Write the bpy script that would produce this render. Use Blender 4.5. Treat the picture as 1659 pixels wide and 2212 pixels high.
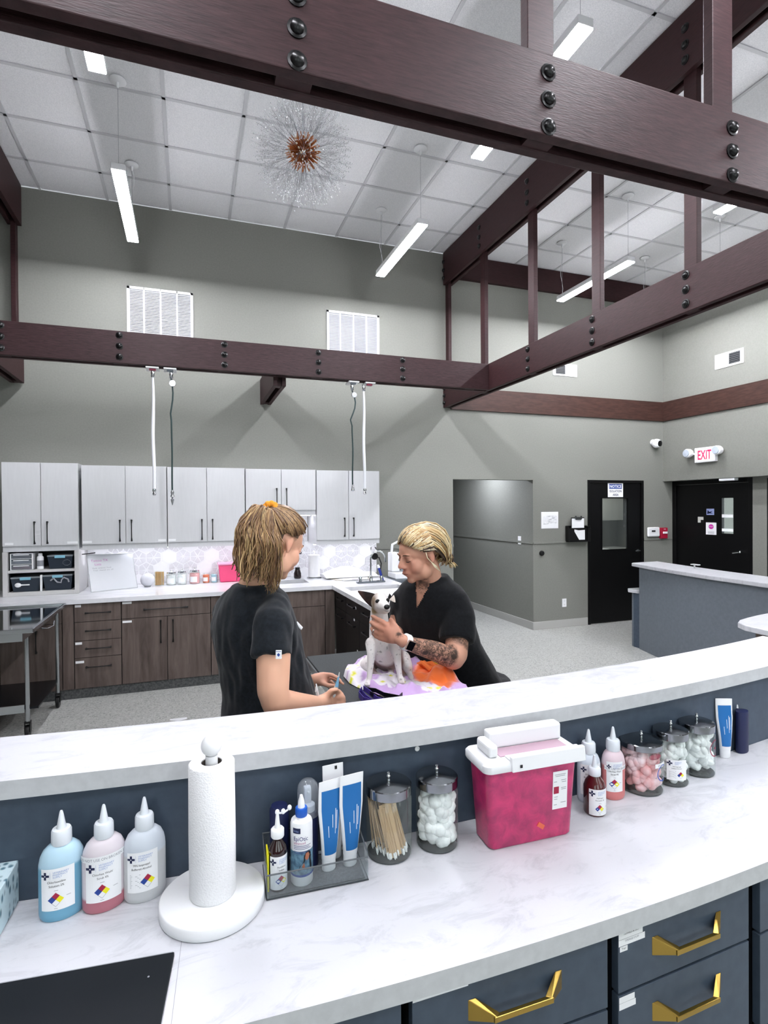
import bpy, bmesh, math, random
import numpy as np
from mathutils import Vector, Matrix, Quaternion, noise
from math import sin, cos, pi, radians as R_
for o in list(bpy.data.objects): bpy.data.objects.remove(o)
SC = bpy.context.scene
COL = SC.collection
random.seed(7)

# ---------------------------------------------------------------- camera
H = 1.74
YAW, PIT, ROLL = R_(19.44), R_(-0.53), R_(0.42)
F_ = Vector((sin(YAW)*cos(PIT), cos(YAW)*cos(PIT), sin(PIT)))
R0 = Vector((cos(YAW), -sin(YAW), 0)); U0 = R0.cross(F_)
Rv = R0*cos(ROLL) - U0*sin(ROLL); Uv = R0*sin(ROLL) + U0*cos(ROLL)
cd = bpy.data.cameras.new('camera'); cam = bpy.data.objects.new('camera', cd); COL.objects.link(cam)
m = Matrix((( Rv.x, Uv.x, -F_.x, 0), (Rv.y, Uv.y, -F_.y, 0), (Rv.z, Uv.z, -F_.z, H), (0, 0, 0, 1)))
cam.matrix_world = m
cd.sensor_fit = 'HORIZONTAL'; cd.sensor_width = 36.0; cd.lens = 36.0*1194/1659
cd.clip_start = 0.05; cd.clip_end = 100
SC.camera = cam

# ---------------------------------------------------------------- world, exposure
w = bpy.data.worlds.new('world'); SC.world = w; w.use_nodes = True
bg = w.node_tree.nodes['Background']; bg.inputs[0].default_value = (0.92, 0.96, 1.0, 1); bg.inputs[1].default_value = 3.0
vs = SC.view_settings; vs.view_transform = 'Standard'; vs.look = 'None'; vs.gamma = 1; vs.use_curve_mapping = False
vs.exposure = 0.5
LAMP = 140.0       # radiance of the pendant diffusers
UNDER = 3.2       # strips under the wall cabinets

# ---------------------------------------------------------------- helpers
def lin(h):
    h = h.lstrip('#'); c = [int(h[i:i+2], 16)/255 for i in (0, 2, 4)]
    return tuple(x/12.92 if x <= .04045 else ((x+.055)/1.055)**2.4 for x in c) + (1,)
def mat(name, col, rough=.5, metal=0, spec=.5, emit=None, es=0, alpha=None, trans=0, ior=1.45, coat=0, sheen=0):
    m = bpy.data.materials.new(name); m.use_nodes = True
    b = m.node_tree.nodes['Principled BSDF']; I = b.inputs
    I['Base Color'].default_value = lin(col) if isinstance(col, str) else col
    I['Roughness'].default_value = rough; I['Metallic'].default_value = metal
    I['Specular IOR Level'].default_value = spec
    I['Transmission Weight'].default_value = trans; I['IOR'].default_value = ior
    I['Coat Weight'].default_value = coat; I['Sheen Weight'].default_value = sheen
    if alpha is not None: I['Alpha'].default_value = alpha
    if emit: I['Emission Color'].default_value = lin(emit); I['Emission Strength'].default_value = es
    return m
def N(m, t, **kw):
    n = m.node_tree.nodes.new(t)
    for k, v in kw.items():
        if k in n.inputs: n.inputs[k].default_value = v
        else: setattr(n, k, v)
    return n
def L(m, a, ao, b, bi): m.node_tree.links.new(a.outputs[ao], b.inputs[bi])
def P(m): return m.node_tree.nodes['Principled BSDF']
def noisy(m, c1, c2, scale=8, detail=4, lo=.35, hi=.65, vec=(1, 1, 1), rough=.55, dist=0, bump=0, bscale=None, coord='Object', rot=(0, 0, 0)):
    tc = N(m, 'ShaderNodeTexCoord'); mp = N(m, 'ShaderNodeMapping'); mp.inputs['Scale'].default_value = vec; mp.inputs['Rotation'].default_value = rot
    L(m, tc, coord, mp, 'Vector')
    n = N(m, 'ShaderNodeTexNoise'); n.inputs['Scale'].default_value = scale; n.inputs['Detail'].default_value = detail
    n.inputs['Roughness'].default_value = rough; n.inputs['Distortion'].default_value = dist
    L(m, mp, 'Vector', n, 'Vector')
    r = N(m, 'ShaderNodeValToRGB'); r.color_ramp.elements[0].position = lo; r.color_ramp.elements[1].position = hi
    r.color_ramp.elements[0].color = lin(c1); r.color_ramp.elements[1].color = lin(c2)
    L(m, n, 'Fac', r, 'Fac'); L(m, r, 'Color', P(m), 'Base Color')
    if bump:
        n2 = n
        if bscale:
            n2 = N(m, 'ShaderNodeTexNoise'); n2.inputs['Scale'].default_value = bscale; L(m, mp, 'Vector', n2, 'Vector')
        bu = N(m, 'ShaderNodeBump'); bu.inputs['Strength'].default_value = bump; bu.inputs['Distance'].default_value = .002
        L(m, n2, 'Fac', bu, 'Height'); L(m, bu, 'Normal', P(m), 'Normal')
    return m
def glass(name, col='#ffffff', dens=.1, rough=.03, gl=.9):
    # clear thin-walled glass or plastic: see-through film that still reflects at grazing angles
    m = bpy.data.materials.new(name); m.use_nodes = True; nt = m.node_tree; nt.nodes.clear()
    out = N(m, 'ShaderNodeOutputMaterial'); tr = N(m, 'ShaderNodeBsdfTransparent'); tr.inputs[0].default_value = lin(col)
    g = N(m, 'ShaderNodeBsdfGlossy'); g.inputs['Roughness'].default_value = rough; g.inputs[0].default_value = (gl, gl, gl, 1)
    d = N(m, 'ShaderNodeBsdfDiffuse'); d.inputs[0].default_value = lin(col)
    fr = N(m, 'ShaderNodeFresnel'); fr.inputs['IOR'].default_value = 1.5; ge = N(m, 'ShaderNodeNewGeometry'); iv = N(m, 'ShaderNodeMath', operation='SUBTRACT'); iv.inputs[0].default_value = 1; L(m, ge, 'Backfacing', iv, 1); f = N(m, 'ShaderNodeMath', operation='MULTIPLY'); L(m, fr, 0, f, 0); L(m, iv, 0, f, 1)
    m1 = N(m, 'ShaderNodeMixShader'); L(m, f, 0, m1, 0); L(m, tr, 0, m1, 1); L(m, g, 0, m1, 2)
    m2 = N(m, 'ShaderNodeMixShader'); m2.inputs[0].default_value = dens; L(m, m1, 0, m2, 1); L(m, d, 0, m2, 2)
    L(m, m2, 0, out, 0)
    return m

class MB:
    """collects shapes in world coordinates; obj() links them as one mesh object"""
    def __init__(s): s.v = []; s.f = []; s.mi = []; s.m = 0
    def add(s, V, F):
        b = len(s.v); s.v += [tuple(x) for x in V]
        for f in F: s.f.append(tuple(i+b for i in f)); s.mi.append(s.m)
        return s
    def box(s, x0, x1, y0, y1, z0, z1):
        V = [(x0,y0,z0),(x1,y0,z0),(x1,y1,z0),(x0,y1,z0),(x0,y0,z1),(x1,y0,z1),(x1,y1,z1),(x0,y1,z1)]
        return s.add(V, [(3,2,1,0),(4,5,6,7),(0,1,5,4),(1,2,6,5),(2,3,7,6),(3,0,4,7)])
    def obox(s, c, ax, ay, az, hx, hy, hz):
        c = Vector(c); ax = Vector(ax)*hx; ay = Vector(ay)*hy; az = Vector(az)*hz
        V = [c+ax*i+ay*j+az*k for k in (-1,1) for (i,j) in ((-1,-1),(1,-1),(1,1),(-1,1))]
        return s.add(V, [(3,2,1,0),(4,5,6,7),(0,1,5,4),(1,2,6,5),(2,3,7,6),(3,0,4,7)])
    def tube(s, pts, rad, seg=8, caps=True, flat=1.0):
        pts = [Vector(p) for p in pts]; n = len(pts)
        if not hasattr(rad, '__len__'): rad = [rad]*n
        T = []
        for i in range(n):
            t = pts[min(i+1, n-1)] - pts[max(i-1, 0)]
            T.append(t.normalized() if t.length > 1e-9 else Vector((0, 0, 1)))
        up = Vector((0, 0, 1)) if abs(T[0].z) < .9 else Vector((1, 0, 0))
        u = (up - T[0]*up.dot(T[0])).normalized(); V = []
        for i in range(n):
            u = (u - T[i]*u.dot(T[i])); u = u.normalized() if u.length > 1e-6 else T[i].orthogonal().normalized()
            w_ = T[i].cross(u)
            for k in range(seg):
                a = 2*pi*k/seg; V.append(pts[i] + (u*cos(a) + w_*sin(a)*flat)*rad[i])
        F = [(i*seg+k, i*seg+(k+1) % seg, (i+1)*seg+(k+1) % seg, (i+1)*seg+k) for i in range(n-1) for k in range(seg)]
        if caps: F += [tuple(range(seg-1, -1, -1)), tuple(range((n-1)*seg, n*seg))]
        return s.add(V, F)
    def lathe(s, prof, c, seg=32, sx=1, sy=1, rot=0, M=None):
        c = Vector(c); V = []; n = len(prof)
        for r, z in prof:
            for k in range(seg):
                a = 2*pi*k/seg; x = r*cos(a)*sx; y = r*sin(a)*sy
                p = Vector((x*cos(rot)-y*sin(rot), x*sin(rot)+y*cos(rot), z))
                V.append(c + (M @ p if M else p))
        F = [(i*seg+k, i*seg+(k+1) % seg, (i+1)*seg+(k+1) % seg, (i+1)*seg+k) for i in range(n-1) for k in range(seg)]
        if prof[0][0] > 1e-6: F.append(tuple(range(seg-1, -1, -1)))
        if prof[-1][0] > 1e-6: F.append(tuple(range((n-1)*seg, n*seg)))
        return s.add(V, F)
    def ball(s, c, r, seg=12, rings=8, M=None):
        if not hasattr(r, '__len__'): r = (r, r, r)
        V = []; c = Vector(c)
        for i in range(rings+1):
            t = -pi/2 + pi*i/rings
            for k in range(seg):
                a = 2*pi*k/seg; p = Vector((r[0]*cos(t)*cos(a), r[1]*cos(t)*sin(a), r[2]*sin(t)))
                V.append(c + (M @ p if M else p))
        F = [(i*seg+k, i*seg+(k+1) % seg, (i+1)*seg+(k+1) % seg, (i+1)*seg+k) for i in range(rings) for k in range(seg)]
        return s.add(V, F)
    def prism(s, poly, z0, z1):
        n = len(poly); V = [(x, y, z0) for x, y in poly] + [(x, y, z1) for x, y in poly]
        return s.add(V, [tuple(range(n-1, -1, -1)), tuple(range(n, 2*n))] + [(i, (i+1) % n, n+(i+1) % n, n+i) for i in range(n)])
    def loft(s, rings):
        n = len(rings[0]); V = [p for r in rings for p in r]; m_ = len(rings)
        F = [(i*n+k, i*n+(k+1) % n, (i+1)*n+(k+1) % n, (i+1)*n+k) for i in range(m_-1) for k in range(n)]
        F += [tuple(range(n-1, -1, -1)), tuple(range((m_-1)*n, m_*n))]
        return s.add(V, F)
    def quadmap(s, f, s0, s1, t0, t1, ns=1, nt=1):
        V = [f(s0+(s1-s0)*i/ns, t0+(t1-t0)*j/nt) for j in range(nt+1) for i in range(ns+1)]
        F = [(j*(ns+1)+i, j*(ns+1)+i+1, (j+1)*(ns+1)+i+1, (j+1)*(ns+1)+i) for j in range(nt) for i in range(ns)]
        return s.add(V, F)
    def polymap(s, f, pts): return s.add([f(a, b) for a, b in pts], [tuple(range(len(pts)))])
    def text(s, f, txt, x, y, size, align='LEFT', sx=1.0, bold=0):
        key = (txt, align, bold)
        if key not in TXT:
            cu = bpy.data.curves.new('t', 'FONT'); cu.body = txt; cu.size = 1; cu.align_x = align; cu.resolution_u = 2; cu.offset = bold
            o = bpy.data.objects.new('t', cu); COL.objects.link(o)
            dg = bpy.context.evaluated_depsgraph_get(); me = o.evaluated_get(dg).to_mesh()
            TXT[key] = ([tuple(v.co) for v in me.vertices], [tuple(p.vertices) for p in me.polygons])
            o.evaluated_get(dg).to_mesh_clear(); bpy.data.objects.remove(o); bpy.data.curves.remove(cu)
        V, F = TXT[key]
        return s.add([f(x+v[0]*size*sx, y+v[1]*size) for v in V], F)
TXT = {}
def arr(base, d, up, out=(0, 0, 0)):
    b = Vector(base)+Vector(out); d = Vector(d); up = Vector(up)
    return lambda a, t: b + d*a + up*t
def obj(name, mb, mats, parent=None, smooth=False, bevel=0, loc=None, kind=None, label=None, cat=None, group=None, seg=2, recalc=True, ang=40):
    root = parent
    while root is not None and root.parent is not None: root = root.parent
    off = Vector(root.location) if root is not None else (Vector(loc) if loc is not None else Vector((0, 0, 0)))
    me = bpy.data.meshes.new(name)
    me.from_pydata([(x-off.x, y-off.y, z-off.z) for x, y, z in mb.v], [], mb.f)
    if not isinstance(mats, (list, tuple)): mats = [mats]
    for m_ in mats: me.materials.append(m_)
    if len(mats) > 1: me.polygons.foreach_set('material_index', mb.mi)
    if recalc:
        b = bmesh.new(); b.from_mesh(me); bmesh.ops.recalc_face_normals(b, faces=b.faces); b.to_mesh(me); b.free()
    o = bpy.data.objects.new(name, me); COL.objects.link(o)
    if parent is not None: o.parent = parent
    elif loc is not None: o.location = off
    if smooth:
        me.polygons.foreach_set('use_smooth', [True]*len(me.polygons))
        try: me.set_sharp_from_angle(angle=R_(ang))
        except Exception: pass
    if bevel:
        bv = o.modifiers.new('bevel', 'BEVEL'); bv.width = bevel; bv.segments = seg; bv.limit_method = 'ANGLE'; bv.angle_limit = R_(50)
    if kind: o['kind'] = kind
    if label: o['label'] = label
    if cat: o['category'] = cat
    if group: o['group'] = group
    return o
def thing(name, label, cat, loc, group=None):
    o = bpy.data.objects.new(name, None); COL.objects.link(o); o.location = loc; o.empty_display_size = .05
    o['label'] = label; o['category'] = cat
    if group: o['group'] = group
    return o
def inst(name, src, parent, delta):
    """copy of part src (with its children) moved by delta, sharing mesh data"""
    c = src.copy(); c.name = name; COL.objects.link(c); c.parent = parent; c.location = Vector(src.location)+Vector(delta)
    for k in list(src.children):
        d = k.copy(); COL.objects.link(d); d.parent = c
    return c
CX, CY = .68, 10.3
def arcp(phi, r, z=0):
    a = R_(phi); return Vector((CX+r*sin(a), CY-r*cos(a), z))
def arcdir(phi): a = R_(phi); return Vector((cos(a), sin(a), 0)), Vector((sin(a), -cos(a), 0))   # tangent (rightward), outward (towards camera)
def arcstrip(mb, r0, r1, p0, p1, z0, z1, n=24):
    V = []
    for i in range(n+1):
        p = p0+(p1-p0)*i/n
        V += [arcp(p, r0, z0), arcp(p, r1, z0), arcp(p, r1, z1), arcp(p, r0, z1)]
    F = [(i*4+k, i*4+(k+1) % 4, (i+1)*4+(k+1) % 4, (i+1)*4+k) for i in range(n) for k in range(4)]
    F += [(3, 2, 1, 0), tuple(n*4+k for k in range(4))]
    return mb.add(V, F)

# ---------------------------------------------------------------- materials
M = {}
M['wall'] = noisy(mat('wall_paint', '#7b7c76', .75, spec=.25), '#7a7b75', '#7f807a', 60, bump=.15, bscale=220)
M['walldk'] = noisy(mat('wall_paint_lower', '#83807a', .7, spec=.25), '#827f79', '#888680', 60, bump=.15, bscale=220)
M['tile'] = noisy(mat('ceiling_tile', '#e6e7ea', .9, spec=.1), '#dcdde0', '#f4f4f6', 140, 3, .3, .7, bump=.4)
M['tbar'] = mat('ceiling_grid', '#c9cacd', .5)
M['beam'] = noisy(mat('stained_wood', '#3a2627', .5, spec=.28, coat=0), '#241517', '#3b2628', 14, 6, .3, .7, vec=(1, 1, 9), rough=.6, dist=.4, bump=.5, bscale=30)
M['beamy'] = noisy(mat('stained_wood_deep', '#3a2627', .5, spec=.25, coat=0), '#261516', '#372022', 14, 6, .3, .7, vec=(1, 1, 9), rough=.6, dist=.4, bump=.4, bscale=30)
M['band'] = noisy(mat('stained_band', '#3c2722', .5, spec=.3), '#33211d', '#422c26', 8, 5, vec=(1, 1, 6))
M['bolt'] = mat('bolt_black', '#060607', .3, spec=.4)
M['black'] = mat('satin_black', '#060607', .4)
M['doorblk'] = mat('black_door', '#030304', .45, spec=.3)
M['white'] = mat('white_plastic', '#e9eaec', .4)
M['whitem'] = mat('white_matte', '#e3e4e6', .7)
M['quartz'] = noisy(mat('white_quartz', '#e8e9ec', .22, spec=.5), '#cfd1d5', '#dfe0e3', 3, 6, .3, .55, vec=(1, 2.4, 1), rough=.7, dist=1.2)
M['lamin'] = noisy(mat('marbled_laminate', '#dcdde1', .3, spec=.45), '#aeb0b6', '#c8c9ce', 7, 10, .30, .50, vec=(1, 2.4, 1), rough=.75, dist=.9)
M['edge'] = noisy(mat('grey_edge_band', '#c6c9cc', .5), '#b9bbbd', '#c2c4c6', 40)
M['navy'] = noisy(mat('slate_blue_laminate', '#414e5e', .42, spec=.4), '#3e4957', '#44505e', 30)
M['slate'] = noisy(mat('slate_blue_panel', '#5c6673', .45, spec=.35), '#666d75', '#6c737b', 30)
M['drk'] = mat('dark_gap', '#0c1016', .6)
M['gold'] = mat('brushed_brass', '#b0924a', .3, metal=1)
M['steel'] = mat('stainless', '#b9bcc0', .22, metal=1)
M['steelm'] = mat('stainless_mirror', '#a9acb0', .07, metal=1)
M['chrome'] = mat('chrome', '#dadde0', .06, metal=1)
M['cab'] = noisy(mat('pale_cabinet', '#d2d3d6', .35, spec=.35), '#cbccce', '#cecfd1', 14, vec=(4, 1, .4))
M['wood'] = noisy(mat('grey_brown_woodgrain', '#5d524d', .45, spec=.35), '#453b37', '#736660', 5, 7, .28, .72, vec=(3.2, 1, .35), rough=.62, dist=.5)
M['woodsh'] = mat('pale_shelf', '#c3c2c1', .5)
M['blackcab'] = mat('black_laminate', '#08090b', .35, spec=.4)
M['toe'] = noisy(mat('toe_kick_vinyl', '#4c4e4f', .6), '#3c3e3f', '#5c5e5e', 60)
M['backsp'] = mat('backsplash_grout', '#f0f0f2', .4)
M['tileg'] = mat('pale_grey_tile', '#d6d5d9', .25)
M['tilew'] = mat('white_tile', '#ececee', .2)
M['ink'] = mat('black_ink', '#141418', .6)
M['inkg'] = mat('grey_ink', '#8f9298', .7)
M['inkb'] = mat('blue_ink', '#8fa3cf', .7)
M['blue'] = mat('print_blue', '#1c3f8e', .5)
M['navyp'] = mat('print_navy', '#111a44', .5)
M['red'] = mat('print_red', '#a0173f', .5)
M['yel'] = mat('print_yellow', '#e8e01e', .5)
M['gr'] = mat('print_green', '#3f7a4a', .6)
M['labelw'] = mat('label_white', '#eeeff1', .5)
M['glass'] = glass('clear_glass', '#f4f8f6', .05)
M['acryl'] = glass('clear_acrylic', '#eef1f2', .04)
M['frost'] = glass('frosted_cap', '#dfe6ee', .38, rough=.25)
m_ = mat('lamp_diffuser', '#ffffff', .5, emit='#f8f8ff', es=LAMP); M['lamp'] = m_
# pendant emission shaped to brighten the walls: batwing, stronger sideways than straight down
ge = N(m_, 'ShaderNodeNewGeometry'); dp = N(m_, 'ShaderNodeVectorMath', operation='DOT_PRODUCT'); L(m_, ge, 'Incoming', dp, 0); L(m_, ge, 'Normal', dp, 1)
ab = N(m_, 'ShaderNodeMath', operation='ABSOLUTE'); L(m_, dp, 'Value', ab, 0); ad = N(m_, 'ShaderNodeMath', operation='ADD'); ad.inputs[1].default_value = .15; L(m_, ab, 0, ad, 0)
dv_ = N(m_, 'ShaderNodeMath', operation='DIVIDE'); dv_.inputs[0].default_value = .62*LAMP; L(m_, ad, 0, dv_, 1); L(m_, dv_, 0, P(m_), 'Emission Strength')
M['strip'] = mat('led_strip', '#ffffff', .5, emit='#f6f6ff', es=UNDER*6)
# floor: speckled terrazzo-look vinyl
m_ = mat('speckled_floor', '#b9bab6', .3, spec=.4); M['floor'] = m_
tc = N(m_, 'ShaderNodeTexCoord'); v = N(m_, 'ShaderNodeTexVoronoi'); v.inputs['Scale'].default_value = 90; L(m_, tc, 'Object', v, 'Vector')
r = N(m_, 'ShaderNodeValToRGB'); cr = r.color_ramp; cr.elements[0].position = 0; cr.elements[0].color = lin('#7c7e7b') ; cr.elements[1].position = 1; cr.elements[1].color = lin('#a3a4a0')  
e = cr.elements.new(.35); e.color = lin('#bdbeba'); e = cr.elements.new(.6); e.color = lin('#adaeaa') 
sp = N(m_, 'ShaderNodeSeparateColor'); L(m_, v, 'Color', sp, 0); L(m_, sp, 0, r, 'Fac'); L(m_, r, 'Color', P(m_), 'Base Color')

# ================================================================ the room
CEIL = 5.05; YW = 6.6; XR = 6.89; XL = -3.3; YF = -2.6
def st(name, mb, m, **k): return obj(name, mb, m, kind='structure', **k)
st('floor', MB().box(XL-.2, 9.3, YF-.2, 12.2, -.1, 0), M['floor'])
# rear wall, with the passage opening (3.36..4.54, 2.1 m high) and the isolation door opening
wb = MB()
wb.box(XL, 3.30, YW, YW+.14, 0, CEIL); wb.box(3.30, 4.54, YW, YW+.14, 2.10, CEIL)
wb.box(4.54, 5.47, YW, YW+.14, 0, CEIL); wb.box(5.47, 6.50, YW, YW+.14, 2.11, CEIL); wb.box(6.50, 9.1, YW, YW+.14, 0, CEIL)
st('wall_back', wb, M['wall'])
# side walls of the passage
st('wall_passage_right', MB().box(4.54, 4.68, YW+.14, 11.6, 0, 2.45), M['wall'])
st('wall_passage_left', MB().box(3.16, 3.30, YW+.14, 11.6, 0, 2.45), M['wall'])
st('wall_passage_end', MB().box(3.16, 4.68, 11.6, 11.7, 0, 2.45), M['wall'])
st('ceiling_passage', MB().box(3.16, 4.68, YW+.14, 11.7, 2.45, 2.5), M['tile'])
st('trim_1', MB().box(4.528, 4.54, YW, 11.6, 1.205, 1.235).box(4.54, 5.46, YW-.012, YW, 1.205, 1.235).box(6.51, 7.06, YW-.012, YW, 1.205, 1.235).box(2.13, 3.30, YW-.012, YW, 1.205, 1.235), M['wall'])
st('baseboard_back', MB().box(4.53, 5.46, YW-.014, YW, 0, .11).box(6.51, 7.07, YW-.014, YW, 0, .11).box(2.3, 3.30, YW-.014, YW, 0, .11), mat('cove_base', '#a9a9a5', .5), bevel=.004)
st('baseboard_passage', MB().box(4.526, 4.54, YW-.014, 11.6, 0, .11), bpy.data.materials['cove_base'], bevel=.004)
# right wall: header over a recessed entry, wall plane behind it at x = 7.07
st('wall_right', MB().box(XR, XR+.18, YF, YW, 2.10, CEIL).box(XR, XR+.18, YF, 2.4, 0, 2.10), M['wall'])
st('wall_entry', MB().box(7.07, 7.2, 5.11, 5.30, 0, 2.1).box(7.07, 7.2, 2.4, 3.9, 0, 2.1), M['wall'])
st('wall_left', MB().box(XL-.14, XL, YF, YW, 0, CEIL), M['wall'])
wx = ((-2.5, -.9), (.1, 1.7), (2.7, 4.3), (5.0, 6.6)); fw = MB(); fw.box(XL, XR, YF-.14, YF, 0, .9).box(XL, XR, YF-.14, YF, 2.9, CEIL); e_ = XL
for a, b in wx: fw.box(e_, a, YF-.14, YF, .9, 2.9); e_ = b
fw.box(e_, XR, YF-.14, YF, .9, 2.9); st('wall_front', fw, M['wall'])
for i, (a, b) in enumerate(wx):  # unseen windows added to brighten near surfaces, in line with bluish beam reflections
    c = (a+b)/2; fr = MB(); fr.box(a, b, YF-.1, YF-.04, .9, .95).box(a, b, YF-.1, YF-.04, 2.85, 2.9).box(a, a+.05, YF-.1, YF-.04, .95, 2.85).box(b-.05, b, YF-.1, YF-.04, .95, 2.85).box(c-.02, c+.02, YF-.1, YF-.04, .95, 2.85)
    w_ = st('window_%d' % (i+1), fr, M['black']); obj('pane', MB().box(a+.05, c-.02, YF-.073, YF-.067, .95, 2.85), M['glass'], w_); obj('pane', MB().box(c+.02, b-.05, YF-.073, YF-.067, .95, 2.85), M['glass'], w_)
# stained wood bands on the walls
st('trim_2', MB().box(3.27, XR, YW-.03, YW, 3.02, 3.31), M['band'])
st('trim_3', MB().box(XR-.03, XR, YF, YW-.03, 3.02, 3.31), M['band'])
st('trim_4', MB().box(3.27, XR, YW-.05, YW, 4.74, 5.045), M['beamy'])
# ceiling: slab, T-bar grid, one object per lay-in tile
G = .63; gx = [-.16+G*i for i in range(-5, 12)]; gy = [4.815+G*i for i in range(-12, 3)]
ce = st('ceiling', MB().box(XL, XR+.2, YF, YW+.14, CEIL+.045, CEIL+.1), M['whitem'])
g = MB()
for x in gx: g.box(x-.014, x+.014, YF, YW, CEIL-.004, CEIL+.004)
for y in gy: g.box(XL, XR, y-.014, y+.014, CEIL-.004, CEIL+.0045)
obj('grid_bar', g, M['tbar'], ce)
xs = [XL]+[x for x in gx if XL+.05 < x < XR]+[XR]; ys = [YF]+[y for y in gy if YF+.05 < y < YW]+[YW]
cache = {}
for a, b in zip(xs, xs[1:]):
    for c, d in zip(ys, ys[1:]):
        k = (round(b-a, 3), round(d-c, 3)); cx, cy = (a+b)/2, (c+d)/2
        if k not in cache:
            hx, hy = (b-a)/2-.012, (d-c)/2-.012
            cache[k] = obj('ceiling_tile', MB().box(cx-hx, cx+hx, cy-hy, cy+hy, CEIL+.005, CEIL+.02), M['tile'], ce); cache[k+('c',)] = (cx, cy)
        else:
            q = cache[k+('c',)]; inst('ceiling_tile', cache[k], ce, (cx-q[0], cy-q[1], 0))

# ================================================================ timber trusses
def bolts(par, proto, pts):
    for p in pts: inst('bolt', proto, par, p)
def boltmesh(par, axis, at):
    mb = MB(); a = Vector(axis); M3 = Vector((0, 0, 1)).rotation_difference(a).to_matrix()
    mb.lathe([(.030, 0), (.030, .004), (.022, .006), (.021, .012), (.015, .019), (0, .022)], at, 14, M=M3)
    return obj('bolt', mb, M['bolt'], par, smooth=True, ang=60)
def xbeam(root, x0, x1, y, z0, z1, m, sp=()):
    """double plank running along x, front face at y, with spacer blocks in the gap"""
    for (a, b) in ((y, y+.040), (y+.085, y+.125)): obj('plank', MB().box(x0, x1, a, b, z0, z1), m, root, bevel=.004)
    for x in sp: obj('spacer_block', MB().box(x-.055, x+.055, y+.0402, y+.0848, z0+.006, z1-.004), m, root)
def ybeam(root, y0, y1, x, z0, z1, m, sp=()):
    for (a, b) in ((x, x+.040), (x+.085, x+.125)): obj('plank', MB().box(a, b, y0, y1, z0, z1), m, root, bevel=.004)
    for y in sp: obj('spacer_block', MB().box(x+.0402, x+.0848, y-.05, y+.05, z0+.006, z1-.004), m, root)
# near truss, parallel to the rear wall
t = thing('roof_truss', 'stained double-plank timber truss crossing the top of the photo, nearest of all beams', 'beam', (1.0, 1.69, 3.03))
px = [-2.30, -1.43, -.56, .315, 1.195, 2.068, 2.94, 3.82, 4.70, 5.58]
xbeam(t, XL+.01, XR-.04, 1.635, 3.03, 3.315, M['beam'], px)
xbeam(t, XL+.01, XR-.04, 1.635, 4.66, 5.03, M['beam'], ())
for x in px: obj('post', MB().box(x-.055, x+.055, 1.6755, 1.7195, 3.3145, 5.03), M['beam'], t, bevel=.003)
b0 = boltmesh(t, (0, -1, 0), (px[0], 1.635, 3.06))
for x in px: bolts(t, b0, [(x-px[0], 0, dz) for dz in ((0, .095, .188) if x != px[0] else (.095, .188))])
# rear beam over the cabinets
t = thing('roof_beam', 'horizontal stained double-plank beam above the wall cabinets, carrying four ceiling hoses', 'beam', (.8, 5.46, 3.03))
bx = [-2.36, -1.462, -.565, .33, 1.228, 2.126, 3.02]
xbeam(t, XL+.01, 3.149, 5.40, 3.03, 3.315, M['beam'], bx[:-1]+[2.95])
b0 = boltmesh(t, (0, -1, 0), (bx[0], 5.40, 3.085))
for x in bx[:-1]: bolts(t, b0, [(x-bx[0], 0, dz) for dz in ((0, .095, .19) if x != bx[0] else (.095, .19))])
# trusses running to the rear wall
def ytruss(label, x, m):
    t = thing('roof_truss', label, 'beam', (x+.06, 4, 3.03))
    py = [6.53, 5.60, 4.653, 3.737, 2.825, .85, -.1, -1.05]
    ybeam(t, YF+.01, 1.634, x, 3.03, 3.32, m, [p for p in py if p < 1.5])
    ybeam(t, 1.762, YW-.032, x, 3.03, 3.32, m, [p for p in py if p > 2])
    ybeam(t, YF+.01, 1.634, x, 4.62, 5.035, m); ybeam(t, 1.762, YW-.052, x, 4.62, 5.035, m)
    for y in py: obj('post', MB().box(x+.0405, x+.0845, y-.05, min(y+.05, YW-.035), 3.32, 5.03), m, t, bevel=.003)
    b0 = boltmesh(t, (-1, 0, 0), (x, py[1], 3.085))
    for y in py:
        bolts(t, b0, [(0, y-py[1], dz) for dz in ((0, .095, .19) if y != py[1] else (.095, .19))])
        bolts(t, b0, [(0, y-py[1], dz) for dz in (1.62, 1.72, 1.83)])
ytruss('stained timber truss with slim posts running from the near truss to the rear wall', 3.15, M['beamy'])
ytruss('dark timber truss cut by the left edge of the photo, above the tall pale cabinet', -1.70, M['beamy'])
t = thing('stub_beam', 'short dark beam end poking out below the rear beam, over the middle cabinets', 'beam', (.864, 6.0, 3.0))
ybeam(t, 5.526, YW-.002, .80, 2.95, 3.24, M['beamy'], [5.62, 6.53])

# ================================================================ pendant lamps
def lamp(x, y, label, z=4.33, ln=1.2, first=[None]):
    t = thing('pendant_lamp', label, 'lamp', (x, y, z), 'linear pendant lamps')
    w_ = .050; h = .055
    obj('housing', MB().box(x-w_, x+w_, y-ln/2, y+ln/2, z+.004, z+h), M['white'], t, bevel=.003)
    obj('diffuser', MB().box(x-w_+.003, x+w_-.003, y-ln/2+.003, y+ln/2-.003, z-.006, z+.0038), M['lamp'], t)
    for s in (-1, 1):
        yy = y+s*(ln/2-.045)
        cn = obj('canopy', MB().lathe([(.062, 0), (.062, -.006), (.05, -.016), (.012, -.02), (.012, -.045), (.004, -.06)], (x, yy, CEIL-.005), 24), M['white'], t, smooth=True)
        obj('cable', MB().tube([(x, yy, CEIL-.06), (x, yy, z+h)], .0018, 6), M['steel'], t)
    pts = [(x+.02*sin(i*1.1), y+ln/2-.045+.012*i/8, CEIL-.03-(CEIL-z-.1)*i/8) for i in range(9)]
    obj('power_cord', MB().tube(pts, .003, 6), M['white'], t)
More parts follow.
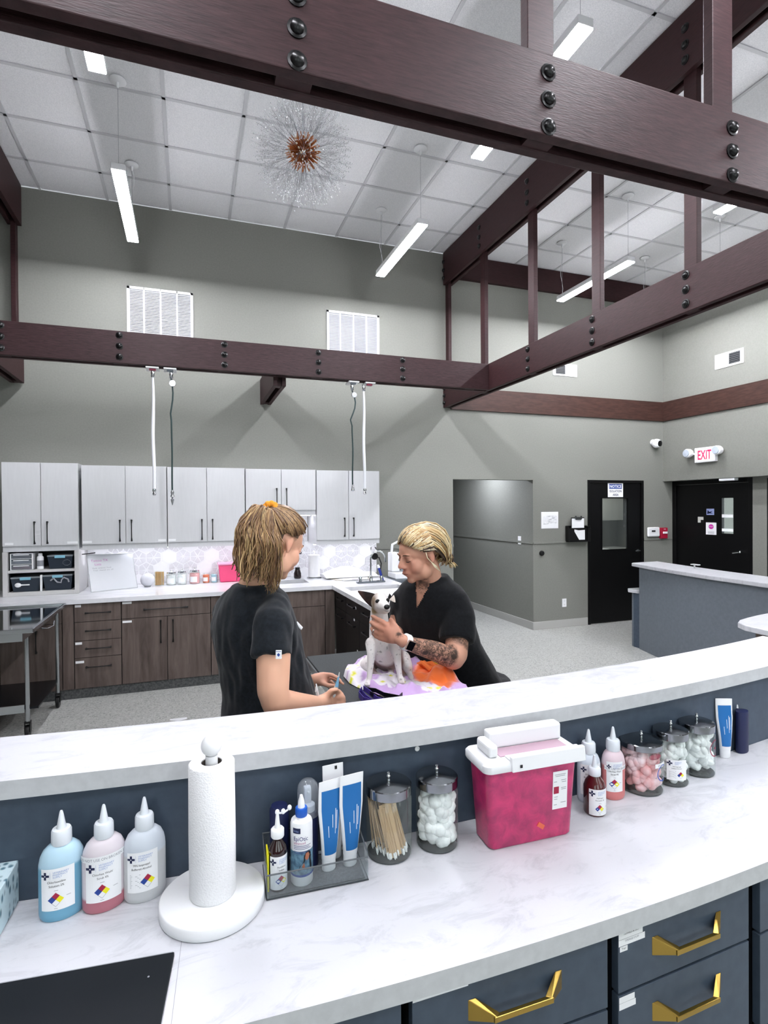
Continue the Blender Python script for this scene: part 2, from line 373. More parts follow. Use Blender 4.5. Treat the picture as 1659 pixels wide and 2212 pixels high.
LAB = {(0, 0): 'lit pendant lamp bar hanging over the cabinets left of the chandelier',
 (1, 0): 'lit pendant lamp bar hanging right of the chandelier, against the dark upper wall',
 (2, 0): 'lit pendant lamp bar seen between the truss posts, in front of the dark upper band',
 (3, 0): 'pendant lamp bar hidden behind the right truss chord, only its wires showing',
 (0, 1): 'short end of a lit lamp bar peeping under the near beam at upper left',
 (1, 1): 'lit lamp bar crossing behind the near beam, glowing above and below it',
 (2, 1): 'short end of a lit lamp bar under the near beam at upper right'}
for i, x in enumerate((-.485, 2.05, 4.46, 5.79)):
    for j, y in enumerate((5.28, 3.07, .86, -1.35)):
        if i == 3 and j > 1: continue
        lb = LAB.get((i, j)) or ('lit lamp bar out of view, %s row behind the camera, %s column' % (('third', 'last')[j-2] if j > 1 else 'second', ('left', 'middle', 'right', 'far right')[i]))
        lamp(x, y, lb)

# ================================================================ chandelier
cc = Vector((.845, 4.18, 4.44))
t = thing('chandelier', 'dandelion chandelier with a coppery core and clear crystal sprays', 'chandelier', tuple(cc))
M['copper'] = mat('copper_rod', '#b87445', .3, metal=.8); M['cryst'] = mat('crystal', '#f2f5f8', .05, metal=.5)
M['wire'] = mat('fine_wire', '#9a9ca0', .3, metal=.9)
obj('canopy', MB().lathe([(.07, 0), (.07, -.01), (.02, -.03), (.01, -.06)], (cc.x, cc.y, CEIL-.005), 24), M['chrome'], t, smooth=True)
obj('stem', MB().tube([(cc.x, cc.y, CEIL-.06), tuple(cc)], .006, 8), M['chrome'], t)
obj('core', MB().ball(cc, .050, 24, 16), M['chrome'], t, smooth=True)
rod = MB(); wr = MB(); cr_ = MB(); tip = MB(); n = 150; rr = random.Random(3)
for i in range(n):
    z = 1-2*(i+.5)/n; a = i*2.39996; q = math.sqrt(1-z*z); d = Vector((q*cos(a), q*sin(a), z))
    rod.tube([cc+d*.048, cc+d*(.135 if i % 3 else .105)], .0075 if i % 3 == 0 else .0042, 6)
    wr.tube([cc+d*.12, cc+d*rr.uniform(.20, .27)], .0013, 4, caps=False)
    if i % 3 == 0: tip.ball(cc+d*.107, .0085, 6, 4)
    for k in range(5):
        s1 = Vector((rr.gauss(0, 1), rr.gauss(0, 1), rr.gauss(0, 1))).normalized(); d2 = (d+s1*.26).normalized()
        e0 = cc+d*rr.uniform(.17, .25); e1 = cc+d2*rr.uniform(.32, .39); md = (e0+e1)/2+s1*.014
        wr.tube([e0, md, e1], .0007, 3, caps=False)
        for s_ in (.55, .8, 1):
            c_ = e0.lerp(e1, s_)+Vector((rr.gauss(0, .008), rr.gauss(0, .008), rr.gauss(0, .008)))
            sz = rr.uniform(.0020, .0042); cr_.ball(c_, (sz, sz, sz*1.5), 5, 3)
obj('rod_cluster', rod, M['copper'], t, smooth=True, kind='stuff'); obj('rod_tips', tip, mat('pale_bulb', '#e8dcc4', .2, metal=.3), t, smooth=True, kind='stuff')
obj('wire_spray', wr, M['wire'], t, kind='stuff'); obj('crystal_beads', cr_, M['cryst'], t, kind='stuff')

# ================================================================ doors and wall fittings
# isolation door (door_1) in the rear wall
d1 = st('door_1', MB().box(5.47, 5.51, 6.585, 6.74, 0, 2.11).box(6.46, 6.50, 6.585, 6.74, 0, 2.11).box(5.51, 6.46, 6.585, 6.74, 2.07, 2.11), M['doorblk'], bevel=.004)
f = MB(); x0, x1, z0, z1 = 5.735, 6.215, 1.085, 1.845
f.box(5.513, x0, 6.61, 6.65, .01, 2.067).box(x1, 6.457, 6.61, 6.65, .01, 2.067).box(x0, x1, 6.61, 6.65, .01, z0).box(x0, x1, 6.61, 6.65, z1, 2.067)
lf = obj('door_leaf', f, M['doorblk'], d1)
obj('glazing_bead', MB().box(x0, x1, 6.602, 6.612, z0-.012, z0+.004).box(x0, x1, 6.602, 6.612, z1-.004, z1+.012).box(x0-.012, x0+.004, 6.602, 6.612, z0, z1).box(x1-.004, x1+.012, 6.602, 6.612, z0, z1), M['doorblk'], lf)
obj('pane', MB().box(x0, x1, 6.628, 6.634, z0, z1), glass('door_glass', '#dfe6e6', .03, .02), lf)
obj('door_handle', MB().tube([(6.40, 6.61, 1.05), (6.40, 6.56, 1.05), (6.30, 6.555, 1.05)], .009, 8).lathe([(.026, 0), (.026, .008)], (6.40, 6.61, 1.05), 16, M=Matrix.Rotation(pi/2, 3, 'X')), M['steel'], d1, smooth=True)
# room seen through the door pane
st('wall_isolation', MB().box(4.68, 5.1, 6.74, 9.3, 0, 2.6).box(5.1, 8.2, 8.9, 9.0, 0, 2.6).box(8.1, 8.2, 6.74, 8.9, 0, 2.6), M['wall'])
st('ceiling_isolation', MB().box(4.7, 8.2, 6.74, 9.0, 2.6, 2.65), M['whitem'])
t = thing('isolation_cabinet', 'grey counter and wall cupboards seen through the isolation door window', 'cabinet', (7.1, 8.6, 0))
obj('base', MB().box(5.9, 8.0, 8.35, 8.895, 0, .88), M['slate'], t); obj('countertop', MB().box(5.88, 8.02, 8.32, 8.895, .88, .92), M['quartz'], t)
for k in range(4): obj('cupboard_door', MB().box(5.95+.5*k, 6.43+.5*k, 8.55, 8.895, 1.45, 2.3), M['cab'], t, bevel=.003)
obj('tap', MB().tube([(6.9, 8.7, .92), (6.9, 8.7, 1.15), (6.9, 8.62, 1.2), (6.9, 8.54, 1.15)], .012, 8), M['chrome'], t, smooth=True)
obj('switch_plate', MB().box(6.5, 6.57, 8.885, 8.8995, 1.12, 1.24), M['white'], t)
t = thing('ceiling_panel', 'small ceiling light panel inside the isolation room', 'lamp', (6.8, 7.9, 2.6))
obj('frame', MB().box(6.45, 7.15, 7.6, 8.2, 2.575, 2.599), M['white'], t); obj('diffuser', MB().box(6.48, 7.12, 7.63, 8.17, 2.565, 2.574), mat('panel_light', '#ffffff', emit='#fff4e6', es=14), t)
t = thing('oval_tray', 'white oval tray seen low in the isolation door window', 'tray', (5.95, 7.1, .98))
obj('tray', MB().lathe([(.02, 0), (.30, .01), (.33, .045), (.30, .05), (.02, .03)], (5.98, 7.15, 1.0), 40, sy=.6), M['white'], t, smooth=True)
obj('stand', MB().box(5.93, 6.03, 7.1, 7.2, 0, 1.0), M['whitem'], t)
# passage ceiling light
t = thing('passage_light', 'ceiling light panel washing the passage wall', 'lamp', (3.9, 7.6, 2.44))
obj('frame', MB().box(3.7, 4.3, 7.3, 7.9, 2.425, 2.449), M['white'], t); obj('diffuser', MB().box(3.73, 4.27, 7.33, 7.87, 2.41, 2.424), mat('panel_light_b', '#ffffff', emit='#eef2ff', es=24), t)

# entry doors (door_2) at x = 7.07
d2 = st('door_2', MB().box(7.07, 7.2, 6.535, 6.598, 0, 2.10).box(7.07, 7.2, 5.30, 5.36, 0, 2.10).box(7.07, 7.2, 5.36, 6.535, 2.04, 2.10), M['doorblk'], bevel=.004)
wy0, wy1, wz0, wz1 = 5.60, 5.775, 1.33, 1.83
f = MB(); f.box(7.10, 7.145, 5.363, wy0, .01, 2.037).box(7.10, 7.145, wy1, 6.532, .01, 2.037).box(7.10, 7.145, wy0, wy1, .01, wz0).box(7.10, 7.145, wy0, wy1, wz1, 2.037)
lf = obj('door_leaf', f, M['doorblk'], d2)
obj('pane', MB().box(7.12, 7.126, wy0, wy1, wz0, wz1), glass('lite_glass', '#f2f6f6', .03, .02), lf)
obj('door_handle', MB().tube([(7.10, 5.47, 1.09), (7.05, 5.47, 1.09), (7.045, 5.57, 1.07)], .011, 8).ball((7.05, 5.465, 1.09), .017), M['chrome'], d2, smooth=True)
fx = arr((7.0985, 6.5, 0), (0, -1, 0), (0, 0, 1))
def pl(a0, a1, z0, z1, name, mats, par=lf): return obj(name, MB().quadmap(fx, 6.5-a1, 6.5-a0, z0, z1), mats, par)
mb = MB(); mb.quadmap(fx, 6.5-6.03, 6.5-5.86, 1.305, 1.48); mb.m = 1
fx2 = arr((7.0978, 6.5, 0), (0, -1, 0), (0, 0, 1)); yc = 6.5-5.945
mb.polymap(fx2, [(yc+.042*cos(pi/8+k*pi/4), 1.42+.036*sin(pi/8+k*pi/4)) for k in range(8)]); mb.m = 2
fx3 = arr((7.0972, 6.5, 0), (0, -1, 0), (0, 0, 1)); mb.text(fx3, 'STOP', yc, 1.411, .026, 'CENTER'); mb.m = 3
for k in range(3): mb.quadmap(fx2, yc-.05, yc+.05, 1.345-k*.014, 1.35-k*.014)
obj('stop_notice', mb, [M['labelw'], mat('magenta_print', '#c01a9a', .5), M['labelw'], M['inkg']], lf)
mb = MB(); mb.quadmap(fx, 6.5-6.02, 6.5-5.895, 1.59, 1.68); mb.m = 1
mb.polymap(fx2, [(.50, 1.66), (.53, 1.635), (.59, 1.65), (.55, 1.625), (.60, 1.61), (.53, 1.61), (.49, 1.60)])
obj('photo_card', mb, [mat('card_blue', '#8d98c4', .5), M['navyp']], lf)
mb = MB(); mb.quadmap(fx, 6.5-6.165, 6.5-6.07, 1.475, 1.56); mb.m = 1; mb.quadmap(fx2, 6.5-6.115, 6.5-6.07, 1.475, 1.515)
obj('small_card', mb, [mat('card_grey', '#b9b9b4', .6), M['black']], lf)
obj('mini_blind_roll', MB().box(7.0975, 7.0995, wy0+.002, wy1-.002, 1.555, 1.60).box(7.0975, 7.0995, wy0+.002, wy1-.002, 1.36, 1.40), M['labelw'], lf)
# outdoors beyond the pane: hedge and a parked blue-and-white trailer
t = thing('hedge', 'green hedge outside, seen through the slit window of the black entry door', 'hedge', (10.5, 7.8, 0))
mb = MB(); rr = random.Random(5)
for k in range(420):
    c = Vector((10.6+rr.uniform(-.5, .3), 7.9+rr.uniform(-1.3, 1.3), rr.uniform(.2, 3.0))); a = Vector((rr.gauss(0, 1), rr.gauss(0, 1), rr.gauss(0, 1))).normalized(); b = a.orthogonal().normalized()
    mb.add([c-a*.11, c+b*.05, c+a*.11, c-b*.05], [(0, 1, 2, 3)])
mb.box(10.9, 11.2, 6.6, 9.2, 0, 3.0)
obj('leaf_mass', mb, noisy(mat('hedge_leaves', '#3c6a48', .6), '#1d3f2a', '#6fa080', 9), t, kind='stuff')
t = thing('parked_trailer', 'blue and white trailer parked outside, behind the slit window', 'vehicle', (9.4, 7.3, 0))
obj('body', MB().box(9.35, 9.9, 6.5, 8.4, .45, 1.5), mat('trailer_blue', '#2f6bb0', .4), t); obj('roof', MB().box(9.3, 9.95, 6.45, 8.45, 1.5, 1.62), M['white'], t)
obj('bumper', MB().box(9.3, 9.35, 6.5, 8.4, 1.16, 1.25), M['white'], t)
for y in (6.8, 8.1): obj('wheel', MB().lathe([(.05, -.05), (.45, -.05), (.45, .05), (.05, .05)], (9.55, y, .45), 20, M=Matrix.Rotation(pi/2, 3, 'Y')), M['black'], t)
st('ground_outside', MB().box(9.3, 12, 2.4, 12.2, -.1, -.005), mat('asphalt', '#6b6d6f', .9))
st('wall_entry_north', MB().box(7.07, 7.2, 6.598, 6.74, 0, 2.1), M['wall'])
d3 = st('door_3', MB().box(7.08, 7.2, 3.9, 5.11, 0, 2.08), M['doorblk'])
obj('door_seam', MB().box(7.074, 7.081, 4.49, 4.50, .02, 2.05), M['steel'], d3)
st('ceiling_entry', MB().box(XR+.18, 7.35, 2.4, YW, 2.10, 2.14), M['wall'])
t = thing('door_closer', 'white door closer on the soffit over the black entry door', 'door closer', (6.98, 5.53, 2.1))
obj('body', MB().box(6.90, 6.98, 5.43, 5.66, 2.062, 2.098), M['white'], t, bevel=.006); obj('arm', MB().box(6.98, 7.06, 5.56, 5.58, 2.08, 2.094), M['steel'], t)

def plate(name, label, cat, c, n, w_, h_, extra=None, m=None, th=.008):
    """small plate on a wall; n = 'y' faces -y, 'x' faces -x"""
    t = thing(name, label, cat, c)
    x, y, z = c
    if n == 'y': obj('plate', MB().box(x-w_/2, x+w_/2, y-th, y-.0005, z-h_/2, z+h_/2), m or M['white'], t, bevel=.002); q = arr((x, y-th-.0006, z), (1, 0, 0), (0, 0, 1))
    else: obj('plate', MB().box(x-th, x-.0005, y-w_/2, y+w_/2, z-h_/2, z+h_/2), m or M['white'], t, bevel=.002); q = arr((x-th-.0006, y, z), (0, -1, 0), (0, 0, 1))
    if extra: extra(t, q)
    return t
def outlet_x(t, q):
    mb = MB(); mb.m = 0
    for s in (-.026, .026):
        mb.polymap(q, [(.014*cos(a*pi/6), s+.017*sin(a*pi/6)) for a in range(12)])
    obj('socket', mb, M['whitem'], t)
    mb = MB(); q2 = lambda a, b: q(a, b)+(q(0, 0)-q(0, 0))
    for s in (-.026, .026):
        for dx in (-.005, .005): mb.quadmap(lambda a, b: q(a, b)+Vector((0, -.0006, 0)), dx-.001, dx+.001, s-.003, s+.007)
    obj('slot', mb, M['ink'], t)
def toggle_x(t, q): obj('toggle', MB().quadmap(q, -.012, .012, -.028, .028), M['labelw'], t)
plate('wall_outlet', 'white outlet low on the wall left of the isolation door', 'outlet', (5.055, YW, .348), 'y', .072, .118, outlet_x)
plate('light_switch', 'white switch plate on the passage wall, at the chair rail', 'switch', (4.54, 6.93, 1.24), 'x', .075, .118, toggle_x)
plate('door_bumper', 'small black round knob on the wall below the chair rail', 'door stop', (4.672, YW, 1.072), 'y', .03, .03, lambda t, q: obj('knob', MB().lathe([(.038, 0), (.036, .02), (.026, .032), (0, .036)], (4.672, YW-.008, 1.072), 20, M=Matrix.Rotation(pi/2, 3, 'X')), M['black'], t, smooth=True), M['black'])
def map_x(t, q):
    mb = MB(); rr = random.Random(2)
    for k in range(26):
        a, b = rr.uniform(-.1, .1), rr.uniform(-.06, .06); mb.quadmap(lambda s_, t_: q(s_, t_)+Vector((0, -.0004, 0)), a-.02, a+.02, b-.0015, b+.0015)
    for k in range(14): a = -.11+k*.017; mb.quadmap(lambda s_, t_: q(s_, t_)+Vector((0, -.0004, 0)), a, a+.002, rr.uniform(-.07, -.02), rr.uniform(.02, .06))
    obj('line_drawing', mb, M['inkg'], t)
plate('wall_notice', 'white sheet with faint grey plan drawing, on the wall right of the passage', 'notice', (4.818, YW, 1.535), 'y', .285, .235, map_x, M['labelw'], .002)
t = thing('wall_file_holder', 'black wall file pocket beside the isolation door', 'file holder', (5.27, YW, 1.22))
obj('tray', MB().box(5.08, 5.455, 6.52, 6.598, 1.22, 1.235).box(5.08, 5.455, 6.515, 6.522, 1.22, 1.42).box(5.08, 5.09, 6.522, 6.598, 1.22, 1.44).box(5.445, 5.455, 6.522, 6.598, 1.22, 1.44).box(5.08, 5.455, 6.592, 6.598, 1.22, 1.45), M['black'], t, bevel=.003)
obj('divider', MB().box(5.39, 5.397, 6.50, 6.592, 1.235, 1.44), M['black'], t)
t = thing('clipboard', 'clipboard with white sheets standing in the black wall pocket', 'clipboard', (5.245, 6.53, 1.24))
obj('board', MB().box(5.135, 5.36, 6.536, 6.541, 1.24, 1.57), M['black'], t); obj('paper', MB().box(5.142, 5.353, 6.531, 6.5355, 1.242, 1.555), M['labelw'], t)
obj('clip', MB().box(5.20, 5.30, 6.520, 6.5305, 1.535, 1.575).box(5.19, 5.215, 6.522, 6.530, 1.545, 1.59).box(5.285, 5.31, 6.522, 6.530, 1.545, 1.59), M['steel'], t)
t = thing('form_sheets', 'loose white forms bulging out of the front of the black wall pocket', 'papers', (5.26, 6.505, 1.25))
obj('sheet', MB().add([(5.17, 6.513, 1.37), (5.17, 6.513, 1.40), (5.24, 6.510, 1.385), (5.35, 6.512, 1.39), (5.35, 6.512, 1.25), (5.25, 6.512, 1.25)], [(0, 1, 2, 3, 4, 5)]), M['labelw'], t)
# notice on the isolation door
t = thing('door_sign', 'white sign with a blue NOTICE bar high on the isolation door', 'sign', (5.985, 6.606, 1.96))
q = arr((5.985, 6.606, 1.965), (1, 0, 0), (0, 0, 1)); mb = MB(); mb.box(5.845, 6.125, 6.606, 6.6095, 1.86, 2.07); obj('board', mb, M['labelw'], t, bevel=.001)
mb = MB(); q = arr((5.985, 6.6054, 1.965), (1, 0, 0), (0, 0, 1)); mb.quadmap(q, -.118, .118, .018, .09); obj('blue_bar', mb, M['blue'], t)
mb = MB(); q = arr((5.985, 6.6048, 1.965), (1, 0, 0), (0, 0, 1)); mb.text(q, 'NOTICE', 0, .034, .060, 'CENTER', 1, .02); mb.m = 1
mb.text(q, 'ISOLATION', 0, -.032, .046, 'CENTER', .95, .02); mb.text(q, 'AREA', 0, -.086, .046, 'CENTER', .95, .02); obj('lettering', mb, [M['labelw'], M['navyp']], t)
# camera dome, CO alarm, fire pull, exit sign, grilles
t = thing('security_camera', 'white ball camera near the wall corner', 'camera', (6.69, 6.56, 2.664))
obj('base', MB().lathe([(.05, 0), (.05, .012), (.03, .02)], (6.69, YW, 2.69), 20, M=Matrix.Rotation(pi/2, 3, 'X')), M['white'], t, smooth=True)
obj('ball', MB().ball((6.69, 6.525, 2.67), .07, 24, 16), M['white'], t, smooth=True)
dv = Vector((.15, -1, -.1)).normalized(); obj('lens', MB().lathe([(.045, .050), (.045, .060), (.03, .068), (0, .070)], (6.69, 6.525, 2.67), 24, M=Vector((0, 0, 1)).rotation_difference(dv).to_matrix()), M['bolt'], t, smooth=True)
t = thing('gas_alarm', 'white rounded alarm box right of the isolation door', 'alarm', (6.67, YW, 1.325))
obj('case', MB().box(6.56, 6.785, 6.555, 6.599, 1.255, 1.40), M['white'], t, bevel=.02, seg=3)
obj('display', MB().box(6.62, 6.69, 6.552, 6.5555, 1.33, 1.355), M['ink'], t)
t = thing('fire_pull', 'red fire alarm pull station at the wall corner', 'fire alarm', (6.86, YW, 1.3))
obj('case', MB().box(6.80, 6.93, 6.55, 6.599, 1.225, 1.39), mat('alarm_red', '#a31a36', .4), t, bevel=.006); obj('pull_bar', MB().box(6.835, 6.91, 6.535, 6.5505, 1.30, 1.33), M['labelw'], t)
mb = MB(); mb.text(arr((6.87, 6.5494, 1.36), (1, 0, 0), (0, 0, 1)), 'FIRE', 0, 0, .022, 'CENTER'); obj('lettering', mb, M['labelw'], t)
t = thing('exit_sign', 'lit EXIT sign with two emergency lamp heads over the entry', 'sign', (6.83, 5.82, 2.45))
obj('housing', MB().box(6.835, 6.888, 5.66, 5.99, 2.335, 2.545), M['white'], t, bevel=.006)
obj('face', MB().box(6.829, 6.8345, 5.675, 5.975, 2.35, 2.53), mat('sign_face', '#ffffff', .5, emit='#fff4f6', es=.05), t)
mb = MB(); mb.text(arr((6.8284, 5.825, 2.378), (0, -1, 0), (0, 0, 1)), 'EXIT', 0, 0, .180, 'CENTER', .60, .022); obj('lettering', mb, mat('exit_red', '#e01850', .5, emit='#ff1448', es=.55), t)
for s in (-1, 1):
    y = 5.825+s*.235; h = obj('lamp_head', MB().lathe([(.05, -.045), (.062, -.02), (.062, .03), (.04, .05)], (6.80, y, 2.48), 20, M=Matrix.Rotation(-pi/2, 3, 'Y')), M['white'], t, smooth=True)
    obj('bracket', MB().tube([(6.86, 5.825+s*.165, 2.46), (6.82, y-s*.03, 2.47)], .012, 8), M['white'], t)
    obj('lens', MB().lathe([(.055, .045), (.05, .055), (0, .06)], (6.80, y, 2.48), 20, M=Matrix.Rotation(-pi/2, 3, 'Y')), M['frost'], t, smooth=True)
def grille(label, x0, x1, z0, z1, nb=4, y=YW):
    t = thing('return_grille', label, 'vent', ((x0+x1)/2, y, (z0+z1)/2))
    fr = MB(); b = .028
    fr.box(x0, x1, y-.02, y-.001, z1-b, z1).box(x0, x1, y-.02, y-.001, z0, z0+b).box(x0, x0+b, y-.02, y-.001, z0, z1).box(x1-b, x1, y-.02, y-.001, z0, z1)
    for k in range(1, nb): xx = x0+(x1-x0)*k/nb; fr.box(xx-.008, xx+.008, y-.02, y-.001, z0, z1)
    obj('frame', fr, M['white'], t, bevel=.002)
    obj('backing', MB().box(x0+b, x1-b, y-.004, y-.0005, z0+b, z1-b), mat('grille_backing', '#a5a8ac', .7), t)  # plain grey sheet behind the louvre blades
    lv = MB(); n = int((z1-z0-2*b)/.0165)
    for k in range(n): zz = z0+b+.008+k*.0165; lv.add([(x0+b, y-.016, zz), (x1-b, y-.016, zz), (x1-b, y-.005, zz+.013), (x0+b, y-.005, zz+.013), (x0+b, y-.016, zz-.0015), (x1-b, y-.016, zz-.0015), (x1-b, y-.005, zz+.0115), (x0+b, y-.005, zz+.0115)], [(0, 1, 2, 3), (7, 6, 5, 4), (0, 4, 5, 1), (3, 2, 6, 7)])
    obj('louvre_blades', lv, mat('grille_blade', '#b9bbbf', .5), t, kind='stuff')
grille('large white slatted return grille high on the wall, the left one', -.611, .068, 3.38, 4.156)
grille('large white slatted return grille high on the wall, the right one', 1.604, 2.277, 3.38, 4.142)
def regi(label, p, ax, w_, h_, dark):
    """supply register: half shut white, half dark open"""
    t = thing('supply_register', label, 'vent', p); p = Vector(p); a = Vector(ax); out = Vector((0, -1, 0)) if ax[0] else Vector((-1, 0, 0)); up = Vector((0, 0, 1))
    mb = MB(); mb.obox(p+out*.006, a, up, out, w_/2, h_/2, .0055); obj('frame', mb, M['white'], t, bevel=.003)
    s = dark; obj('opening', MB().obox(p+out*.0125+a*(s*w_*.2), a, up, out, w_*.19, h_*.36, .0008), M['ink'], t)
    lv = MB()
    for k in range(6): lv.obox(p+out*.016+a*(s*w_*.2)+up*(-h_*.3+k*h_*.12), a, up, out, w_*.19, .003, .002)
    obj('blade', lv, mat('register_blade', '#55585c', .5), t)
    lv = MB()
    for k in range(9): lv.obox(p+out*.0135-a*(s*w_*.2)+up*(-h_*.34+k*h_*.085), a, up, out, w_*.19, .0035, .0015)
    obj('shut_blade', lv, M['whitem'], t)
regi('white supply register on the rear wall above the passage', (5.085, YW, 3.675), (1, 0, 0), .41, .175, -1)
regi('white supply register on the right wall above the exit sign', (XR, 5.49, 3.70), (0, -1, 0), .42, .20, 1)

# ================================================================ rear casework
def pull(par, p, axis, ln, out=(0, -1, 0), m=None):
    """black bow handle with flared feet"""
    p = Vector(p); a = Vector(axis); o_ = Vector(out); mb = MB()
    mb.tube([p-a*ln*.5+o_*.020, p-a*ln*.32+o_*.026, p+o_*.028, p+a*ln*.32+o_*.026, p+a*ln*.5+o_*.020], [.0085, .005, .0048, .005, .0085], 8)
    for s in (-1, 1): mb.tube([p+a*s*ln*.47, p+a*s*ln*.47+o_*.022], [.008, .009], 8)
    return obj('handle', mb, m or M['black'], par, smooth=True)
def sticker(par, p, w_, h_, d=(1, 0, 0), out=(0, -1, 0)):
    q = arr(p, d, (0, 0, 1), Vector(out)*.0009); obj('sticker', MB().quadmap(q, 0, w_, 0, h_), M['labelw'], par)
FY = 6.10
def upper(label, x0, x1, z0, z1, xm, hz, depth=None, st_=()):
    t = thing('wall_cabinet', label, 'cabinet', ((x0+x1)/2, FY+.2, z0), 'pale wall cabinets')
    obj('carcass', MB().box(x0+.001, x1-.001, FY+.021, YW-.0005, z0-.055, z1), M['cab'], t)
    for (a, b, s) in ((x0, xm, 1), (xm, x1, -1)):
        dr = obj('door', MB().box(a+.003, b-.003, FY, FY+.019, z0, z1-.002), M['cab'], t, bevel=.0015)
        pull(dr, ((b-.052) if s > 0 else (a+.055), FY, hz), (0, 0, 1), .215)
    for (x, w_) in st_: sticker(dr, (x, FY, z0+.012), w_, .022)
    return t
upper('pale two-door wall cabinet, leftmost, sitting on open black-lined shelves', -1.662, -1.021, 1.392, 2.19, -1.34, 1.517, st_=((-1.64, .07), (-1.12, .09)))
upper('pale two-door wall cabinet over the whiteboard', -.995, -.213, 1.392, 2.172, -.6, 1.522, st_=((-.985, .08), (-.30, .075)))
upper('pale two-door wall cabinet behind the left hoses, over the jars', -.209, .570, 1.392, 2.168, .179, 1.518, st_=((-.2, .07),))
upper('short pale two-door wall cabinet above the ponytailed woman', .576, 1.345, 1.712, 2.162, .959, 1.845)
upper('pale two-door wall cabinet at the right end, over the paper roll', 1.351, 2.10, 1.372, 2.158, 1.724, 1.512)
obj('hook', MB().tube([(.905, 6.075, 1.75), (.905, 6.06, 1.715), (.915, 6.07, 1.69)], .008, 8), M['black'], bpy.data.objects['wall_cabinet.003'])
# open shelf tower below the left cabinet
t = thing('open_shelf_unit', 'pale open two-bay shelf unit with black interior standing on the rear counter', 'shelf', (-1.34, 6.3, .915))
obj('side_panel', MB().box(-1.662, -1.622, FY, YW-.001, .9155, 1.336), M['woodsh'], t, bevel=.002); obj('side_panel', MB().box(-1.061, -1.022, FY, YW-.001, .9155, 1.336), M['woodsh'], t, bevel=.002)
obj('bottom_panel', MB().box(-1.6215, -1.0615, FY, YW-.02, .9155, .952), M['woodsh'], t, bevel=.002); obj('shelf', MB().box(-1.6215, -1.0615, FY+.01, YW-.02, 1.135, 1.160), M['woodsh'], t, bevel=.002)
obj('back_panel', MB().box(-1.6215, -1.0615, YW-.02, YW-.001, .9155, 1.336).box(-1.6215, -1.614, FY+.05, YW-.021, .953, 1.134).box(-1.6215, -1.614, FY+.05, YW-.021, 1.161, 1.335).box(-1.069, -1.0615, FY+.05, YW-.021, .953, 1.134).box(-1.069, -1.0615, FY+.05, YW-.021, 1.161, 1.335), M['blackcab'], t)
# things on those shelves
t = thing('drawer_organizer', 'small white three-drawer plastic organizer on the upper open shelf', 'organizer', (-1.515, 6.2, 1.161))
fr = MB(); fr.box(-1.605, -1.595, 6.12, 6.35, 1.161, 1.322).box(-1.427, -1.417, 6.12, 6.35, 1.161, 1.322)
for z in (1.161, 1.213, 1.266, 1.316): fr.box(-1.605, -1.417, 6.12, 6.35, z, z+.006)
obj('frame', fr, M['white'], t, bevel=.002)
for k, z in enumerate((1.169, 1.221, 1.274)):
    dr = obj('drawer', MB().box(-1.593, -1.429, 6.115, 6.34, z, z+.040), [glass('drawer_clear', '#aeb6be', .3, .2)][0], t, bevel=.002)
    obj('lip', MB().box(-1.575, -1.447, 6.105, 6.1148, z+.030, z+.038), M['white'], dr)
    obj('contents', MB().box(-1.58, -1.44, 6.13, 6.3, z+.003, z+.022), [mat('magenta_stuff', '#c2185b', .5), M['labelw'], M['navyp']][k], dr)
t = thing('spray_can', 'slim white and dark spray can on the upper open shelf', 'can', (-1.365, 6.17, 1.161))
obj('can', MB().lathe([(.026, 0), (.029, .003), (.029, .115), (.022, .125), (.012, .128)], (-1.365, 6.17, 1.161), 20), M['labelw'], t, smooth=True); obj('band', MB().lathe([(.0294, .03), (.0294, .085)], (-1.365, 6.17, 1.161), 20), M['inkg'], t, smooth=True)
obj('cap', MB().lathe([(.018, .1285), (.018, .150), (.008, .156)], (-1.365, 6.17, 1.161), 16), M['white'], t, smooth=True)
M['bin'] = glass('smoky_bin', '#3d4550', .72, .15); M['binlid'] = glass('bin_lid', '#c4ccd2', .35, .15); M['teal'] = mat('teal_latch', '#7fb4c6', .4)
def binbox(label, x0, x1, z, h, ex=None):
    t = thing('storage_bin', label, 'bin', ((x0+x1)/2, 6.25, z))
    mb = MB(); i = .015
    mb.loft([[(x0+i, 6.14, z), (x1-i, 6.14, z), (x1-i, 6.44, z), (x0+i, 6.44, z)], [(x0, 6.12, z+h), (x1, 6.12, z+h), (x1, 6.46, z+h), (x0, 6.46, z+h)]])
    obj('tub', mb, M['bin'], t); obj('lid', MB().box(x0-.003, x1+.003, 6.115, 6.465, z+h+.001, z+h+.016), M['binlid'], t, bevel=.004)
    xm = (x0+x1)/2; obj('latch', MB().box(xm-.045, xm+.045, 6.106, 6.1145, z+h-.012, z+h+.014), M['teal'], t, bevel=.003)
    if ex: ex(t)
def handle_w(t, x, z): obj('white_tool', MB().ball((x, 6.112, z), (.028, .008, .022), 14, 8).box(x, x+.095, 6.108, 6.116, z-.005, z+.006), M['white'], t, smooth=True)
binbox('smoky lidded bin with a coiled cord, right of the spray can on the upper shelf', -1.295, -1.08, 1.161, .118, lambda t: obj('coiled_cord', MB().tube([(-1.13+.035*cos(a*.7), 6.117, 1.22+.028*sin(a*.7)) for a in range(20)], .0022, 6), M['inkg'], t))
binbox('smoky lidded bin with a white spoon shape, left on the lower open shelf', -1.60, -1.36, .953, .125, lambda t: handle_w(t, -1.54, 1.02))
binbox('smoky lidded bin stuffed with tubing, right on the lower open shelf', -1.335, -1.085, .953, .135, lambda t: obj('tubing', MB().tube([(-1.27+.02*k+.01*sin(k*2), 6.112, 1.05+.025*sin(k*1.3)) for k in range(9)], .007, 8), M['inkg'], t, smooth=True))
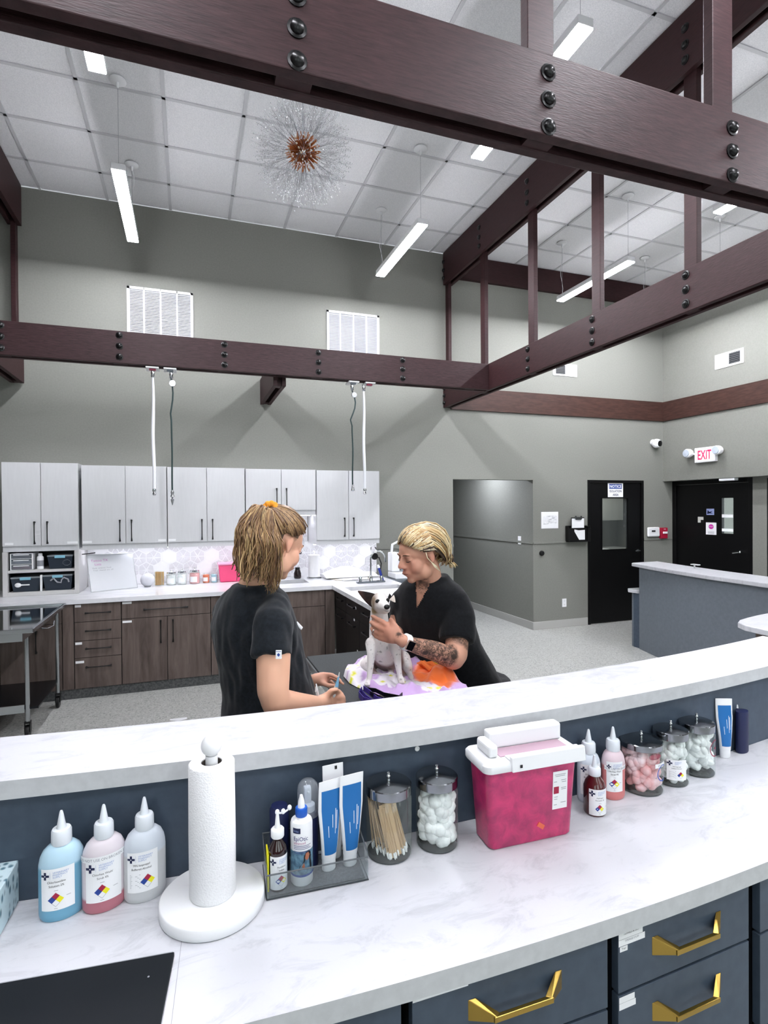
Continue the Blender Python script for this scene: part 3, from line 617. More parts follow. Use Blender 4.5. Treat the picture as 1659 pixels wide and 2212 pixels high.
t = thing('white_strip', 'narrow white upright strip between the two lower bins', 'divider', (-1.348, 6.13, .953)); obj('strip', MB().box(-1.355, -1.340, 6.10, 6.13, .953, 1.11), M['white'], t, bevel=.002)

# base cabinets
BY = 5.70
def basecab(label, x0, x1, parts, m=None, ctop=.874):
    m = m or M['wood']; t = thing('base_cabinet', label, 'cabinet', ((x0+x1)/2, BY+.3, 0))
    obj('carcass', MB().box(x0+.001, x1-.001, BY+.021, YW-.001, .09, ctop), m if m is not M['wood'] else M['drk'], t)
    for kind, a, b, z0, z1, hd in parts:
        d = obj(kind, MB().box(a+.0025, b-.0025, BY, BY+.019, z0+.0025, z1-.0025), m, t, bevel=.0012)
        if hd: pull(d, (hd[0], BY, hd[1]), hd[2], hd[3])
    return t
Xa, Za = (1, 0, 0), (0, 0, 1)
t = basecab('grey-brown two-door base cabinet behind the steel cart', -2.05, -1.098, [('door', -2.05, -1.58, .09, .70, (-1.63, .55, Za, .2)), ('door', -1.58, -1.098, .09, .70, (-1.30, .55, Za, .2)), ('drawer', -2.05, -1.098, .70, .872, (-1.5, .78, Xa, .3))])
t = basecab('narrow grey-brown filler cabinet right of the steel cart', -1.096, -1.002, [('panel', -1.096, -1.002, .09, .872, None)])
t = basecab('grey-brown base cabinet with four stacked drawers and black pulls', -1.0, -.608, [('drawer', -1.0, -.608, .703, .872, (-.80, .785, Xa, .215)), ('drawer', -1.0, -.608, .529, .703, (-.80, .62, Xa, .215)), ('drawer', -1.0, -.608, .372, .529, (-.80, .457, Xa, .215)), ('drawer', -1.0, -.608, .09, .372, (-.80, .287, Xa, .215))])
for z, w_ in ((.84, .05), (.497, .055), (.325, .07)): sticker(t, (-.992, BY, z), w_, .022)
t = basecab('grey-brown base cabinet with one wide drawer over two doors', -.606, .192, [('drawer', -.606, .192, .705, .872, (-.215, .785, Xa, .40)), ('door', -.606, -.207, .09, .705, (-.265, .565, Za, .215)), ('door', -.207, .192, .09, .705, (-.155, .565, Za, .215))])
for z in (.845, .668): sticker(t, (-.598, BY, z), .08, .02)
t = basecab('grey-brown base cabinet hidden behind the ponytailed woman', .194, .80, [('drawer', .194, .80, .705, .872, (.5, .785, Xa, .3)), ('door', .194, .80, .09, .705, (.74, .565, Za, .215))])
t = basecab('grey-brown base cabinet right of the ponytailed woman, before the corner', .802, 1.345, [('drawer', .802, 1.345, .703, .872, None), ('door', .802, 1.345, .09, .703, (.89, .57, Za, .215))], ctop=.685)
t = basecab('dark narrow corner filler meeting the black sink cabinets', 1.347, 1.45, [('panel', 1.347, 1.45, .09, .872, None)])
obj('toe_kick', MB().box(-2.05, 1.47, BY+.012, BY+.02, 0, .089), M['toe'], None, kind='structure').name = 'baseboard_cabinets'
# countertop with a sink cut-out, as one thing
t = thing('rear_countertop', 'long white quartz counter along the rear cabinets', 'countertop', (-.3, 6.1, .875))
def slab(name, x0, x1, y0, y1, m, par, hole=None, z0=.875, z1=.9145, bv=.003):
    mb = MB()
    if hole is None: mb.box(x0, x1, y0, y1, z0, z1)
    else:
        a, b, c, d = hole
        mb.box(x0, a, y0, y1, z0, z1).box(b, x1, y0, y1, z0, z1).box(a, b, y0, c, z0, z1).box(a, b, d, y1, z0, z1)
    return obj(name, mb, m, par)
slab('slab', -2.06, 1.418, 5.672, YW-.0005, M['quartz'], t, (.82, 1.24, 6.0, 6.30))
sk = obj('sink_basin', MB().box(.81, .822, 5.99, 6.31, .70, .8745).box(1.238, 1.25, 5.99, 6.31, .70, .8745).box(.822, 1.238, 5.99, 6.002, .70, .8745).box(.822, 1.238, 6.298, 6.31, .70, .8745).box(.81, 1.25, 5.99, 6.31, .69, .70), M['blackcab'], t)
# backsplash mosaic
t = thing('backsplash', 'white backsplash of pale grey star-and-hexagon mosaic behind the counter', 'backsplash', (.5, YW, .92))
obj('grout_sheet', MB().box(-1.02, 2.22, YW-.012, YW-.0008, .9152, 1.336).box(.578, 1.345, YW-.012, YW-.0008, 1.336, 1.655), M['backsp'], t)
RH = .088; protos = {}
def hexpt(cx, cz, k, r): return (cx+r*cos(pi/6+k*pi/3), cz+r*sin(pi/6+k*pi/3))
def tilept(poly, th=.006):
    n = len(poly); V = [(x, YW-.0125, z) for x, z in poly]+[(x, YW-.0125-th, z) for x, z in poly]
    return MB().add(V, [tuple(range(n)), tuple(range(2*n-1, n-1, -1))]+[(i, n+i, n+(i+1) % n, (i+1) % n) for i in range(n)])
def clip(poly, ax, v, keep):
    out = []
    for i in range(len(poly)):
        p, q_ = poly[i], poly[(i+1) % len(poly)]; a = (p[ax]-v)*keep; b_ = (q_[ax]-v)*keep
        if a >= 0: out.append(p)
        if a*b_ < 0: u = a/(a-b_); out.append((p[0]+(q_[0]-p[0])*u, p[1]+(q_[1]-p[1])*u))
    return out
def puttile(poly, key, x, z, m):
    top = 1.333 if not (.60 < sum(p[0] for p in poly)/len(poly) < 1.33) else 1.652
    c = poly
    for ax, v, k in ((1, .9175, 1), (1, top, -1), (0, -1.015, 1), (0, 2.215, -1)) + (((0, .582, 1), (0, 1.342, -1)) if top > 1.5 and max(p[1] for p in poly) > 1.333 else ()):
        c = clip(c, ax, v, k)
        if len(c) < 3: return
    xs_ = [p[0] for p in c]; zs_ = [p[1] for p in c]
    if max(xs_)-min(xs_) < .008 or max(zs_)-min(zs_) < .008: return
    if c == poly:
        if key in protos: q_ = protos[key]; inst('tile', q_[0], t, (x-q_[1], 0, z-q_[2])); return
        protos[key] = (obj('tile', tilept(poly), m, t), x, z); return
    obj('tile', tilept(c), m, t)
row = 0; z = .915+.02
while z < 1.74:
    x = -.98+(RH*math.sqrt(3)/2 if row % 2 else 0); col = 0
    if z > 1.42: x += RH*math.sqrt(3)*8; col = 8
    while x < (2.30 if z < 1.42 else 1.45):
        typ = (col+2*(row % 2)+row//2) % 3
        if typ == 0: puttile([hexpt(x, z, k, RH*.93) for k in range(6)], 'hex', x, z, M['tilew'])
        else:
            for k in range(6):
                a = hexpt(x, z, k, RH*.93); b = hexpt(x, z, k+1, RH*.93); mx, mz = (a[0]+b[0])/2, (a[1]+b[1])/2; c = hexpt(x, z, k-1, RH*.93); nx, nz = (a[0]+c[0])/2, (a[1]+c[1])/2
                dx, dz = (a[0]-x)*.09, (a[1]-z)*.09; poly = [(x+dx*1.3, z+dz*1.3), (nx+dx*.3, nz+dz*.3), (a[0], a[1]), (mx+dx*.3, mz+dz*.3)]
                cxx = sum(p[0] for p in poly)/4; czz = sum(p[1] for p in poly)/4; puttile([(cxx+(p[0]-cxx)*.90, czz+(p[1]-czz)*.90) for p in poly], ('k', k), x, z, M['tileg'])
        x += RH*math.sqrt(3); col += 1
    z += RH*1.5; row += 1
# under-cabinet LED strips
for x0, x1, z in ((-.985, .56, 1.334), (.60, 1.33, 1.654), (1.36, 2.09, 1.314)):
    t = thing('led_strip', 'thin lit strip under the wall cabinets, %s' % ('over the whiteboard and jars' if x0 < 0 else 'under the short cabinet' if x0 < 1 else 'over the paper roll'), 'lamp', ((x0+x1)/2, 6.35, z))
    obj('channel', MB().box(x0, x1, 6.33, 6.36, z-.004, z+.0025), M['white'], t); obj('diffuser', MB().box(x0+.004, x1-.004, 6.333, 6.357, z-.010, z-.0042), M['strip'], t)

# ================================================================ sink peninsula (black cabinets facing left)
t = thing('sink_cabinets', 'black sink cabinets running forward from the rear corner, facing left', 'cabinet', (1.8, 5.0, 0))
obj('carcass', MB().box(1.475, 2.10, 4.32, 5.695, .09, .645).box(1.475, 1.487, 4.32, 5.695, .645, .872).box(1.487, 2.10, 4.32, 4.335, .645, .872).box(2.103, 2.115, 4.32, 5.695, .09, .872), M['blackcab'], t)
for (a, b, z0, z1) in ((5.28, 5.67, .70, .868), (5.28, 5.67, .10, .695), (4.82, 5.275, .70, .868), (4.82, 5.275, .10, .695), (4.34, 4.815, .70, .868), (4.34, 4.815, .40, .695), (4.34, 4.815, .10, .395)):
    d = obj('drawer' if z1-z0 < .4 else 'door', MB().box(1.455, 1.4745, a, b, z0, z1), M['blackcab'], t, bevel=.002)
    zc = z1-.07
    pull(d, (1.455, (a+b)/2, zc), (0, 1, 0), .22, (-1, 0, 0), M['bolt'])
for (y, z) in ((5.45, .86), (5.0, .67), (4.9, .40), (4.95, .79)):
    obj('sticker', MB().quadmap(arr((1.4542, y, z), (0, -1, 0), (0, 0, 1)), 0, .035, 0, .022), M['labelw'], t)
obj('toe_kick', MB().box(1.52, 2.08, 4.36, 5.69, 0, .088), M['drk'], t)
t = thing('peninsula_countertop', 'white counter slab with a wide sink, behind the dog', 'countertop', (1.8, 5.2, .875))
slab('slab', 1.4185, 2.16, 4.28, YW-.0005, M['quartz'], t, (1.50, 2.09, 4.45, 5.50))
b = MB(); hx = (1.50, 2.09, 4.45, 5.50)
b.box(1.488, 1.50, 4.438, 5.512, .66, .8745).box(2.09, 2.102, 4.438, 5.512, .66, .8745).box(1.50, 2.09, 4.438, 4.45, .66, .8745).box(1.50, 2.09, 5.50, 5.512, .66, .8745).box(1.488, 2.102, 4.438, 5.512, .65, .66)
obj('sink_basin', b, mat('sink_dark', '#1b1b1e', .3, metal=.3), t)
obj('sink_grid', MB().box(1.512, 2.078, 4.46, 5.35, .884, .898), noisy(mat('sink_insert', '#d9dadd', .25), '#d5d6da', '#f2f3f5', 4, 3, .35, .6), t)
t = thing('faucet', 'chrome gooseneck faucet behind the peninsula sink', 'faucet', (1.86, 5.72, .915))
obj('deck_plate', MB().box(1.70, 2.02, 5.69, 5.75, .915, .935), mat('dark_chrome', '#70757c', .15, metal=1), t, bevel=.005)
fb = Vector((1.86, 5.72, .935)); pts = [fb, fb+Vector((0, 0, .24))]+[fb+Vector((.085-.085*cos(a), 0, .24+.085*sin(a))) for a in [k*pi/8 for k in range(1, 9)]]+[fb+Vector((.17, 0, .20))]
obj('spout', MB().tube(pts, .010, 10), M['chrome'], t, smooth=True); obj('spout_base', MB().lathe([(.022, 0), (.02, .03), (.011, .06)], fb, 16), M['chrome'], t, smooth=True)
for s in (-.12, .12): obj('tap_handle', MB().lathe([(.018, 0), (.016, .03), (.022, .034), (.02, .05), (.005, .055)], fb+Vector((s, 0, 0)), 14), M['chrome'], t, smooth=True)

# ================================================================ curved near station
t = thing('station_ledge', 'raised curved white ledge of the near station, its grey edge facing us', 'ledge', (.68, 1.42, 1.13))
obj('slab', arcstrip(MB(), 8.752, 9.005, -14, 10.9, 1.13, 1.17, 60), [M['lamin'], M['edge']], t)
o = t.children[0]; me = o.data
for p in me.polygons: p.material_index = 0 if abs(p.normal.z) > .5 else 1
t = thing('station_wall', 'slate blue curved upstand behind the jars, between counter and ledge', 'partition', (.68, 1.34, 0))
obj('panel', arcstrip(MB(), 8.80, 8.985, -14, 10.85, 0, 1.1295, 60), M['slate'], t)
for o in t.children: o.data.materials[0] = M['navy']
a = arcp(-.83, 8.986, 1.115); dt, do = arcdir(-.83)
obj('screw_cap', MB().lathe([(.002, .0), (.0065, 0), (.0065, .002), (.003, .003), (.002, .001)], a, 16, M=Vector((0, 0, 1)).rotation_difference(do).to_matrix()), M['white'], t, smooth=True)
t = thing('near_countertop', 'curved marbled white counter in the foreground with a grey edge band', 'countertop', (.68, 1.1, .86))
o = obj('slab', arcstrip(MB(), 8.986, 9.40, -14, 10.85, .86, .90, 60), [M['lamin'], M['edge']], t)
for p in o.data.polygons: p.material_index = 0 if abs(p.normal.z) > .5 else 1
s0 = arcp(-4.38, 9.0, .9002); s1 = arcp(-4.38, 9.398, .9002); dt, do = arcdir(-4.38)
obj('seam', MB().add([s0-dt*.0005, s1-dt*.0005, s1+dt*.0005, s0+dt*.0005], [(0, 1, 2, 3)]), M['inkg'], t)
t = thing('black_sheet', 'flat matte black slab lying on the near counter, cut by the lower left corner', 'mat', (-.2, 1.03, .9005))
obj('slab', MB().prism([(-.034, 1.104), (-.46, 1.15), (-.47, .955), (-.052, .955)], .9005, .9085), mat('matte_black_sheet', '#0d1218', .6, spec=.2), t, bevel=.0015)
obj('edge_line', MB().add([(-.036, 1.1045, .9087), (-.46, 1.1505, .9087), (-.46, 1.1490, .9087), (-.036, 1.103, .9087)], [(0, 1, 2, 3)]), M['inkg'], t)
obj('dot', MB().ball((-.076, 1.06, .9087), (.002, .002, .0004), 8, 4), M['inkg'], t)
# outlet on the upstand behind the paper roll
dt, do = arcdir(-4.05); c = arcp(-4.05, 8.9862, 1.005)
t = thing('wall_outlet', 'white outlet plate on the slate upstand, half hidden by the paper roll', 'outlet', tuple(c))
obj('plate', MB().obox(c+do*.004, dt, (0, 0, 1), do, .040, .062, .0038), M['white'], t, bevel=.002)
mb = MB()
for s in (-.026, .026): mb.obox(c+do*.0085+Vector((0, 0, s)), dt, (0, 0, 1), do, .016, .016, .0006)
obj('socket', mb, M['whitem'], t, bevel=.001)

# front drawer units
def flat(phi0, phi1, r): p0, p1 = arcp(phi0, r), arcp(phi1, r); d = (p1-p0).normalized(); return p0, p1, d, Vector((d.y, -d.x, 0))
def front(label, p0, p1, rows, hd=1):
    a, b, d, out = flat(p0, p1, 9.383); W_ = (b-a).length; t = thing('drawer_unit', label, 'cabinet', ((a+b)/2-out*.2))
    mb = MB(); inn = 9.05; q0, q1 = arcp(p0+.02, 9.36), arcp(p1-.02, 9.36); r0, r1 = arcp(p0+.02, inn), arcp(p1-.02, inn)
    mb.prism([(q0.x, q0.y), (q1.x, q1.y), (r1.x, r1.y), (r0.x, r0.y)], .09, .8585); obj('carcass', mb, M['drk'], t)
    res = []
    for (z0, z1) in rows:
        o = obj('drawer', MB().obox((a+b)/2-out*.0095+Vector((0, 0, (z0+z1)/2)), d, (0, 0, 1), out, W_/2-.001, (z1-z0)/2-.0015, .0095), M['navy'], t, bevel=.0012)
        res.append(o)
        if hd:
            c = (a+b)/2+Vector((0, 0, z1-.065)); hw = .105; hb = MB()
            zc = Vector((0, 0, -.006))
            for s in (-1, 1):   # flared wedge feet that slope out from the face to the bar
                f0 = c+d*s*hw; i0 = c+d*s*(hw-.045)
                V = [f0+Vector((0, 0, .020)), f0+Vector((0, 0, -.020)), f0-d*s*.016+Vector((0, 0, -.020)), f0-d*s*.016+Vector((0, 0, .020)),
                     i0+out*.030+zc+Vector((0, 0, .0055)), i0+out*.030+zc+Vector((0, 0, -.0055)), i0-d*s*.010+out*.022+zc+Vector((0, 0, -.0055)), i0-d*s*.010+out*.022+zc+Vector((0, 0, .0055))]
                hb.add(V, [(3, 2, 1, 0), (4, 5, 6, 7), (0, 1, 5, 4), (1, 2, 6, 5), (2, 3, 7, 6), (3, 0, 4, 7)])
            hb.obox(c+out*.026+zc, d, (0, 0, 1), out, hw-.040, .0055, .0042)
            obj('handle', hb, M['gold'], o, bevel=.0012)
    return t, res, a, d, out
rows = [(.718, .8575), (.49, .715), (.10, .487)]
def lab(par, a, d, out, x, z, w_, h_, txt, sz=.0075, m=None):
    q = arr(a+Vector((0, 0, z)), d, (0, 0, 1), out*.0007); mb = MB(); mb.quadmap(q, x, x+w_, 0, h_); o = obj('label', mb, M['labelw'], par)
    if txt:
        q2 = arr(a+Vector((0, 0, z)), d, (0, 0, 1), out*.0012); tb = MB()
        for k, s in enumerate(txt): tb.text(q2, s, x+w_/2, h_-sz*1.05-k*sz*1.55, sz, 'CENTER', .95)
        obj('lettering', tb, m or M['ink'], o if par.parent is None else par)
t, res, a, d, out = front('slate drawer unit with brass pull and a BLOOD COLLECTION TUBES label', -1.884, .783, [(.699, .8575), (.47, .696), (.10, .467)])
lab(res[0], a, d, out, .002, .840, .112, .0145, ['BLOOD COLLECTION TUBES'], .0066)
t, res, a, d, out = front('slate drawer unit with two paper labels at its top left corner', .938, 3.372, rows)
lab(res[0], a, d, out, .002, .832, .066, .0155, ['TOWELS & ISO'], .0065); lab(res[0], a, d, out, .002, .818, .072, .0135, ['SYRINGE STUFF'], .0058, M['inkg']); lab(res[0], a, d, out, .005, .806, .021, .011, ['Trap!'], .006)
lab(res[1], a, d, out, .003, .698, .042, .013, None); lab(res[1], a, d, out, .003, .684, .045, .0135, None)
front('slate drawer unit at the lower right corner, mostly cropped', 3.605, 6.05, rows)
front('slate drawer unit beyond the right edge of the photo', 6.25, 8.70, rows)
front('slate drawer unit left of the labelled one, under the counter edge', -4.62, -2.00, rows)
front('slate drawer unit beyond the left edge of the photo', -7.30, -4.75, rows)

# ================================================================ second station on the right
def pxy(l): return [(x, y) for x, y in l]
face = [(5.125, 5.27), (5.04, 4.95), (4.97, 4.55), (4.925, 4.1), (4.91, 3.6), (4.92, 2.6)]
n = len(face)
def offs(l, o): return [(x+o, y) for x, y in l]
t = thing('reception_partition', 'slate blue curved partition of the second station at the right', 'partition', (5.0, 4.2, 0))
mb = MB(); mb.prism(face+list(reversed(offs(face, .14))), .0, .989); obj('panel', mb, M['slate'], t)
t = thing('reception_ledge', 'raised white ledge of the second station, in front of the black entry doors', 'ledge', (5.1, 4.2, .99))
lf_ = [(5.155, 5.40), (5.12, 5.385), (5.02, 5.0), (4.935, 4.55), (4.885, 4.1), (4.865, 3.6), (4.87, 2.55)]; rt = [(5.33, 2.55), (5.33, 3.6), (5.38, 4.3), (5.46, 4.9), (5.56, 5.42)]
obj('slab', MB().prism(lf_+rt, .99, 1.03), M['lamin'], t, bevel=.006)
t = thing('reception_desk', 'lower white-topped desk end behind the second station partition', 'desk', (5.5, 5.0, 0))
obj('desktop', MB().prism([(5.10, 5.42), (5.13, 5.30), (5.27, 5.27), (5.27, 2.6), (5.85, 2.6), (5.85, 5.1), (5.6, 5.46), (5.14, 5.47)], .665, .705), M['lamin'], t, bevel=.005)
obj('end_panel', MB().box(5.155, 5.75, 5.38, 5.42, 0, .664), M['slate'], t, bevel=.002); obj('end_post', MB().box(5.14, 5.20, 5.28, 5.379, 0, .664), M['navy'], t, bevel=.002)
t = thing('small_holder', 'tiny white T-shaped piece standing on the right station ledge', 'holder', (5.32, 4.9, 1.03))
obj('stem', MB().box(5.315, 5.327, 4.66, 4.672, 1.0305, 1.065), M['white'], t); obj('bar', MB().box(5.30, 5.345, 4.61, 4.70, 1.0655, 1.075), M['white'], t)
t = thing('side_counter', 'rounded white counter corner with grey wood cabinet, at the right edge', 'counter', (4.2, 2.7, 0))
cp = [(3.62, 2.0), (3.62, 2.60), (3.63, 2.78), (3.68, 2.87), (3.77, 2.925), (3.90, 2.965), (4.04, 3.0), (4.6, 3.1), (4.6, 2.0)]
obj('countertop', MB().prism(list(reversed(cp)), .86, .90), M['lamin'], t, bevel=.006)
obj('cabinet', MB().box(3.71, 4.55, 2.05, 2.76, .0, .8595), M['wood'], t); obj('door_seam', MB().box(3.7085, 3.7105, 2.50, 2.506, .02, .85), M['drk'], t)

# ================================================================ stainless cart at the left
t = thing('steel_cart', 'stainless wheeled exam cart at the left edge, before the rear cabinets', 'cart', (-1.5, 5.1, 0))
top = MB(); X0, X1, Y0, Y1 = -2.35, -1.045, 4.50, 5.62
top.box(X0+.02, X1-.02, Y0+.02, Y1-.02, .878, .886); obj('tray_top', top, M['steelm'], t)
obj('rim', MB().box(X0, X1, Y0, Y0+.022, .868, .90).box(X0, X1, Y1-.022, Y1, .868, .90).box(X0, X0+.022, Y0+.022, Y1-.022, .868, .90).box(X1-.022, X1, Y0+.022, Y1-.022, .868, .90), M['steel'], t, bevel=.004)
obj('apron', MB().box(X0+.08, X1-.08, Y0+.06, Y0+.075, .80, .8675).box(X1-.095, X1-.08, Y0+.075, Y1-.06, .80, .8675).box(X0+.08, X1-.08, Y1-.075, Y1-.06, .80, .8675), M['steel'], t, bevel=.002)
legs = [(-1.172, 4.86), (-1.10, 5.52), (-2.2, 4.86), (-2.2, 5.52)]
for i, (x, y) in enumerate(legs):
    lg = obj('leg', MB().tube([(x, y, .13), (x, y, .8675)], .017, 12), M['steel'], t, smooth=True)
    c = obj('caster', MB().lathe([(.012, -.013), (.045, -.013), (.05, -.008), (.05, .008), (.045, .013), (.012, .013)], (x, y, .0505), 20, M=Matrix.Rotation(pi/2, 3, 'Y')).box(x-.02, x-.015, y-.02, y+.02, .05, .12).box(x+.015, x+.02, y-.02, y+.02, .05, .12).box(x-.02, x+.02, y-.02, y+.02, .115, .13), M['black'], lg)
obj('shelf', MB().box(-2.22, -1.10, 4.86, 5.56, .22, .235), mat('cart_shelf_dark', '#1a1d21', .25, metal=.6), t); obj('shelf_rail', MB().box(-2.2, -1.19, 4.845, 4.86, .20, .26), M['steel'], t)
obj('side_hook', MB().tube([(-1.05, 4.75, .85), (-1.02, 4.8, .835), (-1.0, 4.9, .835), (-1.01, 4.97, .86)], .004, 6), M['steel'], t, smooth=True)
t = thing('floor_paper', 'small white scrap lying on the floor behind the ledge', 'scrap', (-.4, 5.0, 0))
obj('scrap', MB().add([(-0.168,4.848,0.003), (-0.099,4.802,0.003), (-0.032,4.826,0.004), (-0.032,4.869,0.004), (-0.125,4.867,0.006), (-0.161,4.878,0.003)], [(0, 1, 2, 3, 4, 5)]), M['labelw'], t)

# ================================================================ ceiling hoses
def hose(kind, x, zend, label, plate_x):
    t = thing('ceiling_hose', label, 'hose', (plate_x, 5.47, 3.0), 'hoses under the rear beam')
    pm = mat('port_'+kind+str(int(x*100)), '#a03050' if kind == 'white' else '#6d7680', .4)
    obj('port_plate', MB().box(plate_x-.055, plate_x+.055, 5.41, 5.56, 3.012, 3.024), M['white'], t, bevel=.003); obj('port', MB().box(plate_x-.028, plate_x+.028, 5.44, 5.475, 2.998, 3.0115), pm, t, bevel=.002)
    obj('fitting', MB().lathe([(.012, 0), (.018, -.02), (.014, -.04), (.02, -.05), (.009, -.065)], (x, 5.46, 2.998), 12), M['steel'], t, smooth=True)
    y = 5.46; zt = 2.935
    if kind == 'white':
        pts = [(x+.004*sin(k*.9)+(x-x)*k, y, zt-(zt-zend-.06)*k/10) for k in range(11)]; obj('tube', MB().tube(pts, [.010+.005*min(1, k/4) for k in range(11)], 12), mat('vinyl_'+str(int(x*100)), '#e2e4e8', .3, spec=.5), t, smooth=True)
        obj('end_fitting', MB().lathe([(.016, .06), (.018, .04), (.012, .03), (.018, .012), (.012, 0)], (x+.004*sin(9), y, zend), 12), M['chrome'], t, smooth=True)
    else:
        w_ = .014 if x < 1 else .035
        pts = [(x+w_*sin(k*.75)*(1 if k < 6 else .1), y, zt-(zt-zend-.10)*k/16) for k in range(17)]; obj('tube', MB().tube(pts, .0075, 10), mat('green_hose'+str(int(x*100)), '#15302f', .4), t, smooth=True)
        obj('gauge', MB().lathe([(.026, -.012), (.030, 0), (.026, .012)], (x+.012, y-.03, zt-.05), 18, M=Matrix.Rotation(pi/2, 3, 'X')), M['steel'], t, smooth=True)
        obj('end_fitting', MB().lathe([(.008, .11), (.016, .09), (.012, .07), (.02, .05), (.006, .035), (.016, .02), (.004, -.03)] if x < 1 else [(.008, .10), (.012, .08), (.02, .04), (.006, .03)], (x, y, zend), 12), M['steel'], t, smooth=True)
hose('white', -.298, 1.86, 'white vacuum tube hanging at the far left under the rear beam', -.300)
hose('green', -.142, 1.80, 'dark green hose with gauge, second from left under the rear beam', -.150)
hose('green', 1.590, 1.87, 'dark wavy hose with gauge, third from left under the rear beam', 1.600)
hose('white', 1.715, 1.87, 'white tube hanging rightmost under the rear beam', 1.775)

# ================================================================ things on the near counter
ZC = .9005
def ell(c, a, b, rot, face, off=.0006, z=0):
    """map (arc length, height) on an elliptic wall; face = angle (deg) of the label centre measured in the ellipse frame"""
    c = Vector(c); ts = np.linspace(0, 2*pi, 721); xs_ = a*np.cos(ts); ys_ = b*np.sin(ts)
    s_ = np.concatenate([[0], np.cumsum(np.hypot(np.diff(xs_), np.diff(ys_)))]); tot = s_[-1]; s0 = np.interp(R_(face) % (2*pi), ts, s_)
    def f(s, t_):
        th = float(np.interp((s0+s) % tot, s_, ts)); x = (a+off)*cos(th); y = (b+off)*sin(th)
        return Vector((c.x+x*cos(rot)-y*sin(rot), c.y+x*sin(rot)+y*cos(rot), c.z+t_))
    return f
def hazlabel(par, mk, w_, h_, t0, lines, small=False, box=False, strip=None, rows_=True):
    """white pharmacy label: blue-black cross, three pale lines, title, four-colour diamond"""
    f = mk(.0006); lb = obj('label', MB().quadmap(f, -w_/2, w_/2, t0, t0+h_, 14, 1), M['labelw'], par)
    g = mk(.0011); p = MB(); u = w_/10; cx_, cy_ = -w_*.36, t0+h_*.84; e = u*.36
    for (x, y, hw, hh) in ((0, 0, e, u*1.25), (-u*.8, 0, u*.45, e), (u*.8, 0, u*.45, e)): p.quadmap(g, cx_+x-hw, cx_+x+hw, cy_+y-hh, cy_+y+hh)
    p.m = 1; g2 = mk(.0014); p.polymap(g2, [(cx_+u*.22*cos(k*pi/3), cy_+u*.22*sin(k*pi/3)) for k in range(6)]); p.m = 2
    if rows_:
        for k, s in enumerate(('VETERINARY', 'PHARMACY', 'SUPPLY')): p.text(g, s, -w_*.13, t0+h_*(.885-.055*k), h_*.062, 'LEFT', .95)
    p.quadmap(g, -w_*.21, -w_*.205, t0+h_*.76, t0+h_*.93); p.m = 3
    for k, s in enumerate(lines): p.text(g, s, -w_*.03, t0+h_*(.66-.095*k), h_*.075, 'CENTER', .9)
    p.m = 4; dx, dy, D = (w_*.16 if box else -w_*.05), t0+h_*.26, h_*.17
    def q4(a, b): p.polymap(g, [(dx+a*D*.5, dy+b*D*.5), (dx+(a+1)*D*.5, dy+(b+0)*D*.5+D*.5*0), ] ) if 0 else None
    T = lambda x, y: (dx+x*D, dy+y*D)
    p.polymap(g, [T(0, 0), T(.5, .5), T(0, 1), T(-.5, .5)]); p.m = 5; p.polymap(g, [T(0, 0), T(-.5, .5), T(-1, 0), T(-.5, -.5)]); p.m = 6; p.polymap(g, [T(0, 0), T(.5, -.5), T(1, 0), T(.5, .5)])
    p.m = 7
    for (x0_, y0_, x1_, y1_) in ((-.5, -.5, 0, -1), (0, -1, .5, -.5)):
        p.polymap(g, [T(x0_, y0_), T(x1_, y1_), T(x1_, y1_+.06), T(x0_, y0_+.06)])
    if box:
        for k in range(10): p.quadmap(g, -w_*.40, -w_*(.06+.05*(k % 3)), t0+h_*(.12+.036*k), t0+h_*(.128+.036*k))
    else:
        p.quadmap(g, -w_*.10, w_*.02, t0+h_*.475, t0+h_*.485); p.quadmap(g, w_*.25, w_*.38, t0+h_*.30, t0+h_*.31); p.quadmap(g, -w_*.1, 0, t0+h_*.045, t0+h_*.055)
    obj('print', p, [M['navyp'], M['labelw'], M['inkb'], M['ink'], M['red'], M['blue'], M['yel'], M['inkg']], lb, recalc=False)
    return lb
def liquidmat(name, top, low, zl):
    """translucent plastic bottle; the liquid inside tints it below the fill line"""
    m = mat(name, top, .35, spec=.4); g = N(m, 'ShaderNodeTexCoord'); s = N(m, 'ShaderNodeSeparateXYZ'); L(m, g, 'Object', s, 0)
    r = N(m, 'ShaderNodeMapRange'); r.inputs['From Min'].default_value = zl-.003; r.inputs['From Max'].default_value = zl+.003; L(m, s, 'Z', r, 'Value')
    x = N(m, 'ShaderNodeMix', data_type='RGBA'); L(m, r, 0, x, 0); x.inputs[6].default_value = lin(low); x.inputs[7].default_value = lin(top); L(m, x, 2, P(m), 'Base Color')
    P(m).inputs['Subsurface Weight'].default_value = .25; P(m).inputs['Subsurface Radius'].default_value = (.02, .02, .02)
    return m
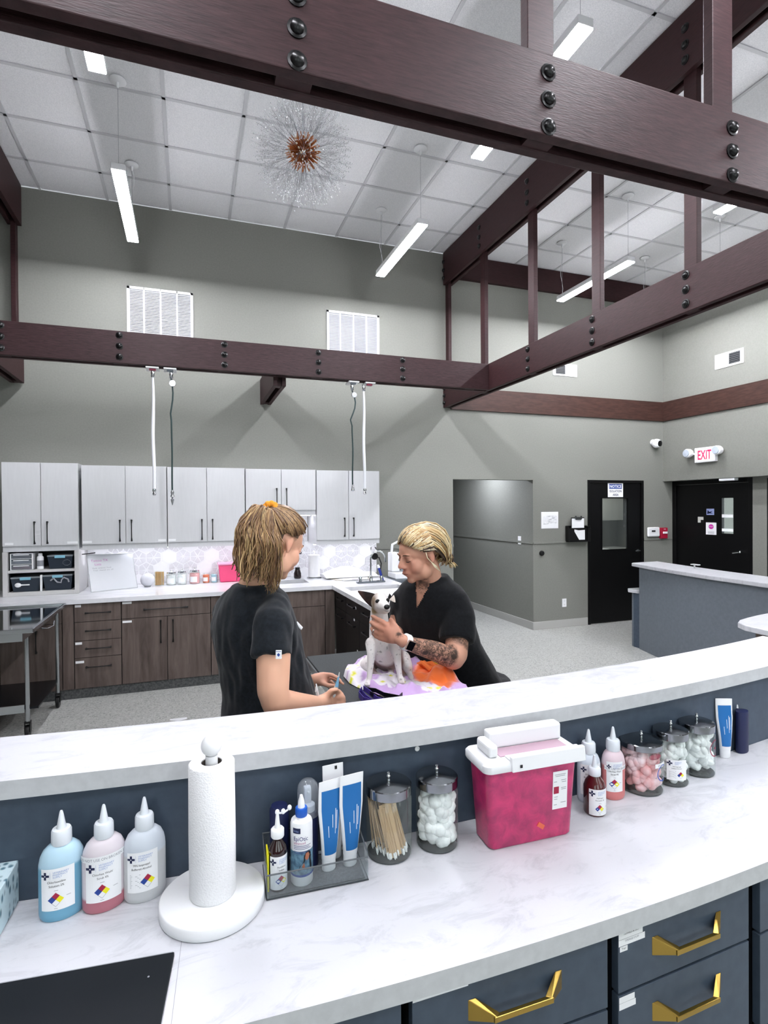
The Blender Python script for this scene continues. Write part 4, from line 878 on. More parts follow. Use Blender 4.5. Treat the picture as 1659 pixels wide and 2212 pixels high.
def squeeze(label, x, y, rot, top, low, zl, face, lines, lw=.062, lh=.085, lt=.025, box=False, strip=None, a=.0425, b=.030, h=.148, nr=0):
    t = thing('squeeze_bottle', label, 'bottle', (x, y, ZC), 'oval squeeze bottles'); c = (x, y, ZC)
    bm_ = liquidmat('bottle_'+top[1:]+low[1:]+str(nr), top, low, zl)
    prof = [(.0, .0), (.90, 0), (.985, .006), (1, .012), (1, h*.70), (.985, h*.76), (.93, h*.84), (.80, h*.92), (.60, h*.975), (.42, h)]
    mb = MB(); rings = []
    for s_, z in prof[1:]:
        sb = s_ if s_ > .5 else s_
        rings.append([Vector((x+a*s_*cos(k*pi/20)*cos(rot)-b*s_*(1+.0)*sin(k*pi/20)*sin(rot), y+a*s_*cos(k*pi/20)*sin(rot)+b*s_*sin(k*pi/20)*cos(rot), ZC+z)) for k in range(40)])
    mb.loft(rings); obj('body', mb, bm_, t, smooth=True)
    obj('cap', MB().lathe([(.0185, h-.002), (.0195, h+.004), (.0190, h+.024), (.017, h+.028), (.010, h+.029)], c, 24), M['capc'], t, smooth=True)
    obj('nozzle', MB().lathe([(.0098, h+.029), (.0085, h+.034), (.0035, h+.061), (.0022, h+.064), (0, h+.064)], c, 16), M['capc'], t, smooth=True)
    mk = lambda off: ell(c, a, b, rot, face, off)
    hazlabel(t, mk, lw, lh, lt, lines, box=box)
    if strip:
        f = mk(.0009); s0_, s1_, z0_, txt = strip; lb = obj('warning_strip', MB().quadmap(f, s0_, s1_, z0_, z0_+.012, 16, 1), M['labelw'], t)
        p = MB(); p.text(mk(.0014), txt, (s0_+s1_)/2, z0_+.003, .0078, 'CENTER', .92); obj('lettering', p, M['inkg'], lb, recalc=False)
    return t
M['capc'] = mat('translucent_cap', '#dde2e8', .3); P(M['capc']).inputs['Subsurface Weight'].default_value = .2; P(M['capc']).inputs['Subsurface Radius'].default_value = (.01, .01, .01)
squeeze('blue squeeze bottle, leftmost of the three white-tipped bottles beside the tissue box', -.257, 1.306, R_(12), '#b4d2e2', '#6fa5c0', .108, 258, ['Chlorhexidine', 'Solution 2%'], nr=1)
squeeze('pink-bottomed squeeze bottle with a DO NOT USE warning strip, middle of the left three', -.177, 1.301, R_(14), '#d5cdd3', '#b5727f', .03, 264, ['Chlorhex Wash/', 'Scrub 4%'], lw=.070, strip=(-.055, .06, .108, 'DO NOT USE ON BROKEN SKIN'), nr=2)
squeeze('clear-liquid squeeze bottle, rightmost of the left three, beside the paper roll', -.098, 1.304, R_(12), '#ccd3dc', '#c6c8ca', .10, 258, ['70% Isopropyl', 'Buffered Alcohol'], box=True, nr=3)
squeeze('frosted squeeze bottle behind the small amber bottle, right of the red container', 1.072, 1.293, R_(8), '#c9d1da', '#c2cad4', .10, 245, ['70% Isopropyl', 'Buffered Alcohol'], box=True, a=.036, b=.028, h=.135, nr=4)
squeeze('salmon pink squeeze bottle right of the red container, label turned left', 1.150, 1.283, R_(10), '#d9c6cd', '#cf7d7c', .095, 235, ['Chlorhex Wash/', 'Scrub 4%'], a=.036, b=.029, h=.135, lw=.048, strip=(-.03, .05, .085, 'DO NOT USE ON BROKEN SKIN'), nr=5)
# tissue box
t = thing('tissue_box', 'blue and white patterned tissue box cut by the left edge', 'tissue box', (-.42, 1.29, ZC))
M['tissue'] = mat('tissue_pattern', '#9fbdc8', .6); m_ = M['tissue']
tc = N(m_, 'ShaderNodeTexCoord'); v = N(m_, 'ShaderNodeTexVoronoi'); v.inputs['Scale'].default_value = 75; mp = N(m_, 'ShaderNodeMapping'); mp.inputs['Scale'].default_value = (1, 1, .6); L(m_, tc, 'Object', mp, 0); L(m_, mp, 0, v, 'Vector')
r = N(m_, 'ShaderNodeValToRGB'); r.color_ramp.elements[0].position = .22; r.color_ramp.elements[0].color = lin('#54798a'); r.color_ramp.elements[1].position = .5; r.color_ramp.elements[1].color = lin('#c8dde4'); L(m_, v, 'Distance', r, 'Fac'); L(m_, r, 'Color', P(m_), 'Base Color')
q0 = Vector((-.352, 1.374, 0)); dl = Vector((-.995, .07, 0)); df = Vector((-.07, -.995, 0))
def bxq(u0, u1, v0, v1, z0, z1, mb):
    P4 = [q0+dl*a+df*b for a, b in ((u0, v0), (u1, v0), (u1, v1), (u0, v1))]; return mb.prism([(p.x, p.y) for p in P4], z0, z1)
obj('carton', bxq(0, .22, 0, .112, ZC, .989, MB()), M['tissue'], t, bevel=.0015)
c_ = q0+dl*.115+df*.056
obj('slot_film', MB().lathe([(0, .9895), (1, .9895)], (c_.x, c_.y, 0), 24, sx=.07, sy=.03), M['white'], t)
obj('tissue', MB().loft([[c_+Vector((.03*s+.01*sin(k), .006*cos(k*2)+dy, z)) for k, (s, dy) in enumerate(((-1, -.003), (0, -.006), (1, -.003), (1, .003), (0, .006), (-1, .003)))] for z in (.9896, 1.02, 1.045)]), M['whitem'], t)
# paper towel holder and roll
t = thing('towel_holder', 'white round-based paper towel stand with a ball finial, left of centre', 'paper towel holder', (.038, 1.235, ZC))
c = (.040, 1.220, ZC); obj('base_plate', MB().lathe([(0, 0), (.104, 0), (.107, .003), (.107, .0235), (.104, .0265), (0, .027)], c, 64), M['white'], t, smooth=True, ang=50)
obj('rod', MB().lathe([(.0125, .027), (.0125, .318)], c, 20), M['whitem'], t, smooth=True); obj('ball_finial', MB().ball((c[0], c[1], ZC+.338), .0215, 28, 18), M['white'], t, smooth=True)
t = thing('paper_towel_roll', 'tall white embossed paper towel roll on the round-based stand', 'paper towel roll', (.038, 1.228, ZC+.028))
m_ = mat('paper_towel', '#ececee', .85, spec=.2); M['paper'] = m_
tc = N(m_, 'ShaderNodeTexCoord'); v = N(m_, 'ShaderNodeTexVoronoi'); v.inputs['Scale'].default_value = 260; L(m_, tc, 'Object', v, 'Vector'); bu = N(m_, 'ShaderNodeBump'); bu.inputs['Strength'].default_value = .5; bu.inputs['Distance'].default_value = .0015; L(m_, v, 'Distance', bu, 'Height'); L(m_, bu, 0, P(m_), 'Normal')
obj('paper', MB().lathe([(.021, .0275), (.046, .0275), (.0475, .03), (.0478, .16), (.0468, .302), (.0445, .3045), (.0215, .3045), (.021, .30), (.021, .0275)], c, 56), m_, t, smooth=True, ang=50)
obj('core_tube', MB().lathe([(.0205, .029), (.0205, .303), (.0195, .303), (.0195, .029)], c, 32), mat('card_core', '#4a443f', .9), t, smooth=True)
# acrylic organizer tray
t = thing('acrylic_bin', 'clear acrylic bin with grey liner holding bottles and tubes', 'bin', (.26, 1.24, ZC))
B0 = Vector((.1485, 1.192, 0)); bd = Vector((.9985, -.055, 0)).normalized(); bf = Vector((-bd.y, bd.x, 0)); BWd, BD = .2245, .120
def bp(u, v, z): p = B0+bd*u+bf*v; return (p.x, p.y, ZC+z)
def wallq(u0, u1, v0, v1, z0, z1, mb, fl=0):
    V = [bp(u0-fl*0, v0, z0), bp(u1, v0, z0), bp(u1, v1, z0), bp(u0, v1, z0), bp(u0, v0, z1), bp(u1, v0, z1), bp(u1, v1, z1), bp(u0, v1, z1)]
    return mb.add(V, [(3,2,1,0),(4,5,6,7),(0,1,5,4),(1,2,6,5),(2,3,7,6),(3,0,4,7)])
mb = MB(); e = .0022
wallq(0, BWd, 0, e, 0, .052, mb); wallq(0, e, e, BD, 0, .062, mb); wallq(BWd-e, BWd, e, BD, 0, .062, mb); wallq(0, BWd, BD, BD+e, 0, .075, mb)
obj('walls', mb, M['acryl'], t); obj('floor', wallq(e, BWd-e, e, BD, .0, .0022, MB()), M['acryl'], t)
obj('liner', wallq(.006, BWd-.006, .006, BD-.004, .0024, .0036, MB()), noisy(mat('grey_liner', '#5c6064', .7), '#515559', '#676b6f', 200), t)
rim = [Vector(bp(0, 0, .053)), Vector(bp(BWd, 0, .053)), Vector(bp(BWd, 0, .053))+Vector((.0, .012, .008)), Vector(bp(BWd, BD, .076)), Vector(bp(0, BD, .076)), Vector(bp(0, .012, .062)), Vector(bp(0, 0, .053))]
obj('rim', MB().tube(rim, .0019, 6), glass('rim_plastic', '#8b9094', .4, .05), t)
obj('base_edge', MB().tube([bp(0, 0, .0015), bp(BWd, 0, .0015), bp(BWd, BD, .0015), bp(0, BD, .0015), bp(0, 0, .0015)], .0016, 6), mat('dark_edge', '#33373b', .2), t)
ZB = ZC+.0037
def roundbottle(name, label, x, y, prof, m, cat='bottle', z=None, **k):
    t = thing(name, label, cat, (x, y, z or ZB)); obj('body', MB().lathe(prof, (x, y, z or ZB), 36, **k), m, t, smooth=True, ang=35); return t
M['amber'] = mat('dark_amber', '#22070a', .12, spec=.6, coat=.5); M['amber2'] = mat('brown_amber', '#4a1216', .15, spec=.6, coat=.5)
ab = [(0, 0), (.0185, 0), (.020, .003), (.020, .082), (.018, .092), (.010, .105), (.0095, .115)]
t = roundbottle('amber_bottle', 'dark amber bottle with white twist tip at the left end of the acrylic bin', .177, 1.222, ab, M['amber'])
cc_ = (.177, 1.222, ZB); obj('cap', MB().lathe([(.0135, .112), (.0145, .114), (.0145, .128), (.012, .131), (.007, .132)], cc_, 24), M['white'], t, smooth=True)
obj('nozzle', MB().lathe([(.007, .132), (.0055, .14), (.0035, .160), (.003, .163)], cc_, 14), M['white'], t, smooth=True)
kb = MB(); kb.tube([Vector(cc_)+Vector((0, 0, .163)), Vector(cc_)+Vector((.014, .002, .160)), Vector(cc_)+Vector((.026, .003, .166))], .002, 8)
for dx, dz in ((0, .165), (.013, .164), (.027, .170)): kb.ball(Vector(cc_)+Vector((dx, .001, dz)), (.005, .004, .006), 12, 8)
obj('tip_cover', kb, M['white'], t, smooth=True)
hazlabel(t, lambda off: ell(cc_, .020, .020, 0, 290, off), .056, .072, .006, ['Povidone', 'Iodine'])
# ear cleaner
eb = [(0, 0), (.0225, 0), (.0245, .003), (.0245, .132), (.0225, .1385), (.014, .142), (.012, .146)]
t = roundbottle('ear_cleaner_bottle', 'white ear cleaner bottle with blue cap and a spaniel picture', .231, 1.226, eb, M['white'])
cc_ = (.231, 1.226, ZB); obj('cap', MB().lathe([(.0125, .146), (.0135, .148), (.0135, .163), (.0125, .165), (.008, .165)], cc_, 28), mat('cap_blue', '#1457b8', .35), t, smooth=True)
obj('nozzle', MB().lathe([(.0082, .165), (.007, .178), (.0045, .186), (.003, .192), (0, .193)], cc_, 16), M['white'], t, smooth=True)
mk = lambda off: ell(cc_, .0245, .0245, 0, 268, off)
lb = obj('picture_wrap', MB().quadmap(mk(.0005), -.05, .05, .022, .078, 24, 1), noisy(mat('picture_blue', '#47708c', .4), '#35566e', '#6d93a8', 90), t)
p = MB(); g = mk(.0010)   # spaniel silhouette with long ears, then muzzle and ears in other tones
p.polymap(g, [(-.012, .034), (-.008, .046), (.000, .056), (.001, .068), (.006, .0765), (.013, .0775), (.018, .072), (.017, .062), (.019, .052), (.020, .040), (.018, .034)]); p.m = 1; g2 = mk(.0014)
p.polymap(g2, [(.003, .064), (.005, .074), (.011, .0755), (.014, .069), (.011, .061), (.007, .058)]); p.polymap(g2, [(-.004, .046), (.001, .054), (.003, .046), (.001, .040)]); p.m = 2
p.polymap(g2, [(.0145, .072), (.018, .066), (.0165, .052), (.0135, .056)]); p.polymap(g2, [(.0005, .066), (.003, .070), (.0035, .058), (.001, .055)]); p.m = 3; p.quadmap(g, -.04, .035, .0225, .027, 10, 1)
p.m = 4; p.polymap(g, [(-.018, .028), (-.014, .036), (.02, .034), (.022, .028)])
obj('picture', p, [M['ink'], mat('spaniel_tan', '#a8694e', .5), mat('spaniel_black', '#14100f', .5), M['blue'], mat('grey_brown', '#8d817a', .5)], lb, recalc=False)
p = MB(); p.m = 0; p.quadmap(mk(.0006), -.024, -.006, .118, .130, 6, 1); p.m = 1; p.text(mk(.0010), 'Virbac', -.022, .1215, .006, 'LEFT', .8); p.m = 2; p.text(mk(.0008), 'EpiOtic', -.022, .102, .0135, 'LEFT', .8); p.m = 3; p.text(mk(.0008), 'advanced', -.022, .0945, .0085, 'LEFT', .85); p.m = 2
for k in range(5): p.quadmap(mk(.0008), -.022, .018-.004*(k % 2), .0905-.0035*k-(.002 if k > 2 else 0), .0915-.0035*k-(.002 if k > 2 else 0), 8, 1)
obj('print', p, [M['navyp'], M['inkb'], mat('ink_indigo', '#2d2f73', .5), mat('ink_rose', '#b06a92', .5)], t, recalc=False)
# spray bottle with clear hood
t = roundbottle('spray_bottle', 'navy spray bottle under a clear dome hood, behind the ear cleaner', .256, 1.275, [(0, 0), (.021, 0), (.023, .003), (.023, .120), (.020, .126), (.012, .128)], M['navyp'])
cc_ = (.256, 1.275, ZB); obj('dome_hood', MB().lathe([(.0245, .118), (.0245, .175), (.0225, .188), (.015, .197), (0, .200)], cc_, 32), glass('clear_hood', '#e2e8ee', .16, .08), t, smooth=True)
obj('collar', MB().lathe([(.016, .128), (.016, .142), (.008, .144)], cc_, 20), M['white'], t, smooth=True); obj('actuator', MB().box(.248, .264, 1.274, 1.290, ZB+.144, ZB+.180).tube([(.256, 1.274, ZB+.171), (.256, 1.268, ZB+.171)], .003, 8), M['white'], t, bevel=.002)
t = roundbottle('navy_bottle', 'plain navy bottle standing behind the amber bottle', .190, 1.281, [(0, 0), (.021, 0), (.022, .003), (.022, .140), (.018, .149), (0, .151)], M['navyp'])
# ointment tubes
M['tubeblue'] = mat('tube_blue', '#1668ab', .4)
def tubeobj(label, x, y, rot, lean, hh=.205, w_=.029, m=None, z=None, blank=False, text=True):
    """squeeze tube standing on its cap: round at the cap, flat crimp on top"""
    t = thing('ointment_tube', label, 'tube', (x, y, z or ZB), 'blue and white ointment tubes'); c0 = Vector((x, y, z or ZB)); d = Vector((cos(rot), sin(rot), 0)); o_ = Vector((d.y, -d.x, 0))
    obj('cap', MB().loft([[c0+d*(.0165*k_*cos(a))+o_*(.0115*k_*sin(a))+Vector((0, 0, z_)) for a in [i*pi/14 for i in range(28)]] for k_, z_ in ((.9, 0), (1, .002), (1, .024), (.97, .026))]), M['white'], t, smooth=True)
    rings = []; S = []
    for i in range(9):
        f = i/8; ww = .017+(w_-.017)*min(1, f*1.6); dd = .0125*(1-f)**.8+.0009; zz = .026+(hh-.026)*f; off = d*lean*f+o_*(.003*sin(f*5)*(1-f))
        S.append((ww, dd, zz, off)); rings.append([c0+off+d*ww*cos(a)+o_*dd*sin(a)+Vector((0, 0, zz)) for a in [k*pi/14 for k in range(28)]])
    obj('sleeve', MB().loft(rings), M['white'], t, smooth=True)
    def front(s, tt, off=.0006):
        f = max(0, min(1, (tt-.026)/(hh-.026))); i = min(7, int(f*8)); u = f*8-i; ww = S[i][0]*(1-u)+S[i+1][0]*u; dd = S[i][1]*(1-u)+S[i+1][1]*u; of = S[i][3]*(1-u)+S[i+1][3]*u
        x_ = max(-.97, min(.97, s))*ww; return c0+of+d*x_+o_*((dd*math.sqrt(max(0, 1-(x_/ww)**2)))+off)+Vector((0, 0, tt))
    if not blank:
        obj('blue_panel', MB().quadmap(front, -.78, .80, .040, hh-.022, 8, 10), M['tubeblue'], t, smooth=True)
        p = MB()
        for k, (s0_, z0_, z1_) in enumerate(((.50, .095, .135), (.38, .085, .140), (.1, .10, .128), (-.3, .08, .105))): p.quadmap(lambda a_, b_: front(a_, b_, .0012), s0_, s0_+.05, z0_, z1_, 1, 4)
        obj('print', p, M['labelw'], t)
    else: obj('hang_hole', MB().quadmap(lambda a_, b_: front(a_, b_, .0012), .15, .38, hh-.012, hh-.004), M['ink'], t)
    return t
tubeobj('blue and white ointment tube in the acrylic bin, left one, slightly crumpled', .297, 1.243, R_(10), .006)
tubeobj('blue and white ointment tube at the right end of the acrylic bin', .348, 1.243, R_(8), .006, .210, .030)
tubeobj('white ointment tube with hang hole, behind the two blue ones', .322, 1.283, R_(5), -.004, .222, .026, blank=True)
tubeobj('blue and white ointment tube standing far right, beside the navy bottle', 1.672, 1.350, R_(-22), -.004, .195, .027, z=ZC)
t = roundbottle('navy_tall_bottle', 'oval navy bottle with white pen behind it, rightmost on the near counter', 1.765, 1.362, [(0, 0), (.026, 0), (.028, .003), (.028, .130), (.026, .138), (0, .140)], M['navyp'], z=ZC, sy=.6, rot=R_(12))
t = thing('marker', 'white-tipped pen leaning on top of the rightmost navy bottle', 'pen', (1.768, 1.352, ZC+.1)); obj('barrel', MB().tube([(1.767, 1.381, ZC), (1.767, 1.381, ZC+.14)], .004, 8), M['navyp'], t); obj('tip', MB().tube([(1.767, 1.381, ZC+.1405), (1.767, 1.381, ZC+.152)], [.004, .0025], 8), M['white'], t)
t = thing('yellow_packet', 'thin yellow packet wedged at the left wall of the acrylic bin', 'packet', (.155, 1.235, ZB))
obj('packet', wallq(.0035, .0065, .02, .06, .004, .085, MB()), M['yel'], t); pb = MB()
for k in range(9): pb.add([bp(.0033, .022, .012+.008*k), bp(.0033, .034, .012+.008*k), bp(.0033, .034, .0135+.008*k), bp(.0033, .022, .0135+.008*k)], [(0, 1, 2, 3)])
obj('print', pb, M['ink'], t)
# apothecary jars
M['cotton'] = noisy(mat('cotton', '#f0f1f2', .95, spec=.1), '#e2e3e5', '#fafafb', 60, bump=.6)
M['cottonp'] = noisy(mat('cotton_pink', '#f0c6cc', .95, spec=.1), '#e89a9c', '#f4dbe3', 18, bump=.6)
M['birch'] = mat('birch_stick', '#c9a983', .7)
def jar(label, x, y, fill, r=.054, h=.150, lidh=.017, knob=1, cone=.006):
    t = thing('apothecary_jar', label, 'jar', (x, y, ZC), 'glass jars with steel lids'); c = (x, y, ZC)
    obj('glass', MB().lathe([(0, 0), (r-.004, 0), (r, .004), (r, h-.012), (r-.005, h-.004), (r-.005, h)], c, 48), M['glass'], t, smooth=True)
    obj('base_ring', MB().lathe([(r-.012, .0008), (r-.0025, .0008), (r-.002, .004), (r-.010, .006)], c, 48), mat('jar_base_dark', '#2b2f31', .15), t, smooth=True) if 'jar_base_dark' not in bpy.data.materials else obj('base_ring', MB().lathe([(r-.012, .0008), (r-.0025, .0008), (r-.002, .004), (r-.010, .006)], c, 48), bpy.data.materials['jar_base_dark'], t, smooth=True)  # dark glossy ring just inside the jar base
    R1 = r-.001
    obj('lid', MB().lathe([(R1, h-.004), (R1+.001, h-.003), (R1+.001, h+lidh), (R1-.001, h+lidh+.002), (R1*.55, h+lidh+.002+cone*.5), (.006, h+lidh+.002+cone), (0, h+lidh+.002+cone)], c, 56), M['lid'], t, smooth=True, ang=28)
    z = h+lidh+.002+cone; obj('knob', MB().lathe([(.004, z), (.0032, z+.006), (.0055, z+.010), (.0035, z+.014), (.0042, z+.018), (0, z+.020)], c, 16), M['chrome'], t, smooth=True)
    fill(t, x, y, r-.005, h)
    return t
M['lid'] = mat('brushed_lid', '#8f9296', .14, metal=1)
def lumps(parent, name, x, y, r, h, m, n, sz, top=None, seed=1, flat=1, z0=.007):
    rr = random.Random(seed); top = top or h-.018; mb = MB()
    for k in range(n):
        a = rr.uniform(0, 2*pi); q = (rr.random()**.35)*(r-sz*.8); z = z0+sz*.6+(top-z0-sz)*((k+.5)/n)
        M3 = Matrix.Rotation(rr.uniform(0, 3), 3, 'X') @ Matrix.Rotation(rr.uniform(0, 3), 3, 'Y')
        s = sz*rr.uniform(.8, 1.15); mb.ball((x+q*cos(a), y+q*sin(a), ZC+z), (s, s*.85, s*flat), 10, 7, M3)
    return mb
def fill_cotton(n=110, sz=.0125, seed=1, m=None, flat=.8, kind='stuff', top=None):
    def f(t, x, y, r, h): obj('cotton_balls', lumps(t, '', x, y, r, h, None, n, sz, seed=seed, flat=flat, top=top), m or M['cotton'], t, smooth=True, kind='stuff')
    return f
def fill_swabs(t, x, y, r, h):
    rr = random.Random(4); st_ = MB(); tp = MB(); lean = Vector((-.24, 0, 0))
    for k in range(120):
        a = rr.uniform(0, 2*pi); q = math.sqrt(rr.random())*(r-.003); bx_, by_ = q*cos(a), q*sin(a); bx_ = bx_*.9+.004
        tx = max(-1, min(1, (bx_-.024-rr.uniform(0, .012))/r)); ty = by_*rr.uniform(.85, 1)
        lim = math.sqrt(max(0, r*r-ty*ty)); tx = max(-lim, min(lim, tx*r)); b_ = Vector((x+bx_, y+by_, ZC+.008)); e_ = Vector((x+tx, y+ty, ZC+.128+rr.uniform(-.006, .01)))
        st_.tube([b_, e_], .0011, 5); d = (e_-b_).normalized(); tp.tube([b_-d*.001, b_+d*.004, b_+d*.012, b_+d*.015], [.0012, .0026, .0024, .0012], 7)
    obj('swab_sticks', st_, M['birch'], t, kind='stuff'); obj('swab_tips', tp, M['cotton'], t, smooth=True, kind='stuff')
    for k, (dx, dy) in enumerate(((.012, -.034), (.026, -.025), (-.002, -.040), (.020, -.010))):
        b_ = Vector((x+dx, y+dy, ZC+.008)); e_ = Vector((x+dx-.028, y+dy*.9, ZC+.138)); d = (e_-b_).normalized(); s = d.cross(Vector((0, 1, 0))).normalized()
        obj('tongue_depressor', MB().obox((b_+e_)/2, s, Vector((0, 1, 0)), d, .0085, .0008, .066), M['birch'], t, bevel=.0006)
jar('glass jar of wooden swabs and tongue depressors with a dark steel lid', .452, 1.262, fill_swabs, .0555, .150)
jar('glass jar packed with white cotton balls, between the swab jar and the red container', .578, 1.256, fill_cotton(190, .0165, 2), .0525, .150)
t5 = jar('wide glass jar of pink-soaked cotton', 1.262, 1.292, fill_cotton(190, .016, 5, M['cottonp'], top=.125), .060, .130, .012)
obj('red_scrap', MB().ball((1.262, 1.240, ZC+.112), (.022, .006, .009), 10, 6), M['red'], t5, smooth=True)
t6 = jar('glass jar of white cotton with an alcohol label, middle of the right three', 1.379, 1.295, fill_cotton(190, .0150, 6), .050, .138)
t7 = jar('glass jar of white gauze with a red ring drawn on its side', 1.503, 1.312, fill_cotton(150, .017, 7, flat=.55, top=.125), .052, .138)
def decal(t, x, y, r, face): return lambda off: ell((x, y, ZC), r, r, 0, face, off)
hazlabel(t6, decal(t6, 1.379, 1.295, .050, 244), .058, .060, .022, ['70% Isopropyl', 'Buffered Alcohol'], box=True)
def ringdraw(t, mk, s, z, rad, m, name='drawn_ring', a1=2*pi):
    mb = MB(); n = 24
    for k in range(n):
        a, b = a1*k/n, a1*(k+1)/n; mb.add([mk(.0008)(s+rad*cos(a), z+rad*sin(a)), mk(.0008)(s+rad*cos(b), z+rad*sin(b)), mk(.0008)(s+(rad-.003)*cos(b), z+(rad-.003)*sin(b)), mk(.0008)(s+(rad-.003)*cos(a), z+(rad-.003)*sin(a))], [(0, 1, 2, 3)])
    obj(name, mb, m, t)
mk = decal(t5, 1.262, 1.292, .060, 268); lb = obj('label', MB().quadmap(mk(.0006), -.005, .05, .082, .094, 6, 1), M['labelw'], t5); p = MB(); p.text(mk(.0010), 'ETOH', .005, .085, .0075, 'LEFT'); obj('lettering', p, M['inkg'], lb, recalc=False); ringdraw(t5, mk, .026, .064, .024, mat('marker_blue', '#3a63b8', .5))
mk = decal(t7, 1.503, 1.312, .052, 275); ringdraw(t7, mk, .016, .088, .026, mat('marker_red', '#8c1d3c', .5)); p = MB(); p.polymap(mk(.001), [(.016+.004*cos(k), .088+.004*sin(k)) for k in range(6)]); obj('drawn_dot', p, M['red'], t7)
# small amber bottle
t = roundbottle('amber_dropper', 'small brown bottle with white tip, in front of the frosted squeeze bottle', 1.041, 1.232, [(0, 0), (.0275, 0), (.029, .003), (.029, .072), (.024, .086), (.014, .100), (.013, .106)], M['amber2'], z=ZC)
cc_ = (1.041, 1.232, ZC); obj('cap', MB().lathe([(.0155, .102), (.0165, .104), (.0165, .120), (.014, .123), (.008, .124)], cc_, 24), M['capc'], t, smooth=True); obj('nozzle', MB().lathe([(.008, .124), (.0065, .13), (.003, .155), (0, .156)], cc_, 14), M['capc'], t, smooth=True)
hazlabel(t, lambda off: ell(cc_, .029, .029, 0, 262, off), .062, .070, .004, ['Hydrogen', 'Peroxide 3%'])
# sharps container
t = thing('sharps_container', 'translucent magenta sharps container with white slotted lid', 'sharps container', (.80, 1.215, ZC))
m_ = noisy(mat('magenta_plastic', '#b8205e', .3, spec=.5, coat=.2), '#961a55', '#da3a76', 22, 6, .3, .7, rough=.6, dist=.6); M['mag'] = m_
P(m_).inputs['Subsurface Weight'].default_value = .3; P(m_).inputs['Subsurface Radius'].default_value = (.04, .01, .02)
sc0 = Vector((.800, 1.213, ZC)); sd = Vector((.999, -.03, 0)).normalized(); sf = Vector((-sd.y, sd.x, 0))
def rr_ring(hw, hd, rad, z, n=6):
    R = []
    for (sx, sy, a0) in ((1, 1, 0), (-1, 1, pi/2), (-1, -1, pi), (1, -1, 3*pi/2)):
        for k in range(n+1): a = a0+pi/2*k/n; R.append(sc0+sd*(sx*(hw-rad)+rad*cos(a))+sf*(sy*(hd-rad)+rad*sin(a))+Vector((0, 0, z)))
    return R
obj('tub', MB().loft([rr_ring(.112, .038, .014, 0), rr_ring(.117, .042, .016, .006), rr_ring(.128, .052, .016, .198)]), m_, t, smooth=True, ang=50)
obj('lid_rim', MB().loft([rr_ring(.137, .060, .020, .196), rr_ring(.139, .062, .020, .200), rr_ring(.139, .062, .020, .214), rr_ring(.135, .058, .018, .219)]), M['white'], t, smooth=True, ang=40)
def sbox(u0, u1, v0, v1, z0, z1, mb, tilt=0):
    V = [sc0+sd*u+sf*(v+tilt*(z-z0))+Vector((0, 0, z)) for z in (z0, z1) for (u, v) in ((u0, v0), (u1, v0), (u1, v1), (u0, v1))]
    return mb.add(V, [(3,2,1,0),(4,5,6,7),(0,1,5,4),(1,2,6,5),(2,3,7,6),(3,0,4,7)])
h = MB(); sbox(-.085, .128, .018, .052, .219, .262, h); obj('rear_hood', h, M['white'], t, bevel=.006, seg=3)
h = MB(); sbox(-.112, -.086, -.03, .040, .219, .250, h); obj('hood_side', h, M['white'], t, bevel=.008, seg=3)
h = MB(); sbox(-.070, .140, -.070, -.058, .197, .232, h, .15); sbox(-.070, .140, -.060, -.030, .2195, .224, h); obj('front_flap', h, M['white'], t, bevel=.003)
h = MB(); sbox(-.08, .115, -.028, .0175, .2192, .2205, h); obj('slot', h, mat('slot_pink', '#b79aa8', .5), t)  # pale pink panel for the container interior seen in the slot
h = MB(); sbox(-.050, -.044, -.0715, -.0700, .207, .214, h); obj('marker_notch', h, M['ink'], t)
fr_ = lambda off: (lambda u, z: sc0+sd*u-sf*(.042+(.052-.042)*z/.198+off)+Vector((0, 0, z)))
lb = obj('label', MB().quadmap(fr_(.0008), .055, .098, .075, .172), M['labelw'], t)
p = MB(); p.quadmap(fr_(.0012), .058, .073, .115, .133); p.m = 1
for (a, b, z) in ((.06, .092, .163), (.062, .09, .159), (.058, .067, .145), (.079, .094, .148), (.081, .094, .143), (.079, .094, .128), (.08, .094, .124), (.06, .07, .106), (.06, .069, .100), (.079, .094, .090), (.059, .068, .086)): p.quadmap(fr_(.0012), a, b, z, z+.0014)
obj('print', p, [M['red'], M['inkg']], lb); obj('orange_cap', MB().obox(sc0+sd*.023-sf*.0450+Vector((0, 0, .040)), (sd-Vector((0, 0, .7))).normalized(), sf, (sd*.7+Vector((0, 0, 1))).normalized(), .010, .0012, .0055), mat('orange_cap', '#e06a4c', .5), t)

# ================================================================ things on the rear counter
ZR = .9150
t = thing('whiteboard', 'small tilted whiteboard with pink and grey handwriting on an easel', 'whiteboard', (-.72, 6.2, ZR))
A = Vector((-.918, 6.12, ZR+.004)); B = Vector((-.512, 6.27, ZR+.008)); up = Vector((-.03, .10, .365)).normalized(); Uw = Vector((-.055, .10, .36)); d = (B-A).normalized(); n_ = d.cross(Uw.normalized())
if n_.y > 0: n_ = -n_
V = [A, B, B+Uw*.97, A+Uw]; mb = MB(); mb.add(V+[v-n_*.008 for v in V], [(0, 1, 2, 3), (7, 6, 5, 4), (0, 4, 5, 1), (1, 5, 6, 2), (2, 6, 7, 3), (3, 7, 4, 0)]); obj('board', mb, mat('whiteboard_face', '#c9ccd0', .25), t)
obj('frame', MB().tube([A, B, B+Uw*.97, A+Uw, A], .004, 6), mat('board_frame', '#b5b9bb', .4), t)
